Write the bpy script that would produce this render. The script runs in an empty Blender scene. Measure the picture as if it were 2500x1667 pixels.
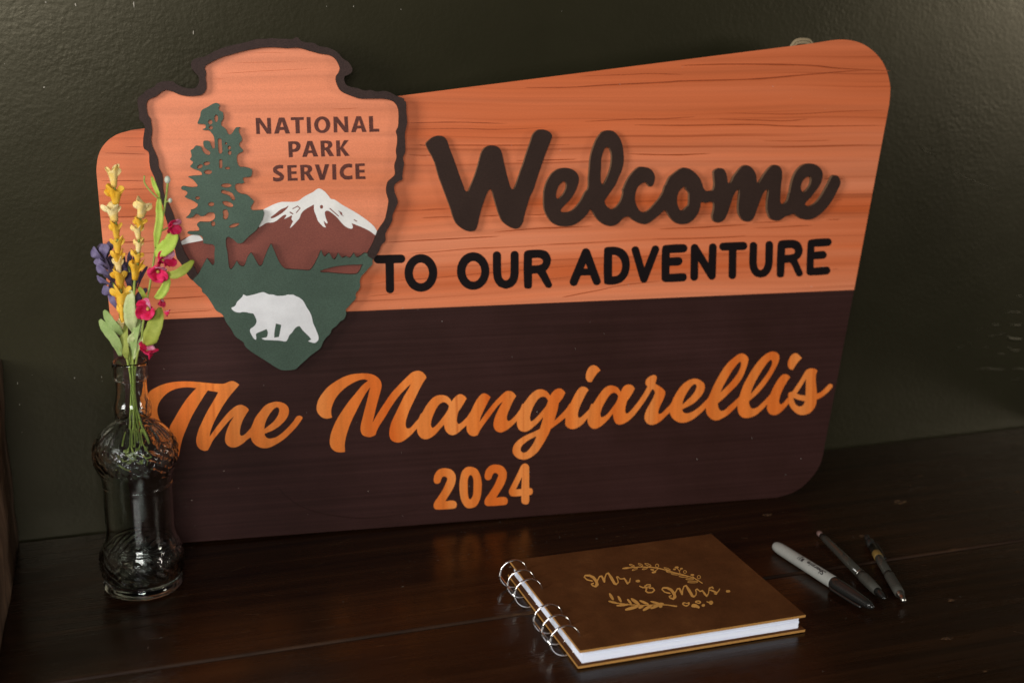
import bpy, bmesh, math, random
from mathutils import Vector, Matrix, noise
from mathutils.geometry import tessellate_polygon

sc = bpy.context.scene
C = sc.collection
random.seed(7)

# ------------------------------------------------------------------ camera
cam = bpy.data.cameras.new('camera')
cam.sensor_width = 36.0
cam.lens = 46.56
cam.clip_start = 0.02
cam.clip_end = 60.0
cam.dof.use_dof = True
cam.dof.focus_distance = 1.21
cam.dof.aperture_fstop = 4.0
cam_ob = bpy.data.objects.new('camera', cam)
C.objects.link(cam_ob)
cam_ob.matrix_world = Matrix(((0.945522, 0.073831, -0.317077, 0.0),
                              (-0.325127, 0.264356, -0.907969, 0.0),
                              (0.016785, 0.961595, 0.273959, 0.555),
                              (0, 0, 0, 1)))
sc.camera = cam_ob

# ------------------------------------------------------------------ light: an indoor corner lit by two windows
world = bpy.data.worlds.new('World')
sc.world = world
world.use_nodes = True
bg = world.node_tree.nodes['Background']
bg.inputs[0].default_value = (0.9, 0.82, 0.75, 1)
bg.inputs[1].default_value = 0.045


def area(name, loc, look, sx, sy, power, color):
    l = bpy.data.lights.new(name, 'AREA')
    l.shape = 'RECTANGLE'
    l.size, l.size_y = sx, sy
    l.energy = power
    l.color = color
    o = bpy.data.objects.new(name, l)
    C.objects.link(o)
    o.location = loc
    o.rotation_euler = (Vector(look) - Vector(loc)).to_track_quat('-Z', 'Y').to_euler()
    return o


area('window_light_left', (-1.6, 0.25, 0.78), (0.3, 1.25, 0.3), 0.75, 0.85, 38.0, (1.0, 0.98, 0.94))
area('window_light_front', (-0.30, -0.75, 0.88), (0.4, 1.25, 0.25), 0.7, 0.6, 23.5, (1.0, 0.985, 0.95))
area('window_light_right', (3.75, -1.25, 0.76), (0.5, 1.25, 0.3), 0.8, 0.8, 32.0, (1.0, 0.92, 0.80))

sc.view_settings.view_transform = 'Standard'
sc.view_settings.look = 'None'
sc.view_settings.exposure = 0.0
sc.view_settings.gamma = 1.0
sc.view_settings.use_curve_mapping = False
sc.cycles.use_denoising = True
sc.cycles.max_bounces = 9
sc.cycles.transmission_bounces = 9
sc.cycles.transparent_max_bounces = 12
sc.cycles.caustics_reflective = False
sc.cycles.caustics_refractive = True
sc.cycles.blur_glossy = 0.5
sc.cycles.sample_clamp_indirect = 4.0

# ------------------------------------------------------------------ outlines (0.1 mm units on the sign's own plane)
ART = {
    'board': '-3571,3620 -3571,3648 -3569,3676 -3565,3704 -3560,3732 -3554,3760 -3546,3787 -3538,3807 -3530,3827 -3519,3846 -3508,3864 -3495,3881 -3481,3897 -3466,3913 -3450,3928 -3433,3942 -3414,3954 -3396,3965 -3377,3976 -3354,3985 -3332,3993 -3309,3999 -3285,4005 -3262,4011 -3239,4018 3587,4826 3640,4834 3692,4842 3745,4850 3797,4857 3850,4862 3904,4863 3946,4861 3989,4856 4031,4849 4073,4840 4114,4827 4153,4811 4194,4789 4233,4765 4270,4738 4304,4708 4336,4676 4365,4642 4390,4606 4411,4568 4429,4528 4444,4487 4456,4446 4466,4404 4472,4369 4473,4334 4472,4299 4470,4263 4468,4228 4466,4193 3874,592 3866,549 3860,505 3853,462 3846,418 3835,376 3821,335 3805,302 3787,270 3766,240 3743,211 3719,184 3693,157 3669,134 3643,112 3616,92 3587,73 3558,56 3527,41 3496,29 3463,20 3429,12 3396,6 3362,0 3328,-8 -2974,12 -3026,14 -3079,14 -3131,14 -3183,16 -3234,24 -3283,40 -3311,57 -3336,80 -3358,107 -3377,138 -3394,170 -3409,201 -3423,237 -3434,274 -3441,312 -3448,350 -3454,388 -3462,426 -3482,979 -3502,1524 -3522,2060 -3540,2588 -3557,3108',
    'split': '-3512,2237 4137,2242',
    'welcome': '647,3981 634,3977 615,3967 595,3948 579,3926 573,3911 558,3863 523,3770 483,3650 453,3573 404,3436 394,3414 388,3404 381,3399 373,3397 366,3399 361,3401 352,3413 344,3431 336,3456 306,3565 266,3748 259,3771 251,3788 245,3797 233,3810 223,3817 211,3823 191,3829 173,3831 149,3831 141,3830 121,3824 103,3816 90,3806 78,3793 66,3773 55,3750 19,3623 -6,3549 -23,3505 -54,3437 -70,3398 -80,3388 -88,3385 -93,3385 -101,3388 -106,3391 -113,3402 -122,3429 -170,3562 -220,3710 -259,3810 -280,3878 -288,3894 -298,3907 -313,3921 -320,3925 -334,3930 -351,3933 -367,3933 -382,3931 -406,3924 -420,3919 -433,3912 -452,3898 -483,3870 -488,3863 -490,3854 -487,3838 -465,3793 -436,3742 -423,3714 -407,3679 -396,3643 -376,3563 -364,3523 -269,3262 -254,3218 -240,3166 -229,3132 -220,3110 -204,3080 -187,3060 -169,3043 -143,3024 -127,3014 -100,3002 -76,2995 -60,2994 -34,2998 -19,3003 -9,3012 0,3025 5,3038 17,3078 25,3118 44,3188 55,3225 95,3333 108,3364 118,3383 132,3401 139,3405 144,3407 152,3405 157,3400 167,3381 199,3258 224,3175 246,3118 255,3100 267,3083 289,3061 325,3035 348,3023 378,3011 396,3007 415,3010 435,3020 449,3032 463,3052 475,3080 479,3096 484,3123 496,3166 538,3299 551,3331 578,3383 591,3413 626,3520 696,3714 712,3755 766,3881 773,3903 774,3919 770,3933 760,3946 749,3956 738,3963 719,3972 693,3980 679,3981|1355,3965 1334,3962 1318,3958 1301,3951 1289,3943 1277,3931 1254,3902 1240,3880 1227,3854 1209,3813 1193,3769 1182,3729 1173,3686 1170,3660 1167,3607 1158,3512 1157,3494 1157,3424 1156,3411 1150,3388 1145,3375 1129,3362 1116,3346 1086,3287 1065,3256 1029,3210 1006,3189 982,3173 969,3167 949,3160 925,3157 899,3157 879,3160 870,3164 866,3168 863,3172 863,3177 868,3192 885,3212 936,3259 962,3286 980,3307 1004,3344 1027,3390 1038,3416 1046,3443 1051,3465 1053,3488 1051,3507 1046,3523 1039,3537 1027,3553 1009,3569 987,3583 970,3590 949,3596 924,3600 902,3600 881,3598 860,3595 839,3588 821,3580 793,3561 773,3543 763,3531 747,3508 732,3483 720,3459 709,3429 700,3398 693,3363 691,3300 691,3249 694,3211 698,3189 709,3158 722,3131 746,3092 764,3070 777,3059 797,3045 828,3030 849,3024 868,3020 893,3017 919,3016 942,3018 960,3021 988,3027 1021,3040 1046,3054 1069,3071 1098,3093 1126,3119 1146,3145 1167,3180 1171,3184 1182,3176 1198,3160 1206,3149 1230,3106 1252,3079 1269,3061 1292,3042 1320,3026 1342,3016 1367,3009 1380,3007 1403,3008 1426,3013 1445,3020 1464,3030 1482,3044 1508,3075 1519,3086 1532,3092 1549,3098 1562,3104 1570,3100 1583,3097 1593,3093 1622,3066 1634,3058 1669,3039 1690,3030 1715,3021 1742,3016 1758,3017 1773,3020 1787,3025 1808,3036 1856,3067 1897,3100 1948,3145 1958,3152 1966,3153 1973,3153 1976,3151 1996,3128 2016,3093 2028,3076 2057,3045 2078,3028 2096,3018 2121,3009 2144,3005 2176,3006 2210,3012 2226,3017 2244,3025 2270,3043 2287,3059 2303,3077 2323,3106 2338,3137 2352,3191 2354,3217 2360,3227 2366,3229 2381,3229 2396,3219 2408,3218 2446,3227 2462,3229 2467,3229 2481,3222 2488,3226 2490,3225 2499,3215 2504,3200 2505,3171 2502,3147 2488,3084 2489,3061 2494,3045 2505,3028 2514,3021 2525,3015 2537,3011 2561,3012 2580,3018 2601,3029 2614,3039 2627,3056 2638,3077 2652,3108 2683,3200 2707,3275 2716,3296 2730,3318 2745,3337 2754,3345 2764,3349 2770,3347 2775,3342 2779,3332 2780,3321 2781,3305 2771,3201 2770,3166 2772,3131 2776,3107 2785,3080 2793,3066 2802,3053 2822,3032 2836,3022 2845,3018 2863,3013 2874,3012 2887,3012 2897,3014 2909,3019 2921,3026 2932,3035 2938,3042 2949,3061 2959,3084 2980,3147 3029,3279 3043,3305 3061,3328 3074,3338 3085,3343 3093,3340 3097,3338 3102,3333 3103,3326 3104,3311 3096,3250 3091,3196 3091,3151 3094,3130 3101,3102 3117,3063 3123,3051 3132,3040 3145,3029 3160,3021 3187,3014 3204,3012 3232,3016 3242,3020 3254,3026 3301,3057 3316,3062 3348,3069 3374,3077 3385,3081 3395,3088 3398,3086 3413,3070 3431,3056 3456,3039 3469,3032 3498,3022 3528,3015 3546,3014 3569,3014 3597,3019 3619,3026 3635,3033 3663,3048 3691,3067 3719,3089 3765,3134 3800,3176 3821,3206 3843,3242 3904,3359 3912,3383 3913,3402 3909,3419 3902,3435 3891,3451 3881,3460 3873,3466 3856,3472 3845,3474 3830,3470 3818,3461 3808,3448 3761,3357 3715,3278 3688,3239 3657,3203 3639,3188 3623,3176 3607,3168 3591,3161 3574,3157 3555,3155 3536,3158 3529,3161 3522,3166 3516,3176 3516,3182 3519,3190 3535,3208 3564,3233 3581,3250 3661,3348 3675,3369 3685,3389 3698,3424 3704,3450 3707,3478 3705,3494 3701,3511 3696,3522 3687,3537 3665,3560 3637,3579 3617,3587 3600,3593 3573,3599 3557,3600 3527,3598 3498,3591 3468,3577 3456,3569 3438,3554 3414,3528 3400,3506 3381,3468 3366,3424 3353,3365 3343,3302 3342,3298 3337,3297 3335,3293 3334,3272 3327,3251 3324,3230 3311,3209 3296,3195 3281,3186 3262,3183 3251,3185 3244,3190 3239,3200 3235,3213 3234,3263 3236,3294 3238,3360 3240,3392 3247,3439 3248,3468 3247,3510 3245,3521 3240,3540 3228,3561 3213,3576 3195,3586 3175,3591 3153,3590 3138,3585 3114,3569 3085,3539 3063,3512 3030,3465 3008,3430 3000,3415 2996,3410 2989,3406 2978,3408 2974,3411 2970,3418 2966,3430 2957,3490 2952,3505 2941,3527 2924,3550 2904,3570 2892,3578 2870,3589 2852,3594 2833,3593 2814,3586 2794,3574 2778,3559 2726,3496 2713,3477 2696,3442 2686,3425 2677,3415 2669,3412 2661,3412 2654,3414 2649,3420 2645,3426 2635,3483 2630,3505 2621,3527 2607,3548 2593,3560 2584,3565 2571,3568 2558,3570 2535,3565 2521,3559 2507,3551 2497,3541 2491,3530 2493,3502 2503,3425 2504,3397 2503,3385 2496,3358 2489,3345 2482,3339 2472,3340 2445,3335 2425,3336 2411,3340 2401,3346 2392,3355 2378,3376 2366,3418 2345,3460 2323,3491 2304,3512 2292,3523 2269,3541 2229,3567 2193,3578 2180,3580 2168,3581 2146,3575 2117,3561 2069,3528 2024,3494 2016,3487 2004,3469 1977,3408 1971,3404 1965,3396 1946,3333 1919,3288 1897,3258 1821,3178 1798,3158 1782,3147 1764,3139 1750,3136 1734,3136 1725,3138 1711,3143 1703,3149 1690,3161 1677,3179 1665,3201 1653,3233 1644,3271 1644,3300 1649,3331 1663,3377 1671,3392 1676,3400 1689,3413 1725,3435 1743,3442 1757,3441 1770,3433 1781,3421 1797,3397 1810,3396 1818,3398 1827,3404 1836,3413 1845,3432 1853,3460 1855,3487 1852,3507 1844,3528 1830,3551 1811,3570 1789,3583 1771,3589 1739,3596 1711,3598 1694,3595 1683,3591 1667,3582 1655,3573 1622,3544 1588,3502 1569,3474 1553,3444 1540,3417 1527,3383 1521,3379 1519,3375 1518,3360 1520,3341 1519,3331 1508,3284 1501,3267 1492,3250 1466,3214 1446,3194 1429,3183 1417,3178 1406,3176 1394,3176 1382,3181 1372,3187 1353,3202 1339,3216 1332,3226 1325,3241 1323,3253 1325,3264 1327,3272 1333,3282 1417,3395 1437,3424 1448,3444 1469,3498 1494,3544 1508,3587 1516,3618 1521,3658 1522,3704 1517,3756 1506,3817 1493,3855 1484,3874 1472,3895 1445,3928 1429,3943 1416,3952 1400,3959 1388,3963 1374,3965|1342,3801 1351,3801 1355,3800 1362,3797 1369,3792 1378,3781 1385,3767 1392,3747 1397,3722 1398,3703 1397,3668 1394,3638 1388,3602 1381,3577 1369,3538 1357,3508 1340,3471 1321,3438 1311,3422 1309,3422 1300,3429 1286,3443 1283,3452 1280,3464 1279,3480 1280,3534 1283,3586 1284,3670 1288,3695 1293,3717 1309,3765 1316,3780 1325,3791 1335,3798|3548,3467 3556,3468 3565,3465 3574,3456 3579,3446 3582,3427 3580,3409 3576,3392 3565,3365 3546,3338 3523,3314 3500,3296 3496,3294 3476,3315 3471,3322 3465,3337 3462,3350 3462,3359 3466,3383 3474,3406 3480,3418 3488,3430 3500,3443 3511,3452 3521,3458|891,3468 902,3468 912,3463 920,3454 925,3442 927,3429 927,3418 923,3397 917,3382 904,3355 890,3334 880,3322 851,3296 846,3293 828,3299 823,3302 818,3306 814,3322 814,3335 816,3352 825,3383 836,3411 845,3427 851,3436 870,3455 882,3464|2175,3389 2183,3389 2188,3385 2192,3378 2192,3369 2195,3359 2200,3353 2221,3334 2228,3320 2231,3303 2230,3223 2225,3196 2219,3188 2200,3175 2181,3155 2173,3148 2161,3144 2146,3145 2137,3147 2129,3152 2123,3158 2116,3171 2106,3196 2098,3227 2095,3242 2095,3270 2101,3304 2107,3322 2114,3338 2126,3353 2143,3370 2165,3385',
    'the': '-2436,1606 -2451,1603 -2466,1599 -2483,1591 -2496,1586 -2510,1584 -2521,1583 -2589,1588 -2748,1613 -2828,1623 -2910,1628 -2943,1628 -2988,1625 -3022,1621 -3055,1615 -3093,1604 -3114,1597 -3147,1582 -3181,1564 -3199,1552 -3210,1541 -3220,1527 -3232,1503 -3243,1472 -3252,1439 -3257,1403 -3259,1369 -3258,1348 -3255,1320 -3250,1301 -3244,1282 -3231,1259 -3221,1247 -3207,1235 -3190,1226 -3175,1221 -3158,1220 -3150,1221 -3141,1226 -3122,1241 -3121,1243 -3138,1286 -3142,1305 -3145,1325 -3147,1348 -3146,1366 -3143,1382 -3138,1400 -3128,1426 -3118,1442 -3107,1459 -3084,1486 -3062,1507 -3042,1522 -3027,1532 -2997,1546 -2967,1557 -2937,1563 -2908,1567 -2874,1568 -2831,1565 -2780,1557 -2772,1556 -2771,1554 -2812,1514 -2837,1487 -2862,1460 -2888,1424 -2917,1384 -2953,1330 -2997,1256 -3026,1213 -3035,1194 -3053,1147 -3066,1104 -3077,1057 -3083,1017 -3084,986 -3081,970 -3077,954 -3068,933 -3061,923 -3051,910 -3034,897 -3018,890 -3009,888 -2989,887 -2979,890 -2967,896 -2961,928 -2949,982 -2932,1042 -2922,1073 -2907,1110 -2848,1237 -2822,1287 -2786,1346 -2702,1474 -2665,1525 -2573,1504 -2569,1502 -2568,1500 -2593,1454 -2668,1337 -2699,1283 -2753,1178 -2768,1146 -2781,1108 -2792,1068 -2796,1045 -2797,1024 -2794,998 -2789,981 -2779,963 -2765,947 -2749,937 -2738,932 -2721,927 -2713,927 -2695,929 -2692,930 -2673,962 -2644,1018 -2624,1045 -2530,1154 -2483,1206 -2466,1222 -2427,1255 -2427,1254 -2428,1252 -2445,1227 -2468,1192 -2496,1133 -2509,1098 -2515,1079 -2520,1055 -2523,1033 -2523,1024 -2522,1006 -2517,990 -2509,977 -2500,966 -2488,957 -2477,950 -2459,944 -2440,942 -2424,944 -2405,949 -2385,958 -2349,980 -2311,1013 -2278,1034 -2276,1031 -2266,999 -2258,982 -2238,958 -2217,940 -2191,926 -2166,918 -2136,914 -2119,915 -2102,919 -2075,927 -2031,948 -1998,966 -1957,992 -1929,1014 -1889,1050 -1864,1074 -1832,1107 -1815,1127 -1774,1182 -1769,1191 -1767,1197 -1767,1203 -1770,1208 -1780,1217 -1794,1222 -1810,1221 -1820,1216 -1830,1208 -1855,1170 -1882,1140 -1908,1113 -1942,1081 -1962,1065 -1987,1045 -2011,1030 -2031,1020 -2048,1015 -2067,1011 -2087,1009 -2103,1011 -2114,1015 -2123,1021 -2131,1030 -2139,1043 -2141,1058 -2140,1061 -2084,1081 -2052,1094 -2010,1118 -1984,1137 -1954,1164 -1933,1188 -1914,1214 -1908,1227 -1901,1244 -1896,1271 -1897,1295 -1900,1305 -1906,1319 -1913,1329 -1925,1343 -1938,1353 -1949,1359 -1974,1370 -2006,1376 -2032,1376 -2056,1372 -2091,1362 -2117,1349 -2136,1334 -2149,1321 -2194,1268 -2218,1238 -2233,1211 -2265,1139 -2275,1122 -2322,1075 -2337,1063 -2346,1057 -2354,1055 -2366,1055 -2371,1059 -2376,1064 -2379,1079 -2377,1112 -2372,1135 -2366,1157 -2353,1192 -2333,1232 -2306,1274 -2285,1303 -2282,1309 -2288,1322 -2297,1332 -2318,1349 -2342,1362 -2351,1365 -2366,1365 -2381,1363 -2397,1358 -2423,1344 -2454,1320 -2480,1296 -2525,1247 -2560,1206 -2591,1168 -2665,1070 -2667,1068 -2668,1069 -2666,1085 -2661,1107 -2651,1137 -2633,1179 -2614,1218 -2587,1268 -2552,1327 -2522,1373 -2469,1446 -2436,1485 -2398,1526 -2365,1563 -2366,1566 -2371,1573 -2391,1589 -2407,1598 -2418,1603|-2015,1319 -2004,1319 -1999,1316 -1992,1307 -1990,1294 -1990,1282 -1995,1261 -1999,1249 -2009,1230 -2032,1197 -2048,1179 -2061,1167 -2102,1136 -2139,1110 -2142,1109 -2139,1135 -2133,1160 -2119,1197 -2103,1228 -2080,1262 -2050,1297 -2034,1310 -2023,1317',
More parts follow.
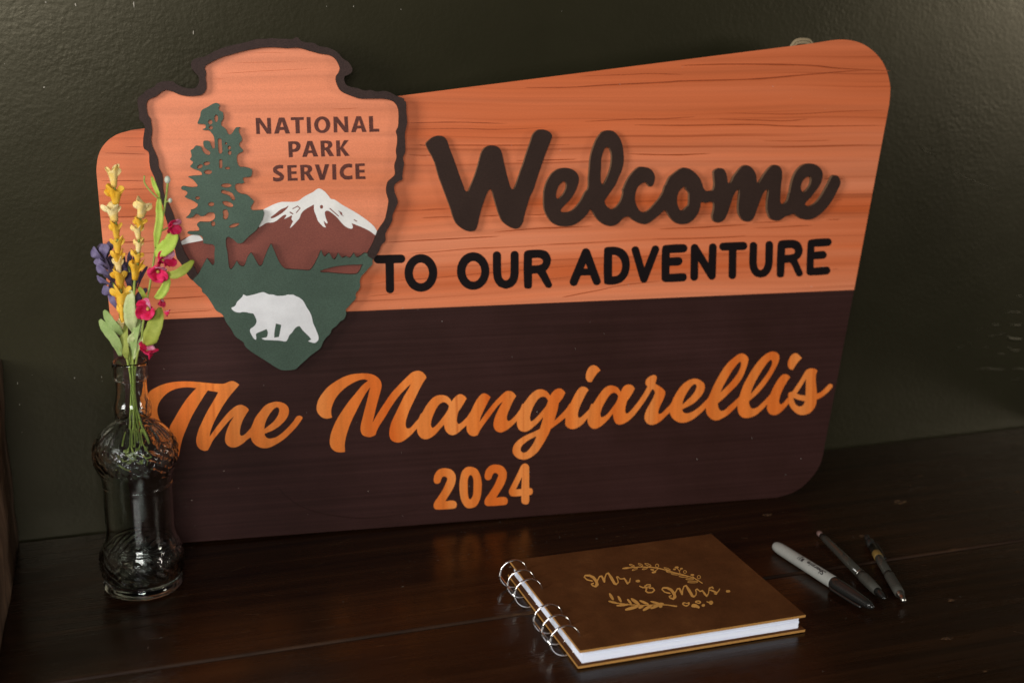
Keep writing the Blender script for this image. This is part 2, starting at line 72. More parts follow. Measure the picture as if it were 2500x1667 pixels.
    'mangiarellis': '3211,1614 3193,1612 3176,1607 3157,1599 3139,1589 3101,1560 3063,1523 3026,1479 2991,1432 2962,1387 2928,1328 2901,1278 2886,1244 2870,1201 2851,1140 2831,1126 2797,1096 2741,1051 2699,1015 2682,1005 2663,1001 2652,1001 2636,1007 2630,1013 2622,1025 2615,1041 2611,1056 2609,1067 2609,1087 2652,1120 2703,1163 2811,1261 2830,1281 2852,1308 2878,1348 2894,1378 2922,1450 2941,1513 2945,1541 2943,1556 2935,1572 2918,1590 2905,1599 2895,1604 2883,1609 2872,1611 2859,1611 2844,1609 2827,1603 2813,1596 2734,1538 2711,1516 2683,1484 2659,1453 2638,1422 2591,1344 2553,1272 2522,1199 2517,1191 2504,1160 2491,1142 2406,1064 2368,1037 2336,1018 2317,1010 2287,1001 2267,998 2246,999 2237,1002 2228,1007 2218,1018 2214,1024 2206,1045 2289,1079 2329,1099 2364,1124 2408,1166 2424,1186 2439,1207 2449,1229 2454,1246 2458,1268 2456,1288 2451,1304 2441,1319 2417,1339 2396,1353 2371,1364 2356,1367 2331,1369 2306,1365 2284,1359 2265,1350 2246,1340 2221,1323 2205,1309 2182,1285 2154,1249 2132,1215 2116,1183 2109,1177 2093,1133 2072,1102 2025,1059 2000,1034 1987,1023 1969,1012 1955,1010 1947,1013 1943,1017 1941,1022 1941,1039 1944,1054 1951,1073 1962,1100 1994,1162 2004,1185 2014,1216 2016,1229 2016,1237 2014,1245 2008,1257 1996,1272 1983,1284 1952,1308 1905,1336 1905,1340 1918,1389 1919,1406 1913,1420 1907,1427 1898,1431 1886,1432 1866,1429 1845,1421 1819,1404 1809,1393 1802,1383 1798,1372 1795,1361 1795,1348 1800,1334 1807,1324 1818,1314 1818,1311 1808,1296 1794,1269 1759,1214 1734,1178 1705,1142 1648,1077 1628,1056 1610,1041 1599,1036 1590,1036 1585,1039 1581,1043 1576,1055 1574,1068 1578,1108 1593,1165 1596,1171 1624,1207 1644,1236 1660,1263 1679,1298 1663,1322 1654,1331 1641,1340 1622,1345 1604,1346 1588,1344 1575,1339 1560,1329 1549,1316 1541,1305 1527,1273 1525,1270 1509,1298 1497,1313 1479,1328 1461,1337 1434,1345 1409,1346 1384,1342 1363,1332 1344,1319 1330,1305 1310,1283 1280,1243 1225,1159 1223,1159 1218,1163 1213,1165 1205,1160 1198,1145 1189,1120 1180,1104 1149,1074 1104,1035 1090,1025 1080,1022 1072,1025 1068,1029 1063,1038 1061,1051 1061,1061 1064,1085 1072,1116 1091,1163 1144,1267 1154,1284 1176,1313 1153,1337 1137,1346 1119,1351 1106,1351 1095,1349 1081,1341 1072,1334 1050,1309 1032,1280 980,1180 977,1179 973,1179 970,1177 953,1149 945,1138 916,1106 887,1077 845,1039 809,1010 808,1011 809,1014 843,1125 855,1192 895,1240 903,1252 924,1294 917,1311 899,1330 887,1339 874,1344 865,1346 845,1346 835,1343 819,1336 808,1328 787,1309 765,1276 762,1279 740,1309 726,1324 705,1337 693,1342 671,1348 651,1349 627,1346 605,1337 576,1317 544,1286 527,1266 483,1209 480,1208 473,1209 469,1205 461,1192 451,1163 444,1151 421,1120 399,1093 378,1072 356,1052 337,1040 329,1036 324,1036 317,1037 312,1039 306,1051 303,1070 306,1094 320,1133 363,1228 376,1252 403,1292 403,1295 387,1318 378,1327 362,1339 349,1346 334,1350 316,1351 308,1350 294,1346 282,1338 242,1304 201,1266 159,1222 98,1150 19,1047 20,1056 28,1086 34,1102 50,1137 107,1248 135,1296 133,1300 119,1314 98,1330 88,1336 77,1339 67,1340 52,1337 39,1331 21,1316 -6,1282 -23,1255 -38,1227 -68,1165 -110,1104 -144,1071 -159,1058 -180,1043 -194,1038 -203,1039 -210,1046 -215,1060 -217,1072 -216,1093 -207,1145 -203,1156 -196,1171 -164,1214 -128,1271 -114,1295 -115,1301 -130,1320 -148,1334 -159,1341 -168,1344 -178,1345 -188,1345 -198,1342 -209,1337 -225,1325 -244,1307 -268,1277 -270,1276 -282,1300 -289,1309 -302,1322 -314,1331 -330,1339 -350,1346 -358,1347 -387,1349 -415,1345 -437,1337 -459,1324 -479,1307 -505,1278 -530,1245 -551,1210 -572,1172 -574,1171 -580,1172 -586,1167 -603,1129 -613,1113 -645,1081 -682,1039 -692,1031 -702,1025 -713,1023 -724,1023 -729,1026 -733,1030 -738,1039 -742,1059 -742,1079 -737,1109 -720,1162 -703,1204 -666,1280 -607,1396 -562,1477 -542,1507 -523,1532 -525,1546 -529,1557 -540,1572 -555,1588 -566,1597 -576,1602 -590,1607 -606,1610 -625,1609 -648,1604 -663,1598 -682,1585 -725,1547 -796,1481 -862,1415 -882,1392 -903,1365 -994,1237 -1033,1176 -1068,1117 -1072,1111 -1071,1121 -1047,1218 -1021,1311 -982,1439 -975,1474 -975,1491 -978,1508 -984,1526 -995,1545 -1006,1558 -1023,1573 -1040,1585 -1056,1594 -1077,1601 -1094,1605 -1123,1610 -1172,1614 -1238,1612 -1279,1607 -1317,1598 -1351,1586 -1387,1570 -1430,1547 -1473,1520 -1514,1489 -1542,1460 -1580,1412 -1600,1381 -1614,1351 -1623,1315 -1625,1296 -1626,1276 -1622,1255 -1616,1239 -1611,1231 -1592,1206 -1574,1190 -1556,1181 -1530,1175 -1508,1176 -1479,1182 -1478,1184 -1477,1187 -1484,1222 -1483,1254 -1479,1276 -1466,1317 -1447,1357 -1431,1383 -1410,1410 -1383,1438 -1347,1469 -1315,1492 -1269,1518 -1230,1536 -1189,1548 -1163,1552 -1148,1552 -1136,1550 -1126,1546 -1111,1537 -1111,1535 -1116,1531 -1156,1502 -1184,1476 -1243,1407 -1293,1352 -1323,1315 -1391,1221 -1419,1179 -1448,1128 -1479,1058 -1496,1009 -1505,964 -1507,947 -1507,921 -1504,902 -1501,892 -1496,879 -1484,861 -1473,850 -1460,839 -1449,833 -1435,828 -1417,824 -1398,822 -1365,824 -1358,826 -1360,885 -1357,914 -1351,949 -1345,975 -1334,1013 -1319,1054 -1296,1113 -1269,1170 -1172,1350 -1133,1413 -1118,1434 -1090,1467 -1090,1464 -1102,1422 -1115,1367 -1148,1254 -1183,1127 -1191,1098 -1197,1057 -1196,1034 -1193,1016 -1185,997 -1177,986 -1167,977 -1152,970 -1128,963 -1109,960 -1093,961 -1082,964 -1050,977 -1034,1022 -1007,1072 -946,1159 -898,1236 -855,1298 -813,1352 -776,1393 -718,1448 -688,1473 -680,1478 -701,1437 -740,1377 -754,1353 -853,1164 -874,1122 -885,1098 -893,1075 -902,1044 -907,1018 -910,987 -909,963 -902,938 -894,921 -889,914 -877,903 -857,892 -832,885 -811,884 -794,888 -776,894 -754,906 -721,930 -684,959 -669,974 -638,1008 -627,1016 -626,1015 -626,990 -622,968 -608,941 -591,921 -573,908 -564,905 -548,900 -526,901 -508,905 -477,919 -446,941 -424,961 -390,1000 -352,1038 -349,1035 -345,1006 -341,992 -329,966 -311,946 -300,937 -283,929 -268,925 -255,926 -238,929 -218,938 -194,954 -167,978 -119,1017 -118,1014 -117,976 -113,956 -104,937 -90,919 -69,906 -47,899 -34,900 -5,907 -2,912 20,955 45,992 184,1170 212,1203 236,1224 260,1242 261,1241 259,1236 218,1166 191,1112 173,1066 165,1030 163,1002 166,986 171,970 177,957 186,945 200,934 212,927 226,922 240,921 248,922 270,928 300,942 320,954 348,974 373,995 406,1028 410,1029 411,1027 409,1004 412,980 421,956 431,939 444,928 458,920 469,916 483,912 493,912 512,914 526,918 544,927 567,942 590,960 610,976 649,1012 685,1051 689,1053 685,1033 670,982 653,931 576,899 518,878 481,862 456,848 421,825 396,802 380,782 371,765 363,738 362,717 364,702 368,689 380,668 400,648 412,639 428,631 447,623 464,619 479,616 494,617 524,622 555,635 590,657 622,684 639,703 661,732 706,800 741,863 769,924 867,989 918,1029 925,1030 927,1027 926,987 924,966 927,957 931,949 942,935 955,924 973,914 992,908 1011,907 1029,909 1054,917 1078,929 1103,946 1123,963 1161,1008 1165,1011 1168,1009 1166,992 1166,979 1169,964 1179,939 1189,924 1206,909 1217,902 1228,897 1236,896 1249,895 1271,899 1294,909 1313,919 1356,952 1396,991 1439,1043 1442,1038 1447,1000 1453,979 1463,956 1475,938 1490,928 1507,923 1522,923 1543,926 1565,933 1581,940 1605,953 1640,978 1679,1016 1742,1093 1783,1146 1804,1177 1867,1277 1872,1283 1887,1274 1895,1263 1900,1249 1901,1238 1899,1232 1884,1192 1875,1173 1833,1104 1806,1055 1794,1021 1789,993 1789,971 1792,959 1798,945 1806,931 1817,919 1827,911 1838,905 1855,899 1874,897 1900,900 1922,907 1941,916 1967,932 1986,946 2070,1021 2072,1019 2074,1006 2080,989 2095,962 2117,939 2138,923 2166,909 2179,904 2199,900 2228,898 2258,902 2299,915 2329,929 2346,939 2402,979 2431,1003 2476,1044 2477,1041 2477,1010 2480,995 2486,979 2499,957 2514,940 2539,919 2555,910 2578,903 2599,901 2628,905 2707,941 2739,963 2791,1008 2827,1042 2830,1044 2832,1041 2833,1022 2839,990 2847,965 2856,950 2870,932 2884,921 2901,912 2925,906 2956,905 2990,910 3017,918 3047,932 3070,946 3105,974 3131,997 3166,1035 3173,1040 3174,1040 3175,1038 3172,1016 3172,997 3177,980 3184,964 3196,946 3203,939 3219,928 3242,919 3262,917 3280,919 3304,928 3325,940 3355,963 3417,1028 3425,1035 3427,1033 3433,1018 3444,997 3463,971 3496,939 3529,915 3541,909 3563,902 3598,898 3628,901 3657,909 3671,916 3690,928 3710,947 3728,970 3735,984 3743,1008 3747,1025 3747,1053 3749,1058 3800,1079 3822,1091 3850,1111 3887,1140 3907,1160 3926,1182 3935,1198 3931,1209 3921,1219 3913,1224 3904,1225 3892,1223 3885,1219 3826,1164 3801,1145 3789,1137 3775,1131 3752,1126 3750,1127 3732,1261 3730,1319 3733,1345 3747,1376 3737,1389 3729,1395 3715,1402 3695,1406 3669,1408 3644,1404 3627,1398 3612,1386 3594,1360 3558,1300 3539,1270 3463,1165 3460,1163 3434,1160 3422,1153 3416,1143 3413,1133 3417,1109 3416,1105 3375,1060 3360,1046 3344,1035 3334,1032 3326,1034 3318,1041 3313,1053 3311,1076 3312,1088 3323,1133 3341,1179 3370,1235 3402,1287 3431,1323 3430,1326 3415,1343 3403,1352 3383,1359 3363,1361 3351,1359 3337,1353 3325,1344 3307,1326 3273,1279 3249,1240 3230,1203 3209,1152 3160,1101 3119,1063 3074,1025 3058,1015 3044,1009 3029,1005 3007,1004 2997,1008 2991,1011 2980,1024 2967,1053 2964,1071 2963,1087 3023,1134 3077,1182 3109,1217 3141,1254 3180,1305 3230,1381 3268,1449 3289,1494 3297,1520 3300,1542 3298,1560 3292,1577 3279,1593 3262,1605 3248,1610 3234,1614|3198,1525 3208,1524 3214,1518 3218,1507 3218,1488 3215,1473 3208,1455 3184,1408 3155,1366 3099,1295 3041,1228 2988,1173 2983,1171 2989,1202 3009,1255 3030,1298 3067,1361 3109,1426 3153,1485 3165,1499 3186,1518|2849,1523 2854,1524 2857,1522 2861,1513 2862,1493 2860,1477 2854,1457 2843,1430 2821,1392 2791,1353 2759,1315 2719,1276 2681,1240 2655,1219 2637,1200 2640,1212 2646,1231 2668,1277 2720,1364 2750,1412 2770,1441 2811,1493 2837,1517|3614,1292 3616,1293 3616,1292 3618,1250 3618,1114 3616,1113 3609,1113 3565,1120 3545,1126 3513,1138 3512,1140 3513,1142 3559,1206|2340,1309 2349,1309 2354,1307 2361,1301 2365,1292 2365,1278 2363,1268 2354,1244 2345,1227 2328,1202 2296,1170 2250,1129 2214,1099 2210,1098 2209,1101 2212,1120 2219,1147 2233,1180 2251,1212 2281,1257 2304,1286 2322,1301 2331,1307|1445,1268 1460,1267 1475,1259 1483,1252 1498,1230 1498,1226 1491,1195 1484,1178 1471,1157 1458,1139 1401,1066 1383,1046 1361,1029 1340,1018 1328,1014 1320,1014 1314,1016 1310,1021 1305,1031 1304,1049 1305,1059 1314,1093 1324,1118 1339,1148 1371,1201 1390,1228 1402,1243 1417,1257 1426,1262|686,1270 693,1270 704,1267 718,1259 725,1251 740,1228 741,1225 738,1213 728,1184 720,1170 703,1147 661,1100 633,1070 603,1042 586,1029 568,1018 564,1017 558,1019 554,1023 549,1036 548,1044 548,1064 557,1103 565,1125 582,1165 604,1206 619,1228 632,1244 646,1256 660,1264 674,1269|3476,1095 3529,1072 3576,1059 3613,1050 3614,1047 3604,1022 3597,1012 3586,1002 3578,998 3570,996 3562,995 3550,995 3533,1001 3524,1006 3508,1018 3496,1035 3482,1069 3475,1092|-358,1273 -343,1272 -328,1266 -320,1260 -297,1234 -296,1230 -305,1197 -317,1176 -334,1151 -379,1093 -404,1065 -438,1031 -453,1020 -462,1015 -469,1015 -476,1021 -481,1030 -485,1046 -484,1060 -481,1082 -475,1103 -466,1130 -456,1153 -433,1201 -423,1218 -407,1241 -393,1254 -382,1263 -369,1269|614,855 616,855 617,854 614,848 595,804 581,778 557,744 531,714 513,700 503,694 493,691 487,690 473,691 460,698 454,705 449,714 447,723 448,737 450,746 454,754 469,773 499,798 530,818 565,836',
    'dot_a': '1146,1470 1148,1481 1150,1492 1153,1503 1157,1513 1163,1525 1170,1536 1178,1547 1187,1556 1195,1562 1205,1567 1214,1570 1225,1571 1236,1570 1246,1566 1257,1561 1266,1555 1277,1546 1286,1535 1295,1524 1304,1513 1295,1506 1287,1500 1278,1493 1270,1485 1261,1475 1253,1465 1244,1454 1236,1443 1229,1431 1221,1419 1214,1407 1207,1394 1198,1395 1189,1395 1181,1396 1173,1399 1165,1405 1158,1412 1153,1420 1149,1429 1146,1439 1145,1450 1145,1460',
    'dot_b': '3399,1474 3400,1486 3403,1498 3406,1509 3410,1520 3416,1531 3422,1543 3430,1554 3439,1564 3446,1570 3455,1576 3464,1580 3475,1583 3484,1583 3493,1582 3503,1579 3511,1574 3525,1564 3536,1551 3548,1539 3560,1526 3551,1519 3542,1512 3534,1504 3526,1496 3517,1486 3508,1475 3499,1464 3491,1453 3483,1441 3476,1429 3468,1416 3461,1404 3454,1405 3446,1406 3439,1407 3432,1410 3424,1415 3417,1420 3411,1427 3407,1434 3403,1444 3401,1454 3399,1464',
    'digit_2a': '-465,481 -462,501 -456,520 -447,537 -435,553 -421,567 -405,577 -387,583 -367,585 -348,585 -324,580 -300,573 -278,561 -261,544 -248,523 -239,501 -236,479 -237,457 -240,436 -247,412 -256,388 -267,366 -280,342 -295,320 -310,297 -324,276 -337,256 -351,235 -325,236 -298,238 -272,236 -260,233 -249,227 -239,219 -234,210 -232,200 -231,190 -233,178 -236,168 -242,159 -249,154 -258,151 -267,150 -325,149 -382,150 -440,154 -451,157 -461,164 -468,173 -472,190 -471,207 -467,222 -455,244 -439,264 -424,284 -406,309 -389,334 -373,359 -361,382 -350,405 -339,429 -333,442 -327,456 -325,471 -328,480 -334,488 -343,494 -352,497 -362,498 -371,496 -379,489 -384,479 -389,469 -393,459 -395,449 -400,441 -408,433 -418,428 -428,425 -440,427 -451,432 -459,441 -464,453 -466,467',
    'digit_2b': '66,481 69,500 75,520 84,537 96,553 110,567 127,577 145,583 165,586 184,585 209,581 234,573 256,561 273,544 286,523 296,500 299,479 298,457 295,435 288,411 279,387 268,364 255,340 240,318 225,295 211,274 197,253 184,232 211,234 238,235 265,233 277,230 288,225 298,216 303,207 306,197 306,186 305,175 302,164 296,155 288,150 279,148 270,147 211,146 152,146 94,150 83,154 72,160 65,170 61,187 62,204 66,220 78,242 94,262 110,282 127,307 144,332 161,358 173,381 184,404 194,428 201,442 207,455 209,470 206,479 199,487 191,493 181,497 171,498 162,495 154,488 148,478 143,468 140,458 137,448 133,440 124,432 115,426 104,424 92,426 81,431 73,440 67,452 65,467',
    'digit_0': '-98,582 -112,580 -122,578 -141,568 -161,549 -169,539 -177,522 -185,496 -196,437 -200,400 -200,351 -197,304 -190,258 -181,226 -172,203 -153,172 -145,162 -134,152 -119,144 -104,141 -94,140 -77,141 -59,144 -36,153 -22,164 -3,191 13,228 23,266 28,294 32,338 34,394 29,439 22,474 8,513 -7,539 -22,556 -29,561 -45,570 -74,579|-82,493 -76,492 -68,486 -61,471 -55,451 -52,427 -53,374 -54,366 -54,330 -57,292 -64,266 -77,242 -84,237 -93,235 -100,239 -107,253 -112,282 -114,307 -114,434 -109,459 -101,478 -94,488 -89,492',
    'digit_4': '485,575 472,571 463,565 450,549 444,539 425,497 332,321 326,308 321,290 320,276 324,263 331,249 341,239 354,233 362,231 391,229 452,231 452,184 454,168 457,158 463,149 475,141 490,136 505,135 518,137 521,140 527,145 531,153 536,179 536,231 538,233 554,234 559,236 566,242 574,257 575,264 575,277 570,293 563,302 556,305 537,308 536,310 537,527 534,543 527,555 521,561 511,569 499,574|458,431 459,432 460,428 453,305 397,304 396,306 400,316',
    'adv_T1': '-792,2783 -983,2784 -996,2781 -1009,2771 -1016,2759 -1019,2749 -1019,2734 -1014,2722 -1004,2710 -996,2705 -985,2701 -911,2699 -908,2698 -907,2694 -908,2641 -907,2636 -909,2440 -906,2429 -903,2422 -897,2415 -887,2407 -871,2402 -859,2403 -851,2406 -843,2410 -833,2421 -828,2435 -826,2497 -827,2502 -825,2697 -823,2698 -805,2699 -748,2698 -737,2701 -728,2705 -719,2714 -715,2722 -711,2733 -711,2745 -715,2758 -722,2769 -731,2776 -745,2782',
    'adv_O1': '-565,2780 -580,2778 -601,2774 -627,2762 -651,2747 -671,2728 -688,2707 -702,2681 -708,2666 -712,2654 -718,2629 -721,2595 -719,2569 -716,2549 -705,2514 -692,2489 -676,2465 -655,2443 -635,2429 -622,2422 -609,2416 -585,2408 -560,2405 -536,2406 -524,2409 -509,2413 -487,2422 -462,2438 -443,2457 -426,2478 -419,2490 -411,2505 -402,2530 -395,2560 -393,2598 -394,2615 -399,2644 -408,2671 -423,2700 -440,2723 -459,2742 -474,2753 -482,2759 -503,2769 -533,2778|-559,2695 -544,2694 -529,2688 -517,2681 -501,2665 -491,2651 -484,2635 -478,2611 -476,2591 -478,2573 -482,2556 -488,2539 -501,2518 -511,2507 -527,2497 -538,2492 -554,2489 -572,2491 -586,2496 -598,2503 -614,2519 -623,2533 -630,2548 -635,2563 -638,2584 -637,2608 -633,2626 -624,2650 -613,2666 -603,2677 -592,2685 -578,2692 -566,2695',
    'adv_O2': '-30,2782 -53,2780 -78,2774 -90,2769 -102,2763 -123,2750 -145,2730 -164,2703 -175,2684 -180,2670 -186,2654 -192,2628 -194,2598 -193,2569 -187,2539 -180,2519 -164,2487 -147,2463 -126,2441 -108,2428 -85,2416 -54,2406 -32,2404 -4,2405 15,2410 28,2414 45,2422 64,2435 88,2457 104,2477 115,2498 127,2528 134,2559 136,2588 135,2615 128,2647 122,2664 118,2675 106,2699 89,2723 66,2745 48,2759 25,2770 -3,2779|-32,2692 -14,2691 0,2686 12,2679 29,2662 38,2649 46,2634 51,2615 54,2593 52,2570 49,2553 42,2536 30,2517 17,2503 7,2496 -9,2489 -28,2487 -41,2489 -52,2492 -62,2497 -73,2506 -84,2517 -93,2531 -100,2546 -105,2563 -108,2585 -108,2601 -103,2627 -98,2641 -84,2664 -73,2675 -64,2682 -50,2689 -39,2692',
    'adv_U1': '391,2781 381,2779 368,2771 361,2762 356,2748 354,2567 349,2527 340,2507 331,2497 324,2491 306,2487 302,2487 286,2493 282,2496 270,2510 262,2530 257,2568 257,2743 254,2755 251,2761 245,2770 235,2777 225,2782 210,2783 201,2781 188,2775 180,2765 174,2753 173,2746 173,2725 173,2719 173,2569 181,2509 197,2470 207,2457 231,2428 244,2421 296,2402 309,2401 316,2402 365,2416 379,2425 407,2453 413,2461 430,2502 438,2554 439,2745 437,2754 433,2762 428,2769 422,2773 409,2780 402,2781',
    'adv_R1': '607,2787 546,2785 530,2783 518,2780 510,2775 504,2770 499,2763 494,2751 492,2743 491,2667 490,2662 489,2582 490,2576 490,2525 491,2520 493,2427 496,2411 500,2405 505,2400 511,2397 521,2394 546,2393 553,2394 561,2397 568,2403 574,2415 576,2436 577,2542 579,2543 631,2545 639,2536 668,2493 701,2434 720,2406 727,2400 740,2394 749,2393 759,2392 764,2393 771,2397 779,2404 784,2415 786,2420 786,2427 766,2473 721,2566 724,2571 738,2585 750,2601 761,2620 768,2637 773,2663 775,2682 772,2697 765,2719 758,2733 747,2750 735,2762 715,2773 692,2780 667,2784 650,2786|622,2703 637,2703 656,2700 673,2693 684,2685 689,2678 691,2671 691,2660 686,2649 681,2642 673,2637 656,2631 624,2628 577,2628 576,2631 577,2701',
    'adv_A': '1140,2785 1127,2783 1118,2778 1109,2770 1104,2762 974,2462 970,2446 974,2430 983,2416 997,2406 1011,2402 1023,2403 1035,2407 1046,2415 1054,2428 1087,2503 1090,2507 1189,2505 1220,2425 1231,2412 1242,2405 1258,2401 1274,2404 1288,2412 1295,2421 1299,2427 1301,2438 1301,2449 1298,2457 1183,2760 1177,2769 1166,2778 1153,2784|1141,2627 1143,2626 1160,2580 1158,2579 1151,2578 1121,2579 1121,2583',
    'adv_D': '1420,2792 1376,2791 1355,2787 1349,2784 1342,2778 1339,2774 1336,2763 1334,2717 1333,2615 1332,2608 1332,2534 1337,2437 1339,2421 1343,2413 1351,2409 1364,2405 1387,2402 1425,2400 1453,2402 1483,2408 1499,2413 1520,2421 1533,2429 1563,2456 1585,2485 1593,2499 1599,2516 1608,2554 1611,2589 1611,2614 1606,2653 1601,2673 1592,2697 1583,2714 1573,2729 1554,2748 1543,2757 1521,2770 1505,2777 1479,2785 1460,2789 1436,2792|1441,2705 1453,2704 1473,2696 1489,2686 1504,2670 1512,2658 1522,2636 1527,2618 1529,2589 1526,2561 1521,2541 1513,2526 1502,2511 1489,2499 1476,2492 1454,2487 1436,2487 1424,2488 1422,2491 1421,2702 1423,2704',
    'adv_V': '1883,2790 1870,2788 1862,2783 1856,2777 1850,2769 1770,2569 1769,2569 1765,2579 1708,2762 1704,2770 1698,2777 1687,2785 1675,2789 1666,2789 1656,2787 1647,2783 1638,2775 1633,2766 1630,2758 1631,2743 1727,2435 1735,2421 1744,2414 1751,2411 1763,2408 1772,2407 1781,2409 1793,2416 1801,2426 1926,2737 1928,2746 1928,2755 1924,2767 1918,2776 1913,2781 1904,2787 1890,2790',
    'adv_E1': '2118,2796 2071,2795 1994,2791 1985,2789 1974,2784 1966,2775 1963,2769 1958,2747 1956,2663 1957,2628 1956,2621 1958,2452 1959,2439 1964,2426 1975,2415 1982,2410 1997,2406 2074,2403 2126,2404 2196,2406 2207,2408 2219,2415 2227,2425 2231,2431 2234,2445 2234,2459 2231,2468 2224,2480 2218,2485 2209,2490 2201,2492 2173,2493 2126,2492 2056,2490 2046,2490 2044,2492 2043,2515 2045,2574 2111,2572 2137,2573 2154,2576 2167,2584 2174,2592 2180,2603 2184,2619 2182,2630 2176,2643 2167,2653 2160,2657 2151,2661 2122,2663 2058,2660 2044,2661 2043,2704 2065,2705 2158,2705 2203,2708 2213,2712 2223,2719 2231,2730 2235,2745 2235,2759 2229,2774 2222,2782 2209,2791 2197,2794',
    'adv_N': '2514,2793 2500,2790 2487,2783 2480,2776 2475,2763 2473,2731 2473,2705 2471,2591 2470,2591 2464,2600 2360,2759 2345,2781 2338,2786 2329,2790 2313,2793 2305,2792 2294,2788 2284,2780 2278,2774 2274,2761 2273,2743 2274,2444 2276,2435 2283,2425 2291,2417 2297,2412 2310,2408 2325,2408 2333,2410 2347,2419 2356,2433 2359,2445 2358,2610 2361,2609 2367,2600 2470,2440 2483,2423 2491,2417 2503,2412 2512,2411 2521,2411 2530,2414 2538,2418 2546,2426 2550,2432 2554,2443 2555,2458 2558,2697 2559,2733 2559,2757 2552,2772 2542,2784 2529,2790',
    'adv_T2': '2826,2798 2625,2797 2616,2795 2605,2789 2594,2778 2589,2767 2588,2751 2591,2740 2598,2729 2611,2718 2626,2712 2692,2711 2696,2709 2698,2446 2702,2434 2709,2424 2719,2416 2729,2411 2735,2410 2748,2409 2763,2414 2771,2420 2777,2427 2783,2442 2781,2628 2782,2633 2780,2703 2781,2709 2783,2711 2797,2712 2855,2711 2865,2712 2874,2715 2884,2720 2895,2732 2899,2742 2900,2758 2897,2768 2890,2780 2882,2788 2872,2794 2861,2798',
    'adv_U2': '3139,2797 3129,2795 3118,2788 3111,2780 3106,2767 3107,2579 3101,2538 3087,2510 3073,2498 3060,2494 3054,2494 3041,2498 3032,2506 3019,2530 3017,2539 3011,2577 3012,2747 3012,2756 3008,2769 3001,2778 2987,2789 2976,2793 2963,2793 2953,2791 2941,2785 2933,2777 2930,2770 2928,2762 2927,2745 2928,2714 2926,2601 2927,2573 2935,2520 2954,2478 2963,2463 2993,2434 2999,2430 3010,2425 3046,2415 3059,2413 3107,2421 3120,2426 3158,2462 3182,2507 3192,2571 3191,2758 3189,2767 3185,2775 3174,2788 3159,2796 3152,2797',
    'adv_R2': '3349,2804 3291,2801 3270,2797 3262,2792 3257,2788 3252,2781 3246,2766 3243,2754 3241,2704 3239,2571 3242,2439 3245,2427 3254,2415 3262,2410 3274,2407 3300,2407 3310,2411 3316,2414 3323,2426 3326,2444 3328,2473 3328,2556 3334,2559 3389,2561 3391,2561 3396,2555 3415,2530 3454,2449 3473,2419 3479,2414 3496,2409 3506,2409 3515,2411 3525,2415 3534,2423 3537,2430 3540,2440 3538,2450 3524,2482 3471,2588 3497,2607 3503,2613 3516,2633 3523,2646 3527,2662 3530,2682 3530,2697 3521,2725 3510,2749 3496,2768 3481,2780 3465,2789 3443,2797 3420,2801 3406,2803|3368,2714 3401,2714 3416,2709 3433,2699 3440,2688 3442,2681 3439,2666 3435,2659 3429,2655 3407,2650 3383,2647 3331,2645 3330,2648 3329,2710 3332,2712',
    'adv_E2': '3785,2807 3701,2806 3624,2800 3614,2798 3601,2792 3594,2786 3588,2776 3584,2755 3581,2651 3580,2543 3582,2452 3585,2441 3591,2431 3600,2424 3609,2420 3621,2416 3697,2415 3754,2416 3823,2420 3830,2421 3839,2427 3847,2435 3854,2447 3857,2460 3857,2468 3854,2478 3843,2493 3829,2502 3821,2504 3799,2504 3757,2504 3670,2499 3663,2499 3662,2501 3661,2567 3663,2587 3731,2587 3777,2590 3787,2594 3793,2598 3798,2602 3805,2613 3808,2625 3808,2638 3805,2647 3794,2662 3780,2671 3768,2674 3738,2674 3671,2668 3667,2669 3665,2671 3663,2717 3665,2720 3767,2720 3820,2723 3829,2724 3837,2727 3850,2737 3858,2750 3861,2765 3859,2776 3852,2790 3840,2800 3830,2805 3823,2806',
    'nps_N1': '-2107,4119 -2068,4119 -2002,4019 -2002,4118 -1968,4119 -1968,3970 -2007,3970 -2074,4073 -2073,3969 -2106,3969',
    'nps_A1': '-1891,4120 -1841,4120 -1793,3971 -1834,3970 -1847,4005 -1887,4003 -1900,3971 -1941,3970|-1865,4085 -1850,4033 -1884,4031',
    'nps_T': '-1781,4122 -1660,4122 -1661,4096 -1701,4095 -1701,3972 -1739,3970 -1740,4094 -1781,4094',
    'nps_I1': '-1633,4122 -1597,4122 -1595,3973 -1632,3972',
    'nps_O': '-1412,4048 -1413,4036 -1416,4024 -1421,4013 -1428,4002 -1436,3993 -1445,3985 -1456,3979 -1467,3974 -1479,3972 -1491,3971 -1502,3972 -1514,3975 -1525,3980 -1535,3986 -1544,3994 -1551,4004 -1557,4014 -1561,4026 -1563,4038 -1564,4050 -1563,4062 -1559,4074 -1554,4085 -1548,4096 -1540,4105 -1531,4113 -1520,4119 -1509,4124 -1497,4127 -1485,4127 -1474,4126 -1462,4123 -1451,4119 -1441,4112 -1432,4104 -1425,4095 -1419,4084 -1415,4073 -1412,4061|-1452,4047 -1452,4039 -1454,4031 -1457,4024 -1460,4017 -1464,4011 -1469,4006 -1474,4001 -1479,3998 -1485,3997 -1491,3996 -1497,3997 -1502,3999 -1508,4002 -1513,4006 -1517,4011 -1520,4018 -1523,4024 -1525,4032 -1526,4040 -1527,4048 -1526,4056 -1524,4064 -1522,4071 -1518,4078 -1514,4084 -1510,4089 -1505,4093 -1499,4096 -1493,4098 -1488,4099 -1482,4098 -1476,4096 -1471,4093 -1466,4089 -1462,4084 -1458,4077 -1455,4070 -1453,4063 -1452,4055',
    'nps_N2': '-1380,4124 -1343,4123 -1274,4031 -1278,4124 -1244,4125 -1241,3976 -1277,3975 -1347,4069 -1347,3975 -1380,3975',
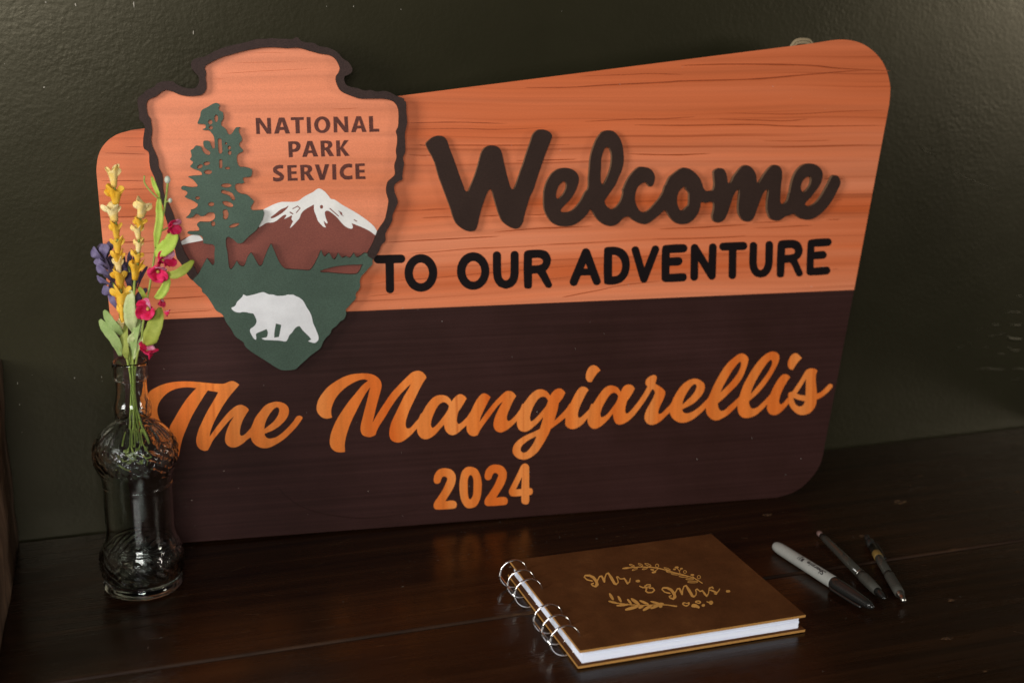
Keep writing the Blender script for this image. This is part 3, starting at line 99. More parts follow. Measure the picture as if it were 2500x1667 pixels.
    'nps_A2': '-1161,4126 -1118,4126 -1067,3977 -1108,3976 -1120,4011 -1159,4009 -1173,3976 -1215,3976|-1137,4093 -1121,4038 -1156,4036',
    'nps_L': '-1042,4126 -1004,4126 -1002,4006 -946,4006 -945,3978 -1040,3976',
    'nps_P': '-1813,3896 -1793,3897 -1773,3898 -1754,3897 -1742,3897 -1730,3895 -1720,3890 -1711,3883 -1705,3874 -1700,3864 -1699,3857 -1699,3849 -1701,3841 -1705,3831 -1710,3821 -1717,3813 -1723,3807 -1731,3802 -1740,3799 -1752,3797 -1764,3797 -1776,3796 -1775,3749 -1812,3747|-1776,3871 -1769,3872 -1762,3873 -1755,3872 -1748,3869 -1743,3864 -1739,3859 -1737,3853 -1738,3847 -1740,3842 -1744,3835 -1750,3830 -1756,3826 -1763,3824 -1770,3824 -1776,3824',
    'nps_A3': '-1632,3899 -1588,3899 -1536,3751 -1579,3750 -1591,3785 -1630,3784 -1644,3750 -1686,3749|-1610,3863 -1594,3810 -1627,3809',
    'nps_R1': '-1510,3899 -1491,3900 -1473,3901 -1455,3900 -1441,3900 -1427,3898 -1414,3893 -1407,3887 -1402,3878 -1399,3869 -1398,3861 -1399,3853 -1401,3846 -1408,3837 -1417,3830 -1425,3823 -1383,3753 -1427,3751 -1463,3809 -1474,3809 -1471,3750 -1507,3749|-1473,3874 -1467,3875 -1461,3876 -1455,3875 -1449,3873 -1444,3870 -1440,3865 -1438,3861 -1438,3856 -1439,3852 -1442,3846 -1446,3841 -1451,3838 -1458,3836 -1465,3835 -1472,3835',
    'nps_K': '-1362,3900 -1327,3900 -1325,3830 -1284,3902 -1241,3902 -1296,3834 -1235,3754 -1279,3751 -1323,3816 -1323,3750 -1360,3750',
    'nps_S': '-1903,3679 -1933,3673 -1937,3671 -1950,3661 -1958,3654 -1962,3649 -1964,3645 -1964,3630 -1963,3618 -1959,3609 -1935,3591 -1909,3576 -1900,3566 -1900,3563 -1913,3557 -1928,3556 -1936,3556 -1961,3564 -1966,3564 -1967,3557 -1967,3532 -1966,3529 -1940,3521 -1911,3522 -1902,3524 -1879,3535 -1875,3538 -1871,3543 -1863,3566 -1863,3571 -1866,3578 -1885,3602 -1916,3620 -1929,3631 -1928,3634 -1921,3640 -1906,3644 -1895,3645 -1879,3643 -1871,3643 -1870,3649 -1868,3676 -1893,3679',
    'nps_E1': '-1830,3674 -1742,3675 -1742,3651 -1795,3649 -1794,3615 -1745,3615 -1746,3590 -1794,3590 -1794,3552 -1737,3553 -1737,3527 -1830,3526',
    'nps_R2': '-1709,3674 -1690,3675 -1671,3676 -1652,3676 -1639,3674 -1625,3672 -1612,3667 -1605,3661 -1600,3653 -1597,3644 -1596,3636 -1597,3628 -1599,3621 -1606,3613 -1615,3605 -1623,3598 -1579,3528 -1623,3527 -1658,3584 -1672,3585 -1671,3527 -1706,3526|-1672,3649 -1666,3650 -1659,3650 -1653,3650 -1647,3648 -1642,3644 -1637,3640 -1636,3636 -1637,3632 -1638,3627 -1641,3622 -1644,3617 -1649,3613 -1656,3611 -1664,3611 -1672,3611',
    'nps_V': '-1570,3676 -1531,3676 -1501,3579 -1473,3678 -1433,3677 -1484,3529 -1526,3528',
    'nps_I2': '-1405,3676 -1369,3676 -1369,3528 -1406,3529',
    'nps_C': '-1251,3680 -1284,3673 -1290,3671 -1295,3668 -1324,3639 -1335,3603 -1336,3593 -1330,3568 -1326,3558 -1299,3535 -1290,3530 -1259,3526 -1247,3526 -1217,3531 -1215,3532 -1215,3567 -1220,3567 -1249,3562 -1278,3565 -1294,3578 -1298,3594 -1299,3599 -1292,3620 -1272,3638 -1247,3644 -1216,3639 -1215,3640 -1214,3674 -1215,3675 -1243,3680',
    'nps_E2': '-1184,3677 -1094,3680 -1093,3655 -1148,3653 -1147,3618 -1097,3619 -1096,3591 -1146,3591 -1146,3556 -1090,3556 -1088,3529 -1184,3530',
    'arrow_base': '-1704,4851 -1730,4838 -1750,4832 -1764,4832 -1802,4837 -1876,4837 -1924,4842 -1986,4835 -2024,4835 -2066,4832 -2093,4826 -2146,4810 -2184,4800 -2274,4781 -2333,4767 -2362,4758 -2402,4744 -2436,4730 -2468,4716 -2544,4674 -2561,4670 -2595,4665 -2632,4654 -2647,4646 -2653,4641 -2659,4634 -2664,4621 -2667,4605 -2666,4595 -2664,4584 -2657,4571 -2645,4554 -2615,4520 -2609,4510 -2603,4495 -2601,4481 -2602,4457 -2608,4434 -2619,4413 -2626,4405 -2639,4394 -2654,4387 -2669,4385 -2703,4385 -2718,4387 -2755,4396 -2785,4409 -2815,4424 -2828,4434 -2839,4446 -2848,4450 -2869,4453 -2896,4453 -2941,4448 -2962,4442 -2980,4434 -2986,4429 -2998,4412 -3009,4403 -3023,4397 -3056,4385 -3072,4377 -3088,4364 -3113,4340 -3148,4314 -3155,4304 -3160,4288 -3161,4270 -3160,4250 -3153,4180 -3153,4163 -3155,4136 -3153,4124 -3148,4111 -3131,4095 -3119,4081 -3113,4068 -3110,4049 -3112,4022 -3124,3964 -3130,3915 -3132,3882 -3129,3862 -3124,3850 -3097,3831 -3089,3821 -3086,3813 -3083,3795 -3085,3730 -3083,3699 -3079,3669 -3076,3656 -3051,3598 -3043,3572 -3039,3542 -3039,3498 -3035,3469 -3024,3431 -2996,3357 -2983,3314 -2979,3294 -2976,3261 -2972,3234 -2912,2992 -2897,2920 -2890,2858 -2884,2832 -2880,2822 -2856,2788 -2846,2772 -2805,2685 -2789,2658 -2776,2639 -2768,2629 -2747,2611 -2709,2568 -2682,2545 -2674,2536 -2668,2524 -2666,2505 -2663,2497 -2641,2478 -2632,2469 -2617,2446 -2593,2405 -2559,2338 -2550,2324 -2537,2311 -2502,2288 -2487,2271 -2476,2252 -2456,2200 -2443,2178 -2413,2134 -2389,2081 -2374,2058 -2360,2044 -2319,2014 -2303,1999 -2296,1986 -2291,1964 -2281,1950 -2265,1932 -2227,1900 -2037,1761 -1994,1731 -1978,1721 -1960,1713 -1946,1709 -1925,1706 -1854,1707 -1834,1710 -1816,1717 -1806,1725 -1783,1748 -1731,1791 -1679,1836 -1596,1893 -1586,1902 -1572,1920 -1555,1961 -1545,1978 -1532,1996 -1520,2009 -1489,2037 -1480,2048 -1477,2054 -1470,2076 -1462,2089 -1448,2099 -1421,2116 -1410,2126 -1392,2148 -1377,2162 -1348,2179 -1340,2186 -1329,2206 -1323,2225 -1322,2235 -1324,2255 -1324,2266 -1317,2281 -1289,2309 -1262,2341 -1236,2363 -1225,2377 -1223,2385 -1223,2414 -1220,2427 -1213,2441 -1194,2461 -1180,2483 -1178,2502 -1180,2529 -1179,2554 -1172,2576 -1164,2592 -1153,2607 -1123,2634 -1095,2667 -1064,2693 -1057,2700 -1052,2711 -1051,2720 -1051,2737 -1050,2744 -1044,2756 -1018,2783 -993,2820 -978,2848 -966,2880 -960,2893 -948,2906 -928,2921 -921,2931 -918,2943 -919,2992 -916,3003 -910,3020 -896,3046 -876,3074 -853,3118 -847,3135 -845,3172 -843,3182 -834,3204 -808,3256 -791,3300 -790,3311 -795,3335 -813,3381 -821,3409 -823,3428 -823,3452 -821,3459 -814,3476 -800,3491 -769,3510 -744,3519 -740,3522 -738,3528 -739,3544 -738,3574 -730,3628 -721,3665 -722,3677 -729,3712 -729,3729 -726,3743 -709,3779 -704,3818 -704,3866 -706,3921 -705,3957 -700,3986 -684,4049 -681,4066 -683,4101 -688,4161 -687,4213 -689,4244 -691,4253 -704,4263 -709,4281 -714,4287 -772,4307 -826,4336 -865,4351 -878,4354 -897,4355 -938,4350 -965,4350 -1020,4363 -1033,4363 -1057,4359 -1076,4359 -1096,4364 -1144,4382 -1163,4386 -1202,4391 -1228,4399 -1243,4406 -1258,4418 -1265,4428 -1270,4440 -1274,4453 -1276,4470 -1274,4490 -1269,4500 -1262,4508 -1256,4511 -1232,4519 -1210,4533 -1200,4544 -1195,4556 -1196,4571 -1203,4589 -1213,4606 -1229,4626 -1243,4637 -1267,4650 -1280,4659 -1291,4670 -1312,4697 -1329,4714 -1344,4726 -1364,4737 -1394,4750 -1422,4760 -1443,4764 -1477,4767 -1499,4773 -1528,4790 -1545,4798 -1563,4801 -1616,4805 -1651,4813 -1663,4819 -1672,4825 -1691,4847 -1698,4851',
    'rim': '-1704,4857 -1711,4856 -1736,4842 -1753,4837 -1763,4837 -1798,4842 -1856,4841 -1920,4847 -1946,4846 -1990,4840 -2031,4840 -2071,4837 -2094,4832 -2143,4816 -2183,4806 -2274,4787 -2339,4771 -2407,4749 -2445,4733 -2477,4717 -2535,4685 -2551,4678 -2563,4675 -2596,4671 -2636,4659 -2648,4653 -2658,4645 -2665,4635 -2671,4620 -2673,4610 -2673,4590 -2671,4580 -2664,4567 -2653,4551 -2620,4514 -2613,4503 -2608,4484 -2609,4460 -2611,4446 -2615,4435 -2627,4414 -2640,4400 -2658,4393 -2670,4391 -2700,4391 -2720,4394 -2752,4402 -2786,4416 -2815,4432 -2823,4439 -2833,4450 -2843,4456 -2861,4459 -2884,4460 -2938,4455 -2969,4446 -2983,4439 -2991,4433 -3001,4417 -3010,4409 -3024,4403 -3053,4393 -3073,4383 -3087,4372 -3114,4346 -3149,4321 -3160,4307 -3165,4294 -3167,4276 -3166,4247 -3158,4177 -3160,4129 -3157,4115 -3152,4106 -3134,4090 -3123,4077 -3117,4062 -3115,4047 -3118,4018 -3132,3951 -3137,3905 -3138,3877 -3134,3857 -3131,3851 -3125,3843 -3101,3828 -3092,3816 -3088,3796 -3091,3727 -3088,3693 -3083,3661 -3058,3600 -3047,3565 -3045,3541 -3044,3495 -3039,3463 -3029,3429 -3003,3360 -2989,3319 -2985,3299 -2978,3238 -2934,3063 -2911,2962 -2905,2931 -2896,2860 -2890,2833 -2883,2818 -2865,2794 -2853,2775 -2814,2693 -2797,2663 -2778,2635 -2769,2624 -2757,2615 -2755,2614 -2755,2617 -2745,2628 -2712,2658 -2705,2666 -2704,2669 -2714,2684 -2727,2726 -2787,2824 -2813,2873 -2827,2906 -2834,2931 -2860,3046 -2887,3188 -2900,3240 -2913,3279 -2930,3323 -2962,3391 -2974,3428 -2980,3461 -2982,3480 -2982,3513 -2979,3543 -2978,3581 -2981,3612 -2986,3629 -2999,3653 -3006,3669 -3010,3696 -3011,3733 -3014,3759 -3023,3787 -3054,3869 -3059,3887 -3062,3906 -3063,3923 -3061,3955 -3051,4005 -3050,4034 -3055,4082 -3056,4107 -3058,4120 -3063,4130 -3077,4149 -3083,4167 -3089,4220 -3087,4255 -3079,4280 -3064,4296 -3044,4305 -3022,4312 -3001,4321 -2943,4367 -2917,4379 -2912,4381 -2903,4381 -2888,4378 -2842,4361 -2796,4339 -2768,4331 -2739,4325 -2709,4322 -2658,4323 -2611,4330 -2589,4337 -2571,4349 -2561,4360 -2548,4384 -2544,4396 -2543,4408 -2542,4439 -2547,4484 -2546,4503 -2542,4521 -2541,4540 -2552,4575 -2550,4585 -2536,4602 -2521,4613 -2466,4642 -2434,4658 -2388,4677 -2365,4685 -2315,4697 -2236,4720 -2147,4742 -2030,4762 -1984,4766 -1916,4766 -1804,4758 -1773,4759 -1728,4764 -1704,4763 -1686,4762 -1657,4756 -1605,4739 -1499,4710 -1470,4705 -1429,4702 -1399,4694 -1373,4681 -1359,4672 -1348,4661 -1336,4645 -1327,4629 -1312,4594 -1309,4581 -1308,4568 -1311,4558 -1321,4533 -1340,4510 -1346,4498 -1349,4483 -1350,4471 -1347,4452 -1341,4429 -1326,4394 -1313,4374 -1295,4357 -1276,4346 -1233,4327 -1185,4309 -1145,4295 -1121,4291 -1088,4289 -924,4291 -879,4286 -852,4281 -822,4271 -800,4259 -780,4237 -768,4218 -759,4189 -756,4158 -756,4116 -759,4054 -764,4024 -768,4013 -781,3992 -785,3982 -784,3967 -774,3934 -774,3895 -778,3857 -789,3802 -789,3782 -784,3748 -785,3732 -789,3713 -803,3676 -808,3658 -808,3632 -803,3594 -804,3574 -811,3557 -872,3507 -879,3495 -887,3472 -893,3440 -893,3407 -891,3387 -877,3340 -874,3318 -874,3303 -886,3239 -908,3147 -922,3120 -971,3055 -992,3023 -1038,2912 -1073,2853 -1095,2813 -1095,2800 -1091,2790 -1070,2773 -1047,2758 -1042,2757 -1018,2781 -993,2817 -976,2847 -964,2881 -957,2894 -948,2904 -926,2921 -918,2932 -914,2948 -917,2974 -916,2996 -913,3009 -894,3047 -877,3069 -852,3116 -844,3140 -843,3173 -842,3180 -832,3204 -805,3258 -794,3286 -788,3303 -788,3319 -793,3340 -811,3385 -818,3408 -821,3432 -821,3453 -819,3459 -815,3471 -802,3486 -772,3506 -763,3510 -747,3513 -742,3516 -738,3521 -735,3528 -738,3549 -736,3572 -728,3627 -719,3661 -720,3683 -727,3715 -728,3731 -723,3745 -710,3769 -705,3788 -702,3814 -702,3840 -705,3928 -704,3954 -702,3970 -683,4042 -680,4061 -680,4096 -687,4164 -685,4219 -688,4257 -691,4261 -703,4265 -705,4270 -706,4284 -709,4289 -715,4294 -775,4313 -834,4346 -863,4356 -887,4361 -908,4362 -946,4356 -968,4356 -980,4358 -1009,4368 -1027,4371 -1042,4370 -1062,4365 -1079,4365 -1101,4371 -1149,4389 -1208,4399 -1230,4405 -1243,4411 -1255,4421 -1262,4430 -1267,4441 -1271,4454 -1273,4472 -1271,4489 -1266,4499 -1260,4503 -1233,4512 -1207,4529 -1196,4542 -1192,4558 -1194,4576 -1201,4593 -1218,4619 -1232,4634 -1242,4641 -1267,4654 -1279,4663 -1288,4671 -1315,4705 -1332,4722 -1352,4736 -1373,4746 -1392,4755 -1423,4765 -1442,4769 -1478,4773 -1495,4776 -1509,4783 -1528,4796 -1544,4803 -1561,4806 -1617,4810 -1652,4818 -1664,4824 -1671,4830 -1689,4852 -1699,4857',
    'green': '-2467,4260 -2484,4255 -2499,4249 -2545,4221 -2581,4205 -2593,4198 -2604,4182 -2608,4170 -2612,4142 -2638,4085 -2640,4079 -2638,4072 -2631,4068 -2602,4069 -2573,4066 -2567,4050 -2566,4044 -2568,4038 -2572,4031 -2577,4028 -2585,4025 -2596,4022 -2599,4021 -2598,4020 -2587,4014 -2576,4011 -2554,4015 -2542,4012 -2532,4004 -2505,3967 -2497,3947 -2494,3919 -2492,3886 -2494,3855 -2496,3847 -2499,3843 -2506,3841 -2513,3843 -2518,3847 -2523,3857 -2536,3898 -2540,3905 -2545,3910 -2556,3915 -2581,3915 -2592,3911 -2595,3906 -2597,3897 -2597,3883 -2594,3865 -2590,3857 -2582,3847 -2553,3825 -2541,3812 -2537,3803 -2538,3796 -2541,3788 -2544,3785 -2552,3782 -2562,3783 -2576,3789 -2586,3796 -2596,3806 -2603,3817 -2610,3831 -2614,3849 -2619,3857 -2626,3864 -2642,3869 -2659,3871 -2668,3868 -2673,3863 -2689,3843 -2716,3828 -2709,3790 -2709,3772 -2713,3762 -2726,3744 -2701,3726 -2698,3720 -2698,3717 -2700,3710 -2708,3700 -2723,3687 -2725,3683 -2725,3679 -2720,3673 -2697,3658 -2684,3652 -2651,3641 -2633,3630 -2626,3622 -2623,3615 -2623,3598 -2625,3597 -2699,3594 -2749,3587 -2749,3585 -2708,3559 -2694,3544 -2672,3514 -2668,3506 -2667,3501 -2672,3491 -2711,3487 -2738,3488 -2791,3501 -2802,3499 -2809,3495 -2816,3487 -2818,3482 -2815,3473 -2811,3468 -2805,3465 -2788,3461 -2778,3456 -2767,3448 -2763,3441 -2763,3433 -2768,3423 -2776,3413 -2789,3402 -2789,3400 -2763,3383 -2735,3372 -2711,3359 -2683,3339 -2677,3334 -2673,3326 -2674,3318 -2677,3310 -2681,3304 -2690,3296 -2699,3290 -2715,3283 -2740,3277 -2740,3260 -2749,3243 -2758,3230 -2788,3205 -2768,3201 -2754,3200 -2741,3204 -2724,3212 -2698,3238 -2690,3241 -2685,3241 -2676,3237 -2657,3219 -2645,3216 -2632,3215 -2619,3221 -2589,3245 -2577,3249 -2565,3251 -2543,3250 -2532,3246 -2527,3240 -2523,3232 -2520,3216 -2522,3197 -2529,3184 -2539,3175 -2559,3164 -2567,3162 -2580,3160 -2608,3161 -2653,3165 -2663,3163 -2678,3154 -2686,3145 -2690,3136 -2687,3126 -2676,3110 -2672,3101 -2671,3093 -2673,3080 -2674,3078 -2721,3076 -2758,3077 -2772,3074 -2781,3062 -2780,3060 -2772,3055 -2756,3047 -2680,3042 -2662,3036 -2649,3023 -2643,3012 -2639,2988 -2640,2961 -2638,2960 -2586,2952 -2563,2951 -2555,2948 -2548,2943 -2541,2936 -2538,2928 -2536,2916 -2537,2896 -2543,2862 -2545,2777 -2555,2755 -2562,2752 -2571,2757 -2611,2818 -2613,2819 -2651,2757 -2692,2681 -2712,2658 -2745,2628 -2755,2616 -2709,2563 -2690,2547 -2679,2536 -2674,2525 -2674,2511 -2672,2501 -2666,2494 -2645,2477 -2625,2451 -2596,2401 -2561,2332 -2553,2321 -2544,2312 -2507,2288 -2499,2280 -2491,2269 -2478,2244 -2470,2219 -2462,2200 -2448,2177 -2420,2136 -2394,2079 -2381,2059 -2364,2043 -2324,2014 -2308,1999 -2304,1991 -2302,1976 -2298,1966 -2292,1957 -2275,1937 -2247,1912 -2198,1874 -2107,1810 -2032,1754 -1997,1730 -1976,1717 -1956,1710 -1933,1706 -1869,1705 -1840,1708 -1824,1712 -1811,1720 -1784,1748 -1733,1789 -1680,1835 -1654,1854 -1598,1891 -1580,1907 -1568,1925 -1549,1969 -1532,1994 -1516,2013 -1498,2027 -1477,2048 -1472,2059 -1468,2077 -1462,2088 -1451,2097 -1418,2117 -1388,2151 -1376,2162 -1347,2178 -1339,2186 -1331,2197 -1326,2209 -1319,2233 -1319,2248 -1321,2263 -1321,2270 -1318,2277 -1312,2286 -1291,2305 -1258,2343 -1229,2368 -1221,2380 -1219,2391 -1220,2418 -1217,2431 -1212,2440 -1195,2457 -1185,2471 -1175,2492 -1174,2514 -1177,2536 -1176,2556 -1168,2580 -1159,2597 -1150,2608 -1117,2638 -1091,2669 -1068,2688 -1052,2705 -1048,2716 -1049,2740 -1044,2756 -1079,2779 -1091,2790 -1095,2800 -1095,2816 -1114,2822 -1121,2821 -1131,2816 -1173,2787 -1181,2783 -1192,2781 -1198,2782 -1210,2790 -1215,2799 -1226,2825 -1240,2804 -1255,2786 -1262,2780 -1270,2778 -1278,2780 -1293,2790 -1302,2793 -1311,2791 -1328,2782 -1336,2781 -1342,2784 -1348,2788 -1360,2802 -1377,2829 -1393,2793 -1404,2776 -1410,2771 -1417,2769 -1423,2769 -1429,2773 -1437,2781 -1453,2816 -1465,2833 -1481,2821 -1501,2800 -1508,2798 -1515,2802 -1520,2807 -1528,2822 -1540,2862 -1572,2792 -1603,2733 -1628,2696 -1636,2686 -1649,2676 -1658,2671 -1679,2670 -1735,2678 -1874,2690 -1892,2697 -1909,2711 -1921,2726 -1939,2755 -1961,2803 -1989,2882 -2012,2938 -2047,2875 -2081,2798 -2097,2751 -2103,2740 -2111,2732 -2123,2729 -2128,2730 -2134,2734 -2140,2741 -2155,2770 -2179,2821 -2202,2859 -2221,2839 -2237,2816 -2262,2748 -2267,2740 -2273,2734 -2281,2731 -2288,2731 -2301,2735 -2310,2740 -2322,2753 -2339,2783 -2365,2739 -2381,2717 -2392,2708 -2398,2707 -2405,2711 -2413,2725 -2415,2741 -2415,2756 -2418,2772 -2418,2796 -2421,2851 -2423,2879 -2429,2907 -2433,2948 -2433,2987 -2429,3001 -2426,3006 -2420,3012 -2414,3015 -2404,3015 -2397,3012 -2367,2994 -2354,2983 -2334,2960 -2326,2954 -2318,2951 -2295,2951 -2277,2958 -2260,2972 -2250,2984 -2212,3020 -2174,3048 -2153,3065 -2130,3092 -2120,3107 -2111,3128 -2088,3166 -2079,3186 -2069,3220 -2067,3240 -2070,3250 -2076,3262 -2146,3257 -2168,3258 -2179,3264 -2185,3271 -2187,3278 -2186,3290 -2177,3309 -2165,3326 -2155,3345 -2155,3347 -2176,3367 -2192,3385 -2217,3406 -2234,3412 -2255,3414 -2269,3417 -2293,3428 -2308,3441 -2321,3464 -2324,3474 -2324,3491 -2321,3502 -2317,3508 -2308,3513 -2295,3515 -2262,3513 -2254,3514 -2248,3517 -2238,3524 -2237,3526 -2245,3539 -2250,3551 -2250,3558 -2247,3564 -2242,3568 -2231,3571 -2190,3574 -2184,3575 -2175,3579 -2170,3585 -2166,3594 -2160,3620 -2160,3633 -2162,3639 -2167,3646 -2186,3656 -2220,3664 -2235,3667 -2263,3666 -2273,3670 -2286,3684 -2290,3694 -2295,3712 -2298,3735 -2297,3759 -2292,3779 -2288,3784 -2276,3795 -2263,3801 -2247,3806 -2240,3811 -2238,3815 -2238,3823 -2242,3831 -2262,3853 -2267,3862 -2270,3871 -2269,3884 -2266,3893 -2246,3908 -2243,3917 -2243,3933 -2246,3946 -2254,3964 -2264,3981 -2268,3997 -2269,4007 -2267,4016 -2256,4036 -2277,4036 -2292,4032 -2302,4021 -2325,3985 -2338,3972 -2344,3969 -2353,3968 -2360,3970 -2366,3975 -2372,3982 -2379,4005 -2389,4023 -2398,4032 -2418,4045 -2426,4055 -2427,4067 -2424,4084 -2419,4095 -2408,4108 -2403,4123 -2402,4150 -2404,4166 -2406,4173 -2410,4177 -2433,4189 -2441,4197 -2443,4208 -2443,4218 -2439,4226 -2430,4236 -2430,4239 -2443,4252 -2455,4258|-2470,4153 -2463,4153 -2458,4148 -2453,4139 -2451,4126 -2451,4112 -2456,4097 -2462,4089 -2471,4085 -2476,4087 -2481,4092 -2486,4105 -2487,4119 -2486,4129 -2482,4140 -2478,4148|-2528,4108 -2518,4107 -2513,4104 -2508,4097 -2506,4089 -2506,4081 -2510,4071 -2516,4065 -2524,4062 -2530,4063 -2539,4067 -2544,4075 -2546,4084 -2544,4093 -2539,4101 -2533,4106|-2527,4052 -2519,4052 -2512,4050 -2507,4046 -2504,4039 -2503,4033 -2506,4026 -2511,4020 -2518,4016 -2524,4016 -2533,4018 -2540,4025 -2541,4030 -2541,4037 -2538,4044 -2533,4049|-2449,3935 -2441,3934 -2435,3930 -2430,3922 -2429,3915 -2426,3810 -2430,3800 -2435,3795 -2441,3793 -2449,3793 -2456,3797 -2460,3804 -2462,3815 -2465,3907 -2465,3922 -2459,3930|-2393,3898 -2388,3898 -2383,3896 -2378,3889 -2378,3885 -2381,3881 -2387,3877 -2395,3877 -2402,3884 -2400,3893|-2363,3866 -2359,3866 -2353,3864 -2349,3858 -2346,3849 -2350,3836 -2353,3832 -2361,3828 -2365,3828 -2372,3832 -2375,3838 -2377,3845 -2377,3850 -2374,3859 -2370,3863|-2364,3822 -2356,3822 -2352,3820 -2346,3814 -2343,3806 -2344,3796 -2347,3788 -2353,3783 -2358,3780 -2365,3780 -2369,3782 -2375,3789 -2377,3796 -2377,3807 -2375,3812 -2369,3819|-2447,3743 -2443,3743 -2436,3740 -2432,3734 -2431,3730 -2433,3669 -2438,3660 -2448,3656 -2454,3657 -2457,3660 -2461,3664 -2463,3672 -2461,3729 -2456,3739|-2576,3723 -2563,3723 -2553,3720 -2547,3716 -2544,3707 -2548,3697 -2562,3689 -2573,3686 -2588,3686 -2601,3692 -2606,3700 -2604,3709 -2592,3718|-2629,3698 -2621,3697 -2615,3694 -2611,3687 -2612,3678 -2619,3669 -2627,3662 -2640,3658 -2652,3657 -2661,3661 -2664,3666 -2665,3672 -2662,3680 -2658,3685 -2644,3695|-2393,3671 -2379,3671 -2369,3668 -2362,3662 -2361,3656 -2367,3649 -2379,3645 -2393,3646 -2401,3648 -2410,3655 -2410,3661 -2405,3667|-2572,3647 -2558,3647 -2546,3643 -2538,3639 -2533,3633 -2531,3629 -2531,3621 -2533,3616 -2544,3608 -2563,3603 -2578,3605 -2593,3611 -2597,3615 -2601,3622 -2601,3629 -2598,3635 -2588,3642|-2412,3517 -2389,3517 -2371,3511 -2359,3502 -2357,3496 -2358,3492 -2363,3487 -2372,3482 -2390,3477 -2414,3477 -2427,3479 -2440,3483 -2446,3488 -2452,3493 -2453,3499 -2451,3503 -2445,3509 -2436,3513 -2425,3516|-2439,3458 -2429,3456 -2392,3444 -2355,3425 -2350,3419 -2329,3380 -2328,3371 -2332,3363 -2340,3357 -2354,3359 -2359,3363 -2379,3398 -2405,3411 -2441,3422 -2451,3427 -2454,3432 -2456,3438 -2455,3447 -2448,3455|-2676,3403 -2665,3402 -2655,3395 -2652,3389 -2652,3382 -2656,3375 -2661,3372 -2671,3369 -2677,3369 -2688,3373 -2693,3379 -2695,3386 -2692,3394 -2686,3399|-2435,3353 -2415,3353 -2404,3351 -2386,3343 -2374,3337 -2358,3325 -2351,3316 -2348,3307 -2350,3299 -2355,3295 -2361,3293 -2376,3292 -2393,3296 -2419,3307 -2437,3320 -2445,3330 -2447,3336 -2448,3342 -2446,3347 -2442,3351|-2554,3347 -2547,3347 -2535,3344 -2527,3338 -2524,3334 -2522,3329 -2523,3321 -2526,3315 -2531,3310 -2546,3305 -2557,3305 -2569,3309 -2577,3317 -2580,3328 -2575,3337 -2566,3344|-2431,3274 -2419,3274 -2412,3271 -2406,3266 -2402,3258 -2395,3229 -2401,3201 -2404,3191 -2412,3183 -2422,3179 -2431,3179 -2440,3183 -2445,3190 -2449,3199 -2449,3209 -2444,3226 -2449,3247 -2449,3253 -2447,3261 -2443,3267 -2437,3272|-2545,3167 -2536,3167 -2528,3163 -2524,3157 -2521,3149 -2521,3140 -2524,3129 -2529,3122 -2538,3117 -2546,3118 -2552,3121 -2559,3129 -2561,3139 -2561,3147 -2557,3157 -2550,3165|-2330,3144 -2315,3144 -2307,3142 -2302,3137 -2301,3131 -2304,3127 -2317,3115 -2338,3105 -2364,3099 -2375,3098 -2386,3099 -2393,3103 -2396,3106 -2396,3112 -2394,3117 -2382,3127 -2360,3137 -2341,3142|-1172,2711 -1145,2711 -1143,2710 -1144,2707 -1165,2663 -1184,2635 -1196,2624 -1210,2619 -1241,2617 -1271,2618 -1376,2629 -1476,2643 -1522,2644 -1547,2649 -1555,2652 -1559,2656 -1558,2658 -1548,2665 -1520,2676 -1452,2692 -1399,2702 -1350,2707 -1298,2710 -1235,2712',
    'mountain': '-1544,3447 -1560,3441 -1596,3415 -1672,3379 -1726,3340 -1748,3331 -1785,3326 -1872,3329 -1899,3328 -1937,3319 -2003,3293 -2070,3260 -2079,3239 -2085,3218 -2092,3203 -2107,3185 -2157,3162 -2209,3144 -2274,3125 -2324,3108 -2395,3077 -2505,3027 -2597,2989 -2617,2985 -2637,2987 -2649,2995 -2661,3017 -2672,3029 -2682,3034 -2699,3038 -2723,3037 -2751,3032 -2801,3014 -2822,3004 -2844,2990 -2871,2966 -2884,2947 -2891,2928 -2895,2898 -2890,2858 -2883,2830 -2876,2816 -2856,2789 -2846,2772 -2804,2685 -2789,2658 -2776,2639 -2768,2630 -2747,2612 -2709,2569 -2676,2540 -1182,2483 -1178,2497 -1180,2529 -1179,2554 -1172,2576 -1163,2594 -1153,2608 -1123,2635 -1095,2667 -1064,2693 -1058,2701 -1052,2712 -1051,2720 -1051,2738 -1050,2745 -1045,2756 -1019,2783 -994,2820 -978,2848 -966,2880 -960,2893 -953,2902 -935,2916 -931,2921 -955,2955 -987,3019 -1008,3054 -1029,3082 -1070,3120 -1123,3163 -1165,3193 -1222,3229 -1325,3290 -1374,3327 -1391,3338 -1401,3342 -1420,3344 -1430,3348 -1436,3354 -1444,3370 -1453,3383 -1483,3417 -1499,3430 -1518,3442 -1531,3447',
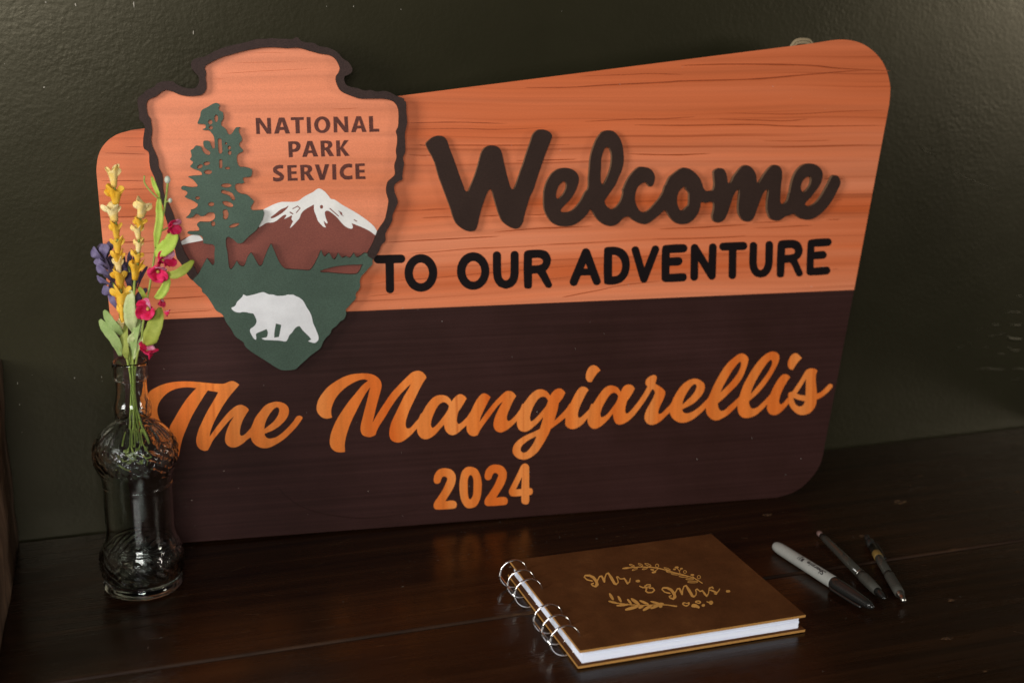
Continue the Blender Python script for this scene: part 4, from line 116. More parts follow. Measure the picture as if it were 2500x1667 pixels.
    'snow': '-1544,3448 -1560,3441 -1596,3415 -1672,3379 -1692,3366 -1727,3340 -1748,3331 -1784,3326 -1872,3329 -1890,3329 -1919,3324 -1945,3316 -1981,3303 -2004,3292 -2069,3261 -2070,3260 -2070,3257 -2066,3241 -2064,3230 -2067,3211 -2070,3197 -2082,3163 -2094,3143 -2104,3128 -2115,3111 -2118,3096 -2116,3093 -2114,3092 -2112,3093 -2063,3124 -2047,3132 -2034,3135 -1996,3135 -1982,3137 -1966,3143 -1946,3153 -1921,3174 -1885,3200 -1873,3205 -1861,3205 -1858,3204 -1855,3197 -1861,3187 -1877,3165 -1876,3165 -1828,3187 -1814,3195 -1807,3197 -1803,3195 -1802,3192 -1801,3188 -1808,3170 -1808,3160 -1804,3153 -1793,3140 -1802,3126 -1814,3105 -1826,3078 -1826,3077 -1799,3098 -1789,3108 -1761,3138 -1740,3160 -1734,3167 -1728,3179 -1718,3206 -1711,3218 -1704,3227 -1689,3241 -1678,3249 -1658,3262 -1591,3297 -1592,3252 -1590,3237 -1588,3227 -1574,3192 -1561,3147 -1556,3137 -1538,3113 -1515,3088 -1503,3079 -1487,3074 -1483,3075 -1493,3097 -1497,3108 -1502,3136 -1501,3139 -1491,3127 -1476,3112 -1472,3111 -1466,3118 -1466,3122 -1476,3147 -1484,3174 -1489,3200 -1490,3214 -1487,3225 -1482,3230 -1473,3234 -1461,3234 -1451,3231 -1436,3222 -1408,3200 -1385,3180 -1366,3159 -1341,3126 -1312,3092 -1298,3080 -1279,3068 -1261,3059 -1242,3054 -1236,3055 -1232,3057 -1225,3065 -1224,3075 -1227,3087 -1235,3106 -1233,3108 -1154,3075 -1110,3054 -1076,3036 -1047,3017 -1009,2985 -1000,2978 -998,2978 -985,3012 -991,3026 -1006,3052 -1019,3071 -1044,3097 -1071,3121 -1124,3163 -1166,3193 -1222,3229 -1325,3290 -1374,3327 -1391,3338 -1401,3342 -1420,3344 -1430,3349 -1436,3355 -1444,3370 -1453,3382 -1484,3418 -1499,3430 -1519,3443 -1532,3447|-1522,3290 -1516,3291 -1512,3289 -1506,3283 -1504,3277 -1505,3267 -1508,3260 -1512,3256 -1517,3254 -1523,3255 -1527,3257 -1531,3261 -1534,3269 -1534,3277 -1531,3283 -1527,3288|-1833,3292 -1832,3292 -1832,3289 -1839,3275 -1849,3263 -1870,3243 -1885,3230 -1912,3212 -1949,3190 -1971,3180 -1990,3175 -1998,3176 -2004,3179 -2003,3184 -1997,3192 -1967,3211 -1920,3248 -1896,3262 -1857,3276|-1747,3289 -1746,3289 -1741,3286 -1724,3271 -1719,3265 -1718,3263 -1751,3226 -1759,3220 -1762,3219 -1765,3222 -1764,3226 -1730,3261 -1729,3264 -1747,3280 -1791,3257 -1794,3257 -1797,3261 -1794,3265|-1389,3261 -1379,3251|-1443,3260 -1440,3260 -1436,3259 -1359,3185 -1355,3181 -1356,3176 -1359,3175 -1362,3176 -1435,3245 -1444,3255|-1363,3236 -1337,3221 -1326,3213 -1323,3208 -1323,3197 -1321,3191 -1305,3172 -1327,3186 -1338,3195 -1342,3202 -1349,3218|-1820,3234 -1815,3233 -1792,3217 -1789,3214 -1789,3208 -1792,3206 -1796,3206 -1821,3223 -1824,3226 -1824,3229 -1822,3232|-1211,3145 -1208,3146 -1184,3129 -1181,3127 -1180,3123 -1183,3120 -1185,3120 -1211,3137 -1213,3140 -1213,3143|-2725,3039 -2748,3035 -2773,3024 -2790,3013 -2813,2997 -2847,2978 -2851,2973 -2846,2951 -2839,2948 -2820,2951 -2770,2964 -2693,2975 -2641,2985 -2641,2987 -2659,3016 -2669,3027 -2676,3032 -2687,3036 -2698,3039',
    'bear': '-2115,2477 -2141,2472 -2173,2463 -2227,2451 -2258,2447 -2262,2447 -2267,2449 -2282,2458 -2293,2463 -2297,2451 -2300,2445 -2306,2437 -2352,2395 -2358,2384 -2363,2370 -2367,2364 -2374,2356 -2382,2351 -2390,2346 -2404,2342 -2408,2338 -2408,2332 -2405,2325 -2401,2320 -2381,2303 -2368,2297 -2355,2293 -2335,2290 -2323,2291 -2310,2294 -2302,2295 -2297,2294 -2287,2293 -2266,2289 -2240,2282 -2210,2276 -2205,2275 -2204,2273 -2193,2252 -2182,2225 -2178,2207 -2178,2194 -2184,2178 -2193,2162 -2205,2151 -2215,2143 -2231,2134 -2236,2130 -2240,2125 -2243,2117 -2244,2106 -2240,2092 -2231,2071 -2216,2042 -2205,2027 -2198,2022 -2192,2020 -2190,2020 -2187,2037 -2187,2045 -2189,2061 -2189,2069 -2187,2076 -2180,2083 -2163,2091 -2116,2107 -2087,2120 -2080,2104 -2076,2090 -2077,2072 -2082,2051 -2086,2044 -2090,2041 -2094,2039 -2134,2032 -2136,2031 -2135,2029 -2120,2020 -2112,2016 -2102,2013 -2073,2012 -2070,2011 -2051,2010 -2048,2009 -2030,2008 -2028,2007 -1997,2004 -1995,2003 -1983,2003 -1980,2002 -1962,2000 -1927,1991 -1914,1990 -1908,1991 -1904,1993 -1899,1997 -1891,2009 -1885,2021 -1877,2040 -1870,2052 -1846,2074 -1835,2088 -1824,2104 -1815,2116 -1804,2124 -1793,2129 -1784,2132 -1771,2134 -1768,2129 -1741,2089 -1683,2026 -1677,2019 -1667,2001 -1665,1997 -1666,1996 -1692,1985 -1694,1983 -1694,1982 -1674,1973 -1659,1967 -1644,1963 -1633,1962 -1626,1963 -1619,1966 -1602,1982 -1598,1987 -1595,1993 -1593,2006 -1593,2021 -1595,2032 -1616,2095 -1640,2154 -1644,2172 -1648,2199 -1656,2234 -1662,2249 -1674,2275 -1696,2312 -1722,2367 -1728,2376 -1739,2390 -1755,2404 -1770,2415 -1791,2424 -1802,2430 -1812,2437 -1822,2442 -1848,2443 -1853,2442 -1866,2445 -1876,2445 -1883,2443 -1894,2438 -1914,2436 -1922,2436 -1925,2435 -1946,2436 -1950,2435 -1976,2437 -1988,2440 -2000,2446 -2011,2450 -2016,2451 -2039,2452 -2053,2454 -2062,2458 -2094,2475 -2099,2477|-1996,2169 -1991,2168 -1950,2155 -1947,2153 -1946,2150 -1964,2068 -1973,2037 -2016,2032 -2017,2033 -2017,2035 -2016,2070 -2015,2073 -2014,2081 -2008,2115',
}
BOOK_ART = {
    'mr': '7905,12741 7631,12602 7583,12566 7532,12493 7126,11819 7076,11720 7063,11712 7058,11730 7126,12195 7130,12309 7113,12341 7086,12350 6873,12326 6814,12290 6439,11765 6346,11641 6332,11634 6329,11726 6359,12252 6354,12342 6284,12501 6112,12825 5904,12890 5860,12882 5686,12928 5645,12902 5605,12859 5389,12549 5355,12471 5351,12362 5363,12303 5377,12014 5396,11838 5772,11426 5804,11431 5841,11468 5881,11564 5879,11614 5539,11992 5512,12148 5493,12473 5499,12493 5590,12620 5621,12642 5675,12626 5695,12600 5886,12495 5922,12435 6041,12007 6043,11938 5990,11292 5922,10987 5763,10734 5750,10695 5736,10583 5719,10567 5703,10576 5553,10794 5558,10883 5567,10902 5594,10921 5702,10963 5776,11010 5817,11084 5828,11172 5775,11189 5508,11076 5487,11056 5458,11000 5440,10941 5417,10682 5421,10619 5611,10256 5646,10246 5687,10264 5992,10525 6073,10618 6113,10691 6144,10790 6267,11294 6359,11440 6792,12060 6820,12077 6915,12038 6755,11275 6715,10961 6733,10903 6788,10891 6843,10944 6886,11017 7190,11711 7572,12347 7613,12389 7741,12425 7738,12363 7558,11401 7437,10502 7429,10418 7435,10325 7494,10252 7555,10137 7609,10121 8007,10522 8038,10578 8059,10637 8260,11296 8304,11503 8323,11541 8351,11558 8363,11539 8377,11124 8635,11039 8679,11046 8745,11034 8749,11020 8657,10584 8627,10398 8598,10038 8602,9989 8627,9955 8664,9970 8757,10044 9050,10311 9405,10968 9428,11027 9427,11075 9382,11089 9335,11033 9007,10455 8890,10360 8816,10315 8812,10352 8866,10607 8881,10734 8925,11188 8922,11274 8877,11289 8649,11233 8496,11280 8486,11305 8472,11743 8429,11762 8293,11731 8237,11678 8203,11600 8146,11243 7961,10645 7927,10602 7764,10456 7718,10437 7727,10586 7902,11700 7948,12611 7943,12708 7926,12740|9867,10546 9813,10541 9751,10516 9690,10471 9642,10414 9614,10357 9599,10296 9600,10203 9644,10120 9681,10087 9743,10068 9808,10075 9896,10113 9943,10147 9988,10199 10025,10275 10040,10335 10029,10431 10002,10483 9958,10523',
    'ampersand': '10336,9489 9976,9257 9926,9179 9902,9122 9891,9061 9877,9040 9744,9080 9591,9414 9557,9405 9535,9385 9499,9332 9488,9292 9489,9255 9531,9124 9624,8882 9868,8791 9853,8689 9608,8297 9574,8202 9574,8160 9643,7819 9790,7767 9833,7774 9957,7738 9991,7746 10082,7726 10192,7812 10496,8088 10548,8157 10572,8234 10588,8602 10587,8687 10576,8728 10273,8837 10288,8854 10326,8868 10464,8903 10511,8957 10539,9013 10632,9307 10640,9375 10615,9409|10272,9267 10475,9214 10479,9202 10458,9124 10426,9086 10071,8998 10062,9024 10081,9110 10121,9151|10205,8837 10240,8826 10191,8777 10156,8702 10148,8641 10166,8609 10445,8511 10440,8282 10427,8215 10415,8198 10190,8003 10148,7979 10076,7975 9952,8011 9909,8004 9803,8038 9787,8068 9765,8239 9769,8290 10002,8643 10038,8717 10065,8794',
    'mrs': '13669,8317 13371,8172 13349,8152 12888,7482 12804,7346 12799,7382 12894,7884 12886,7934 12835,7955 12664,7938 12588,7914 12121,7336 12076,7289 12065,7288 12123,7950 11909,8405 11884,8439 11831,8435 11617,8499 11583,8491 11475,8521 11422,8485 11160,8160 11126,8086 11135,7544 11156,7459 11481,7102 11531,7096 11566,7128 11600,7180 11619,7258 11592,7314 11277,7658 11265,8085 11293,8141 11402,8259 11678,8091 11776,7722 11795,7612 11725,7016 11637,6688 11483,6465 11442,6374 11430,6295 11417,6278 11399,6279 11258,6488 11264,6574 11270,6593 11287,6611 11432,6663 11492,6705 11540,6801 11531,6871 11514,6876 11229,6765 11187,6722 11152,6650 11110,6347 11293,5977 11330,5970 11361,5986 11659,6215 11752,6299 11798,6368 11839,6459 11988,6956 12072,7077 12557,7696 12574,7709 12603,7706 12656,7669 12663,7642 12460,6874 12422,6625 12439,6578 12477,6571 12527,6603 12569,6652 12948,7379 13320,7925 13358,7978 13373,7988 13503,8022 13510,8015 13503,7976 13303,7164 13106,6105 13115,6021 13171,5951 13234,5835 13272,5828 13296,5846 13553,6079 13712,6239 13797,6401 13832,6453 13952,6690 13987,6743 14082,7031 14117,7072 14205,7124 14216,7106 14264,6653 14291,6645 14447,6691 14489,6692 14377,6139 14377,5670 14387,5631 14411,5618 14431,5617 14480,5648 14879,6111 15141,6537 15180,6630 15217,6674 15309,6574 15511,6043 15514,6021 15503,6003 15484,6000 15384,6064 15322,6023 15289,5964 15281,5925 15288,5897 15399,5737 15423,5725 15488,5770 15632,5950 16027,6328 16281,6654 16308,6710 16309,6736 16291,6760 16267,6744 16008,6454 15718,6194 15594,6529 15518,6680 15458,6783 15347,6876 15385,6950 15436,7020 15673,7062 15682,7030 15662,6860 15686,6827 15722,6847 15768,6897 15804,6971 15857,7233 15858,7301 15814,7316 15479,7225 15411,7177 15287,6980 15248,6907 15194,6838 15161,6763 15128,6710 15107,6653 14837,6208 14730,6094 14590,5968 14582,5973 14587,6033 14629,6356 14665,6788 14665,6941 14630,6952 14384,6850 14373,6910 14352,7331 14331,7356 14310,7354 14082,7227 14015,7157 13977,7063 13890,6751 13853,6678 13818,6626 13698,6389 13651,6320 13627,6296 13440,6145 13402,6129 13407,6221 13426,6326 13639,7344 13724,8252 13713,8304|16787,6270 16668,6221 16625,6187 16581,6137 16550,6083 16530,6018 16529,5958 16546,5911 16586,5851 16701,5816 16757,5825 16839,5862 16883,5896 16927,5946 16975,6037 16981,6130 16972,6170 16931,6230',
    'garland': '12009,13562 11972,13549 11931,13511 11910,13471 11893,13399 11894,13263 11912,13165 11958,13037 12060,12868 12150,12790 12234,12769 12272,12781 12312,12819 12337,12857 12350,12899 12361,12965 12361,13045 12341,13161 12286,13315 12221,13427 12159,13498 12113,13535|11408,13722 11340,13668 11294,13566 11283,13421 11304,13282 11351,13153 11459,13021 11535,13029 11576,13067 11600,13105 11615,13146 11633,13233 11632,13348 11603,13501 11556,13607 11510,13668 11465,13709|11980,13450 12015,13459 12076,13431 12184,13300 12285,13062 12297,12984 12286,12896 12260,12871 12187,12893 12115,12966 12041,13080 12004,13159 11958,13312 11954,13388 11966,13431|11385,13608 11429,13605 11464,13566 11501,13509 11548,13380 11567,13299 11569,13229 11566,13184 11548,13144 11526,13123 11496,13126 11424,13222 11387,13302 11359,13403 11347,13504 11357,13570|13025,13090 12932,13072 12881,13037 12826,12984 12742,12872 12687,12774 12639,12651 12620,12581 12609,12500 12613,12430 12603,12408 12388,12557 12323,12620 12158,12672 12130,12702 11947,12759 11919,12789 11735,12846 11707,12877 11524,12934 11496,12964 11386,12999 11340,12991 11202,13031 11166,13021 11036,13058 11001,13049 10871,13086 10835,13076 10706,13114 10670,13104 10403,13160 10204,13156 10147,13216 9963,13272 9826,13268 9724,13248 9652,13225 9594,13187 9552,13187 9522,13168 9484,13112 9478,13041 9576,13003 9604,12973 9787,12918 9823,12928 9869,12916 10026,12941 10177,13001 10315,12984 10351,12994 10443,12968 10479,12978 10782,12909 10817,12920 10947,12882 10982,12892 11112,12855 11148,12865 11277,12827 11322,12835 11404,12809 11433,12779 11607,12725 11621,12712 11618,12688 11385,12606 11261,12524 11226,12489 11199,12452 11181,12412 11181,12340 11216,12301 11279,12280 11362,12279 11464,12298 11629,12361 11707,12410 11793,12491 11818,12536 11836,12599 11844,12602 12029,12551 12057,12521 12231,12466 12642,12148 12607,12103 12150,11750 11972,11724 11890,11682 11810,11611 11783,11574 11758,11514 11767,11439 11793,11404 11901,11370 12049,11398 12147,11452 12222,11523 12247,11567 12257,11643 12240,11705 12250,11724 12597,11992 12698,12095 12753,12079 13268,11484 13266,11459 13237,11440 13205,11438 13153,11403 13139,11385 13117,11324 13134,11223 13188,11117 13295,11013 13450,10965 13525,10992 13572,11046 13584,11049 13710,10875 13706,10852 13687,10849 13567,10882 13503,10880 13446,10870 13389,10837 13366,10799 13356,10747 13403,10627 13536,10492 13590,10453 13662,10429 13689,10400 13862,10347 13907,10354 13953,10342 14010,10352 14099,10406 14118,10401 14311,10177 14307,10155 14288,10152 14051,10221 13930,10208 13889,10187 13844,10141 13834,10117 13831,10068 13850,10001 13903,9918 13964,9850 14117,9737 14342,9645 14517,9642 14591,9665 14657,9735 14970,9315 15210,8138 15234,8104 15255,8104 15276,8123 15315,8198 15316,8246 15098,9342 15060,9474 15142,9789 15154,9807 15261,9858 15303,9895 15342,9972 15346,10026 15335,10069 15284,10134 15193,10162 15099,10141 15054,10115 15011,10074 14972,9996 14971,9947 14997,9872 15066,9822 15073,9794 15016,9583 15008,9563 14996,9556 14954,9597 14541,10178 14223,10538 14224,10582 14243,10643 14369,11009 14398,11068 14536,11207 14688,11342 14809,11345 14886,11395 14909,11433 14927,11480 14928,11524 14910,11575 14830,11627 14763,11620 14693,11590 14656,11556 14627,11496 14630,11405 14620,11385 14462,11229 14423,11201 14418,11235 14481,11655 14499,11685 14566,11715 14646,11787 14665,11827 14676,11897 14659,11948 14607,12015 14506,12047 14401,12027 14322,11977 14274,11900 14266,11857 14272,11804 14299,11751 14343,11710 14403,11683 14394,11576 14329,11112 14309,11028 14176,10642 14162,10623 14142,10624 13845,10962 13451,11515 13455,11537 13462,11538 13472,11515 13510,11507 13528,11480 13595,11466 13655,11498 13680,11536 13694,11585 13695,11690 13660,11843 13606,11973 13515,12114 13435,12190 13343,12218 13299,12198 13270,12161 13251,12091 13251,12008 13269,11906 13327,11718 13343,11707 13346,11683 13331,11683 12880,12194 12748,12293 12742,12322 12757,12340 12809,12370 12884,12439 12956,12531 13014,12628 13050,12709 13088,12835 13101,12957 13089,13024|10513,13809 10483,13790 10444,13733 10426,13624 10449,13474 10496,13345 10552,13259 10624,13186 10717,13162 10785,13216 10803,13256 10812,13299 10814,13402 10792,13518 10764,13595 10698,13707 10635,13778|10519,13710 10553,13710 10598,13669 10710,13497 10738,13419 10755,13317 10738,13279 10659,13290 10540,13469 10491,13616 10493,13672|12935,12974 13015,12954 13024,12878 13014,12812 12988,12728 12931,12607 12864,12513 12804,12458 12728,12430 12694,12469 12684,12523 12695,12611 12720,12695 12767,12795 12834,12890 12897,12950|13329,12120 13370,12118 13413,12077 13549,11876 13630,11670 13639,11617 13627,11575 13595,11553 13542,11596 13469,11686 13388,11824 13325,11979 13310,12081|10844,12862 10715,12855 10479,12769 10318,12664 10240,12586 10196,12509 10196,12460 10231,12421 10276,12407 10442,12429 10632,12506 10811,12628 10881,12708 10908,12768 10907,12818 10864,12862|11662,12583 11735,12571 11745,12535 11698,12481 11610,12435 11500,12400 11343,12375 11261,12401 11261,12433 11294,12474 11403,12531 11513,12566|10764,12766 10819,12760 10826,12748 10810,12707 10722,12637 10641,12595 10514,12543 10350,12502 10281,12528 10289,12552 10339,12601 10471,12679 10680,12752|14136,11697 14044,11680 13979,11633 13946,11568 13954,11492 13997,11429 14061,11410 14156,11432 14216,11486 14245,11552 14237,11622 14184,11687|12017,12253 11981,12241 11940,12203 11922,12163 11914,12120 11940,12017 11977,11960 12029,11917 12093,11897 12164,11915 12209,11963 12226,12027 12191,12154 12120,12226|14908,11076 14862,11067 14778,11025 14723,10977 14649,10879 14585,10741 14561,10625 14580,10513 14632,10469 14717,10471 14778,10502 14870,10586 14939,10678 14967,10737 14995,10818 15008,10882 15008,10978 14947,11069|14873,10968 14917,10943 14933,10910 14932,10845 14913,10776 14863,10678 14818,10625 14774,10588 14698,10561 14664,10577 14638,10652 14638,10680 14666,10784 14697,10842 14769,10921 14832,10963|13195,11345 13334,11314 13388,11274 13459,11202 13512,11118 13506,11071 13469,11049 13423,11062 13305,11144 13199,11272 13185,11326|13449,10797 13739,10719 13766,10689 13829,10668 13848,10642 13947,10587 14017,10516 14038,10474 14040,10460 14029,10440 13972,10424 13745,10494 13718,10523 13646,10547 13449,10702 13423,10760 13429,10780|15675,9764 15578,9722 15457,9604 15407,9530 15322,9357 15291,9248 15289,9119 15322,9060 15405,9040 15504,9092 15596,9185 15674,9294 15730,9409 15770,9530 15780,9617 15774,9690 15741,9749|15630,9662 15675,9658 15700,9618 15697,9515 15668,9428 15600,9294 15561,9240 15496,9171 15424,9139 15379,9153 15362,9202 15366,9277 15413,9417 15496,9554 15564,9625|14041,10125 14113,10114 14141,10085 14276,10041 14294,10015 14420,9953 14544,9843 14581,9783 14585,9759 14577,9740 14556,9720 14480,9715 14290,9772 14263,9801 14173,9831 14154,9857 14047,9914 13959,9990 13905,10051 13896,10081 13898,10102 13910,10121 13947,10137|14500,9481 14476,9473 14421,9488 14309,9473 14245,9448 14186,9396 14167,9357 14167,9331 14193,9257 14253,9190 14306,9151 14414,9116 14441,9087 14495,9092 14604,9060 14779,9078 14861,9118 14895,9157 14906,9197 14904,9246 14878,9299 14809,9369 14756,9387 14729,9417|14428,9388 14708,9312 14727,9286 14796,9258 14833,9207 14829,9177 14796,9155 14678,9147 14326,9255 14240,9331 14241,9357 14253,9375 14346,9401|14580,8907 14555,8900 14446,8931 14311,8929 14209,8912 14122,8868 14075,8817 14067,8749 14102,8673 14161,8606 14286,8524 14627,8420 14663,8429 14717,8415 14882,8434 14951,8461 15017,8528 15032,8567 15027,8618 14950,8734 14843,8810 14735,8845 14717,8870|14562,8799 14625,8790 14652,8761 14822,8707 14936,8624 14962,8571 14957,8547 14911,8512 14866,8504 14791,8501 14728,8518 14692,8509 14306,8627 14279,8655 14217,8676 14139,8770 14141,8797 14152,8815 14180,8833 14291,8848 14346,8833 14381,8842',
    'branch': '6360,8814 6330,8798 6289,8747 6225,8600 6145,8291 6105,8034 6087,7812 6097,7603 6120,7510 6138,7483 6153,7474 6189,7488 6243,7558 6313,7722 6385,8010 6419,8228 6437,8437 6439,8627 6414,8756 6386,8806|6873,8114 6818,8043 6762,7915 6704,7705 6653,7453 6627,7228 6626,7021 6658,6914 6702,6902 6756,6971 6811,7097 6869,7304 6920,7556 6947,7782 6949,7992 6925,8098 6895,8120|7849,7358 7796,7328 7746,7220 7731,7163 7717,7044 7712,6871 7752,6517 7811,6275 7898,6070 7894,6051 7876,6048 7278,6313 7259,6337 7216,6352 7142,6449 7082,6493 6910,6547 6839,6608 6796,6623 6777,6647 6367,6898 6297,6964 6245,7071 6136,7227 5941,7414 5880,7454 5741,7497 5697,7485 5667,7448 5660,7410 5675,7318 5694,7271 5742,7176 5815,7072 5932,6934 6098,6797 6205,6750 6295,6755 6338,6742 6357,6718 6528,6614 6518,6593 6233,6567 6133,6537 6058,6500 6006,6450 5992,6414 6001,6367 6070,6301 6251,6224 6292,6230 6422,6192 6455,6200 6601,6177 6841,6189 7100,6245 7187,6197 7206,6173 7274,6150 7293,6126 7421,6085 7440,6061 7577,6016 7596,5992 7725,5952 7751,5923 7881,5883 7908,5856 7993,5827 8003,5816 7992,5799 7878,5733 7791,5659 7731,5577 7697,5507 7683,5432 7695,5383 7719,5351 7805,5324 7909,5338 7992,5371 8064,5414 8151,5482 8196,5535 8246,5600 8275,5672 8296,5693 8357,5677 8390,5685 8520,5647 8563,5654 8689,5607 8670,5588 8437,5465 8270,5356 8054,5184 7935,5055 7878,4972 7863,4898 7873,4870 7896,4857 7958,4844 8042,4858 8168,4898 8487,5059 8718,5213 8853,5323 8968,5438 9043,5542 9070,5557 9174,5527 9216,5533 9278,5504 9264,5487 9105,5421 8961,5344 8778,5224 8706,5157 8647,5075 8641,5012 8665,4979 8743,4956 8940,4980 9110,5028 9254,5084 9498,5206 9505,5201 9487,5056 9513,4964 9537,4932 9563,4923 9633,4927 9724,4984 9806,5080 9850,5147 9874,5200 9907,5311 9917,5328 9933,5332 9993,5314 10020,5286 10157,5243 10184,5215 10322,5172 10340,5148 10391,5130 10956,4656 10984,4652 11009,4664 11066,4732 11090,4785 11098,4848 11089,4871 11039,4911 10997,4926 10857,5027 10806,5045 10788,5069 10745,5084 10484,5264 10416,5287 10389,5314 10251,5358 10233,5382 10087,5430 10084,5459 10144,5481 10174,5508 10185,5529 10185,5615 10140,5710 10063,5779 9960,5812 9906,5802 9863,5774 9855,5780 9810,5873 9633,6111 9494,6240 9399,6292 9381,6316 9302,6340 9249,6331 9215,6301 9204,6279 9195,6235 9215,6128 9305,5938 9411,5783 9537,5649 9534,5628 9420,5652 9386,5644 9256,5682 9222,5674 9092,5712 9059,5704 8928,5742 8895,5734 8793,5770 8789,5776 8802,5792 8847,5819 8864,5854 8871,5893 8870,6024 8839,6172 8747,6404 8648,6578 8482,6757 8375,6784 8338,6750 8322,6714 8314,6605 8365,6369 8439,6183 8521,6036 8645,5877 8758,5786 8732,5766 8438,5833 8395,5826 8292,5859 8274,5883 8144,5924 8118,5951 8049,5974 8042,5986 8072,6037 8110,6127 8133,6269 8140,6361 8134,6567 8120,6715 8068,6982 7984,7214 7920,7316 7877,7354|7462,7332 7425,7298 7390,7247 7353,7135 7323,7001 7296,6743 7294,6571 7319,6406 7353,6328 7388,6319 7413,6332 7446,6372 7477,6443 7514,6574 7536,6690 7556,6909 7555,7074 7545,7184 7515,7296 7490,7329|9923,5549 9969,5516 9966,5495 9916,5508 9915,5531|7630,5915 7341,5903 7096,5858 6928,5809 6752,5743 6562,5642 6472,5571 6428,5518 6412,5483 6414,5438 6448,5384 6619,5331 6916,5344 7160,5388 7328,5436 7504,5502 7629,5564 7780,5663 7832,5727 7848,5763 7848,5803 7813,5865',
    'hearts': '13278,5237 13173,5228 13112,5206 13027,5145 12985,5097 12949,5026 12941,4967 12948,4919 13034,4730 13118,4637 13214,4609 13259,4620 13345,4670 13412,4740 13459,4828 13485,4922 13486,4983 13469,5076 13417,5173 13376,5211|14411,4847 14323,4813 14212,4735 14175,4721 14106,4743 14043,4837 13999,4850 13960,4817 13924,4746 13940,4675 14004,4583 14022,4533 14011,4185 14043,4130 14088,4121 14172,4161 14308,4275 14385,4360 14459,4480 14504,4630 14506,4711 14498,4759 14472,4808 14440,4843|13174,5059 13261,5041 13337,4973 13346,4911 13322,4850 13287,4815 13215,4792 13181,4802 13148,4837 13114,4909 13112,4955 13121,4993 13139,5029|11979,5288 11867,5241 11806,5200 11759,5147 11714,5079 11681,4988 11670,4910 11670,4819 11690,4717 11742,4580 11777,4529 11818,4492 11861,4478 11992,4523 12172,4654 12291,4780 12343,4845 12413,4986 12424,5044 12422,5130 12362,5150 12210,5065 12147,5058 12114,5094 12057,5264|11990,5096 12033,5092 12057,5059 12071,4985 12095,4933 12213,4971 12230,4965 12231,4920 12213,4865 12163,4799 12086,4732 12044,4708 11993,4685 11939,4676 11871,4702 11846,4730 11819,4804 11810,4881 11828,4963 11871,5031 11912,5069|12647,4736 12542,4707 12466,4654 12399,4584 12347,4520 12276,4400 12259,4338 12260,4279 12344,4169 12396,4133 12541,4086 12576,4055 12714,3874 12785,3857 12858,3919 12908,4004 12931,4098 12931,4239 12880,4543 12837,4637 12770,4703|13462,4465 13306,4396 13239,4326 13203,4256 13192,4149 13210,4088 13268,4025 13322,4013 13390,4048 13475,4132 13530,4236 13555,4310 13558,4379 13548,4418 13524,4450',
    'marker_word': '106,-2 101,1 98,9 88,84 87,104 84,109 79,101 44,70 34,56 36,41 44,36 49,38 65,51 76,50 82,41 77,29 61,13 51,8 26,16 15,24 8,56 8,64 31,94 57,116 61,134 50,151 41,156 26,154 11,130 4,128 -4,131 -7,136 -7,144 6,174 26,180 51,182 59,179 79,156 82,159 83,171 86,179 94,182 101,180 107,171 111,126 124,112 127,116 128,171 134,180 144,182 150,176 154,149 156,150 161,164 191,177 199,177 209,169 216,179 224,182 230,181 239,175 249,182 259,180 265,171 266,129 279,114 296,117 304,114 308,106 304,96 276,85 266,87 254,83 246,86 243,94 239,161 239,164 236,163 225,139 227,96 225,89 221,85 214,83 201,89 189,83 181,83 176,86 156,109 154,109 152,96 146,90 115,81 115,64 122,9 116,0|406,43 398,51 398,61 406,72 416,72 422,64 422,51 416,45|321,83 313,91 310,111 311,121 310,181 308,194 308,224 311,229 319,232 326,230 332,224 333,194 336,182 347,179 375,156 383,114 379,101 354,86 346,83 336,85|401,83 396,86 393,94 388,156 388,174 391,179 399,182 406,180 412,174 417,109 415,89 409,83|454,84 445,89 426,116 428,136 436,167 465,181 471,182 504,164 507,159 507,151 504,146 496,143 491,143 469,155 460,151 457,146 464,143 494,137 500,131 502,124 492,94 486,88 481,85|461,111 469,111 471,114 466,117 459,117|187,114 191,114 196,117 200,124 192,144 186,148 181,144 179,126|343,114 346,112 351,113 356,121 353,141 349,147 341,150 336,146 335,134 338,119',
}
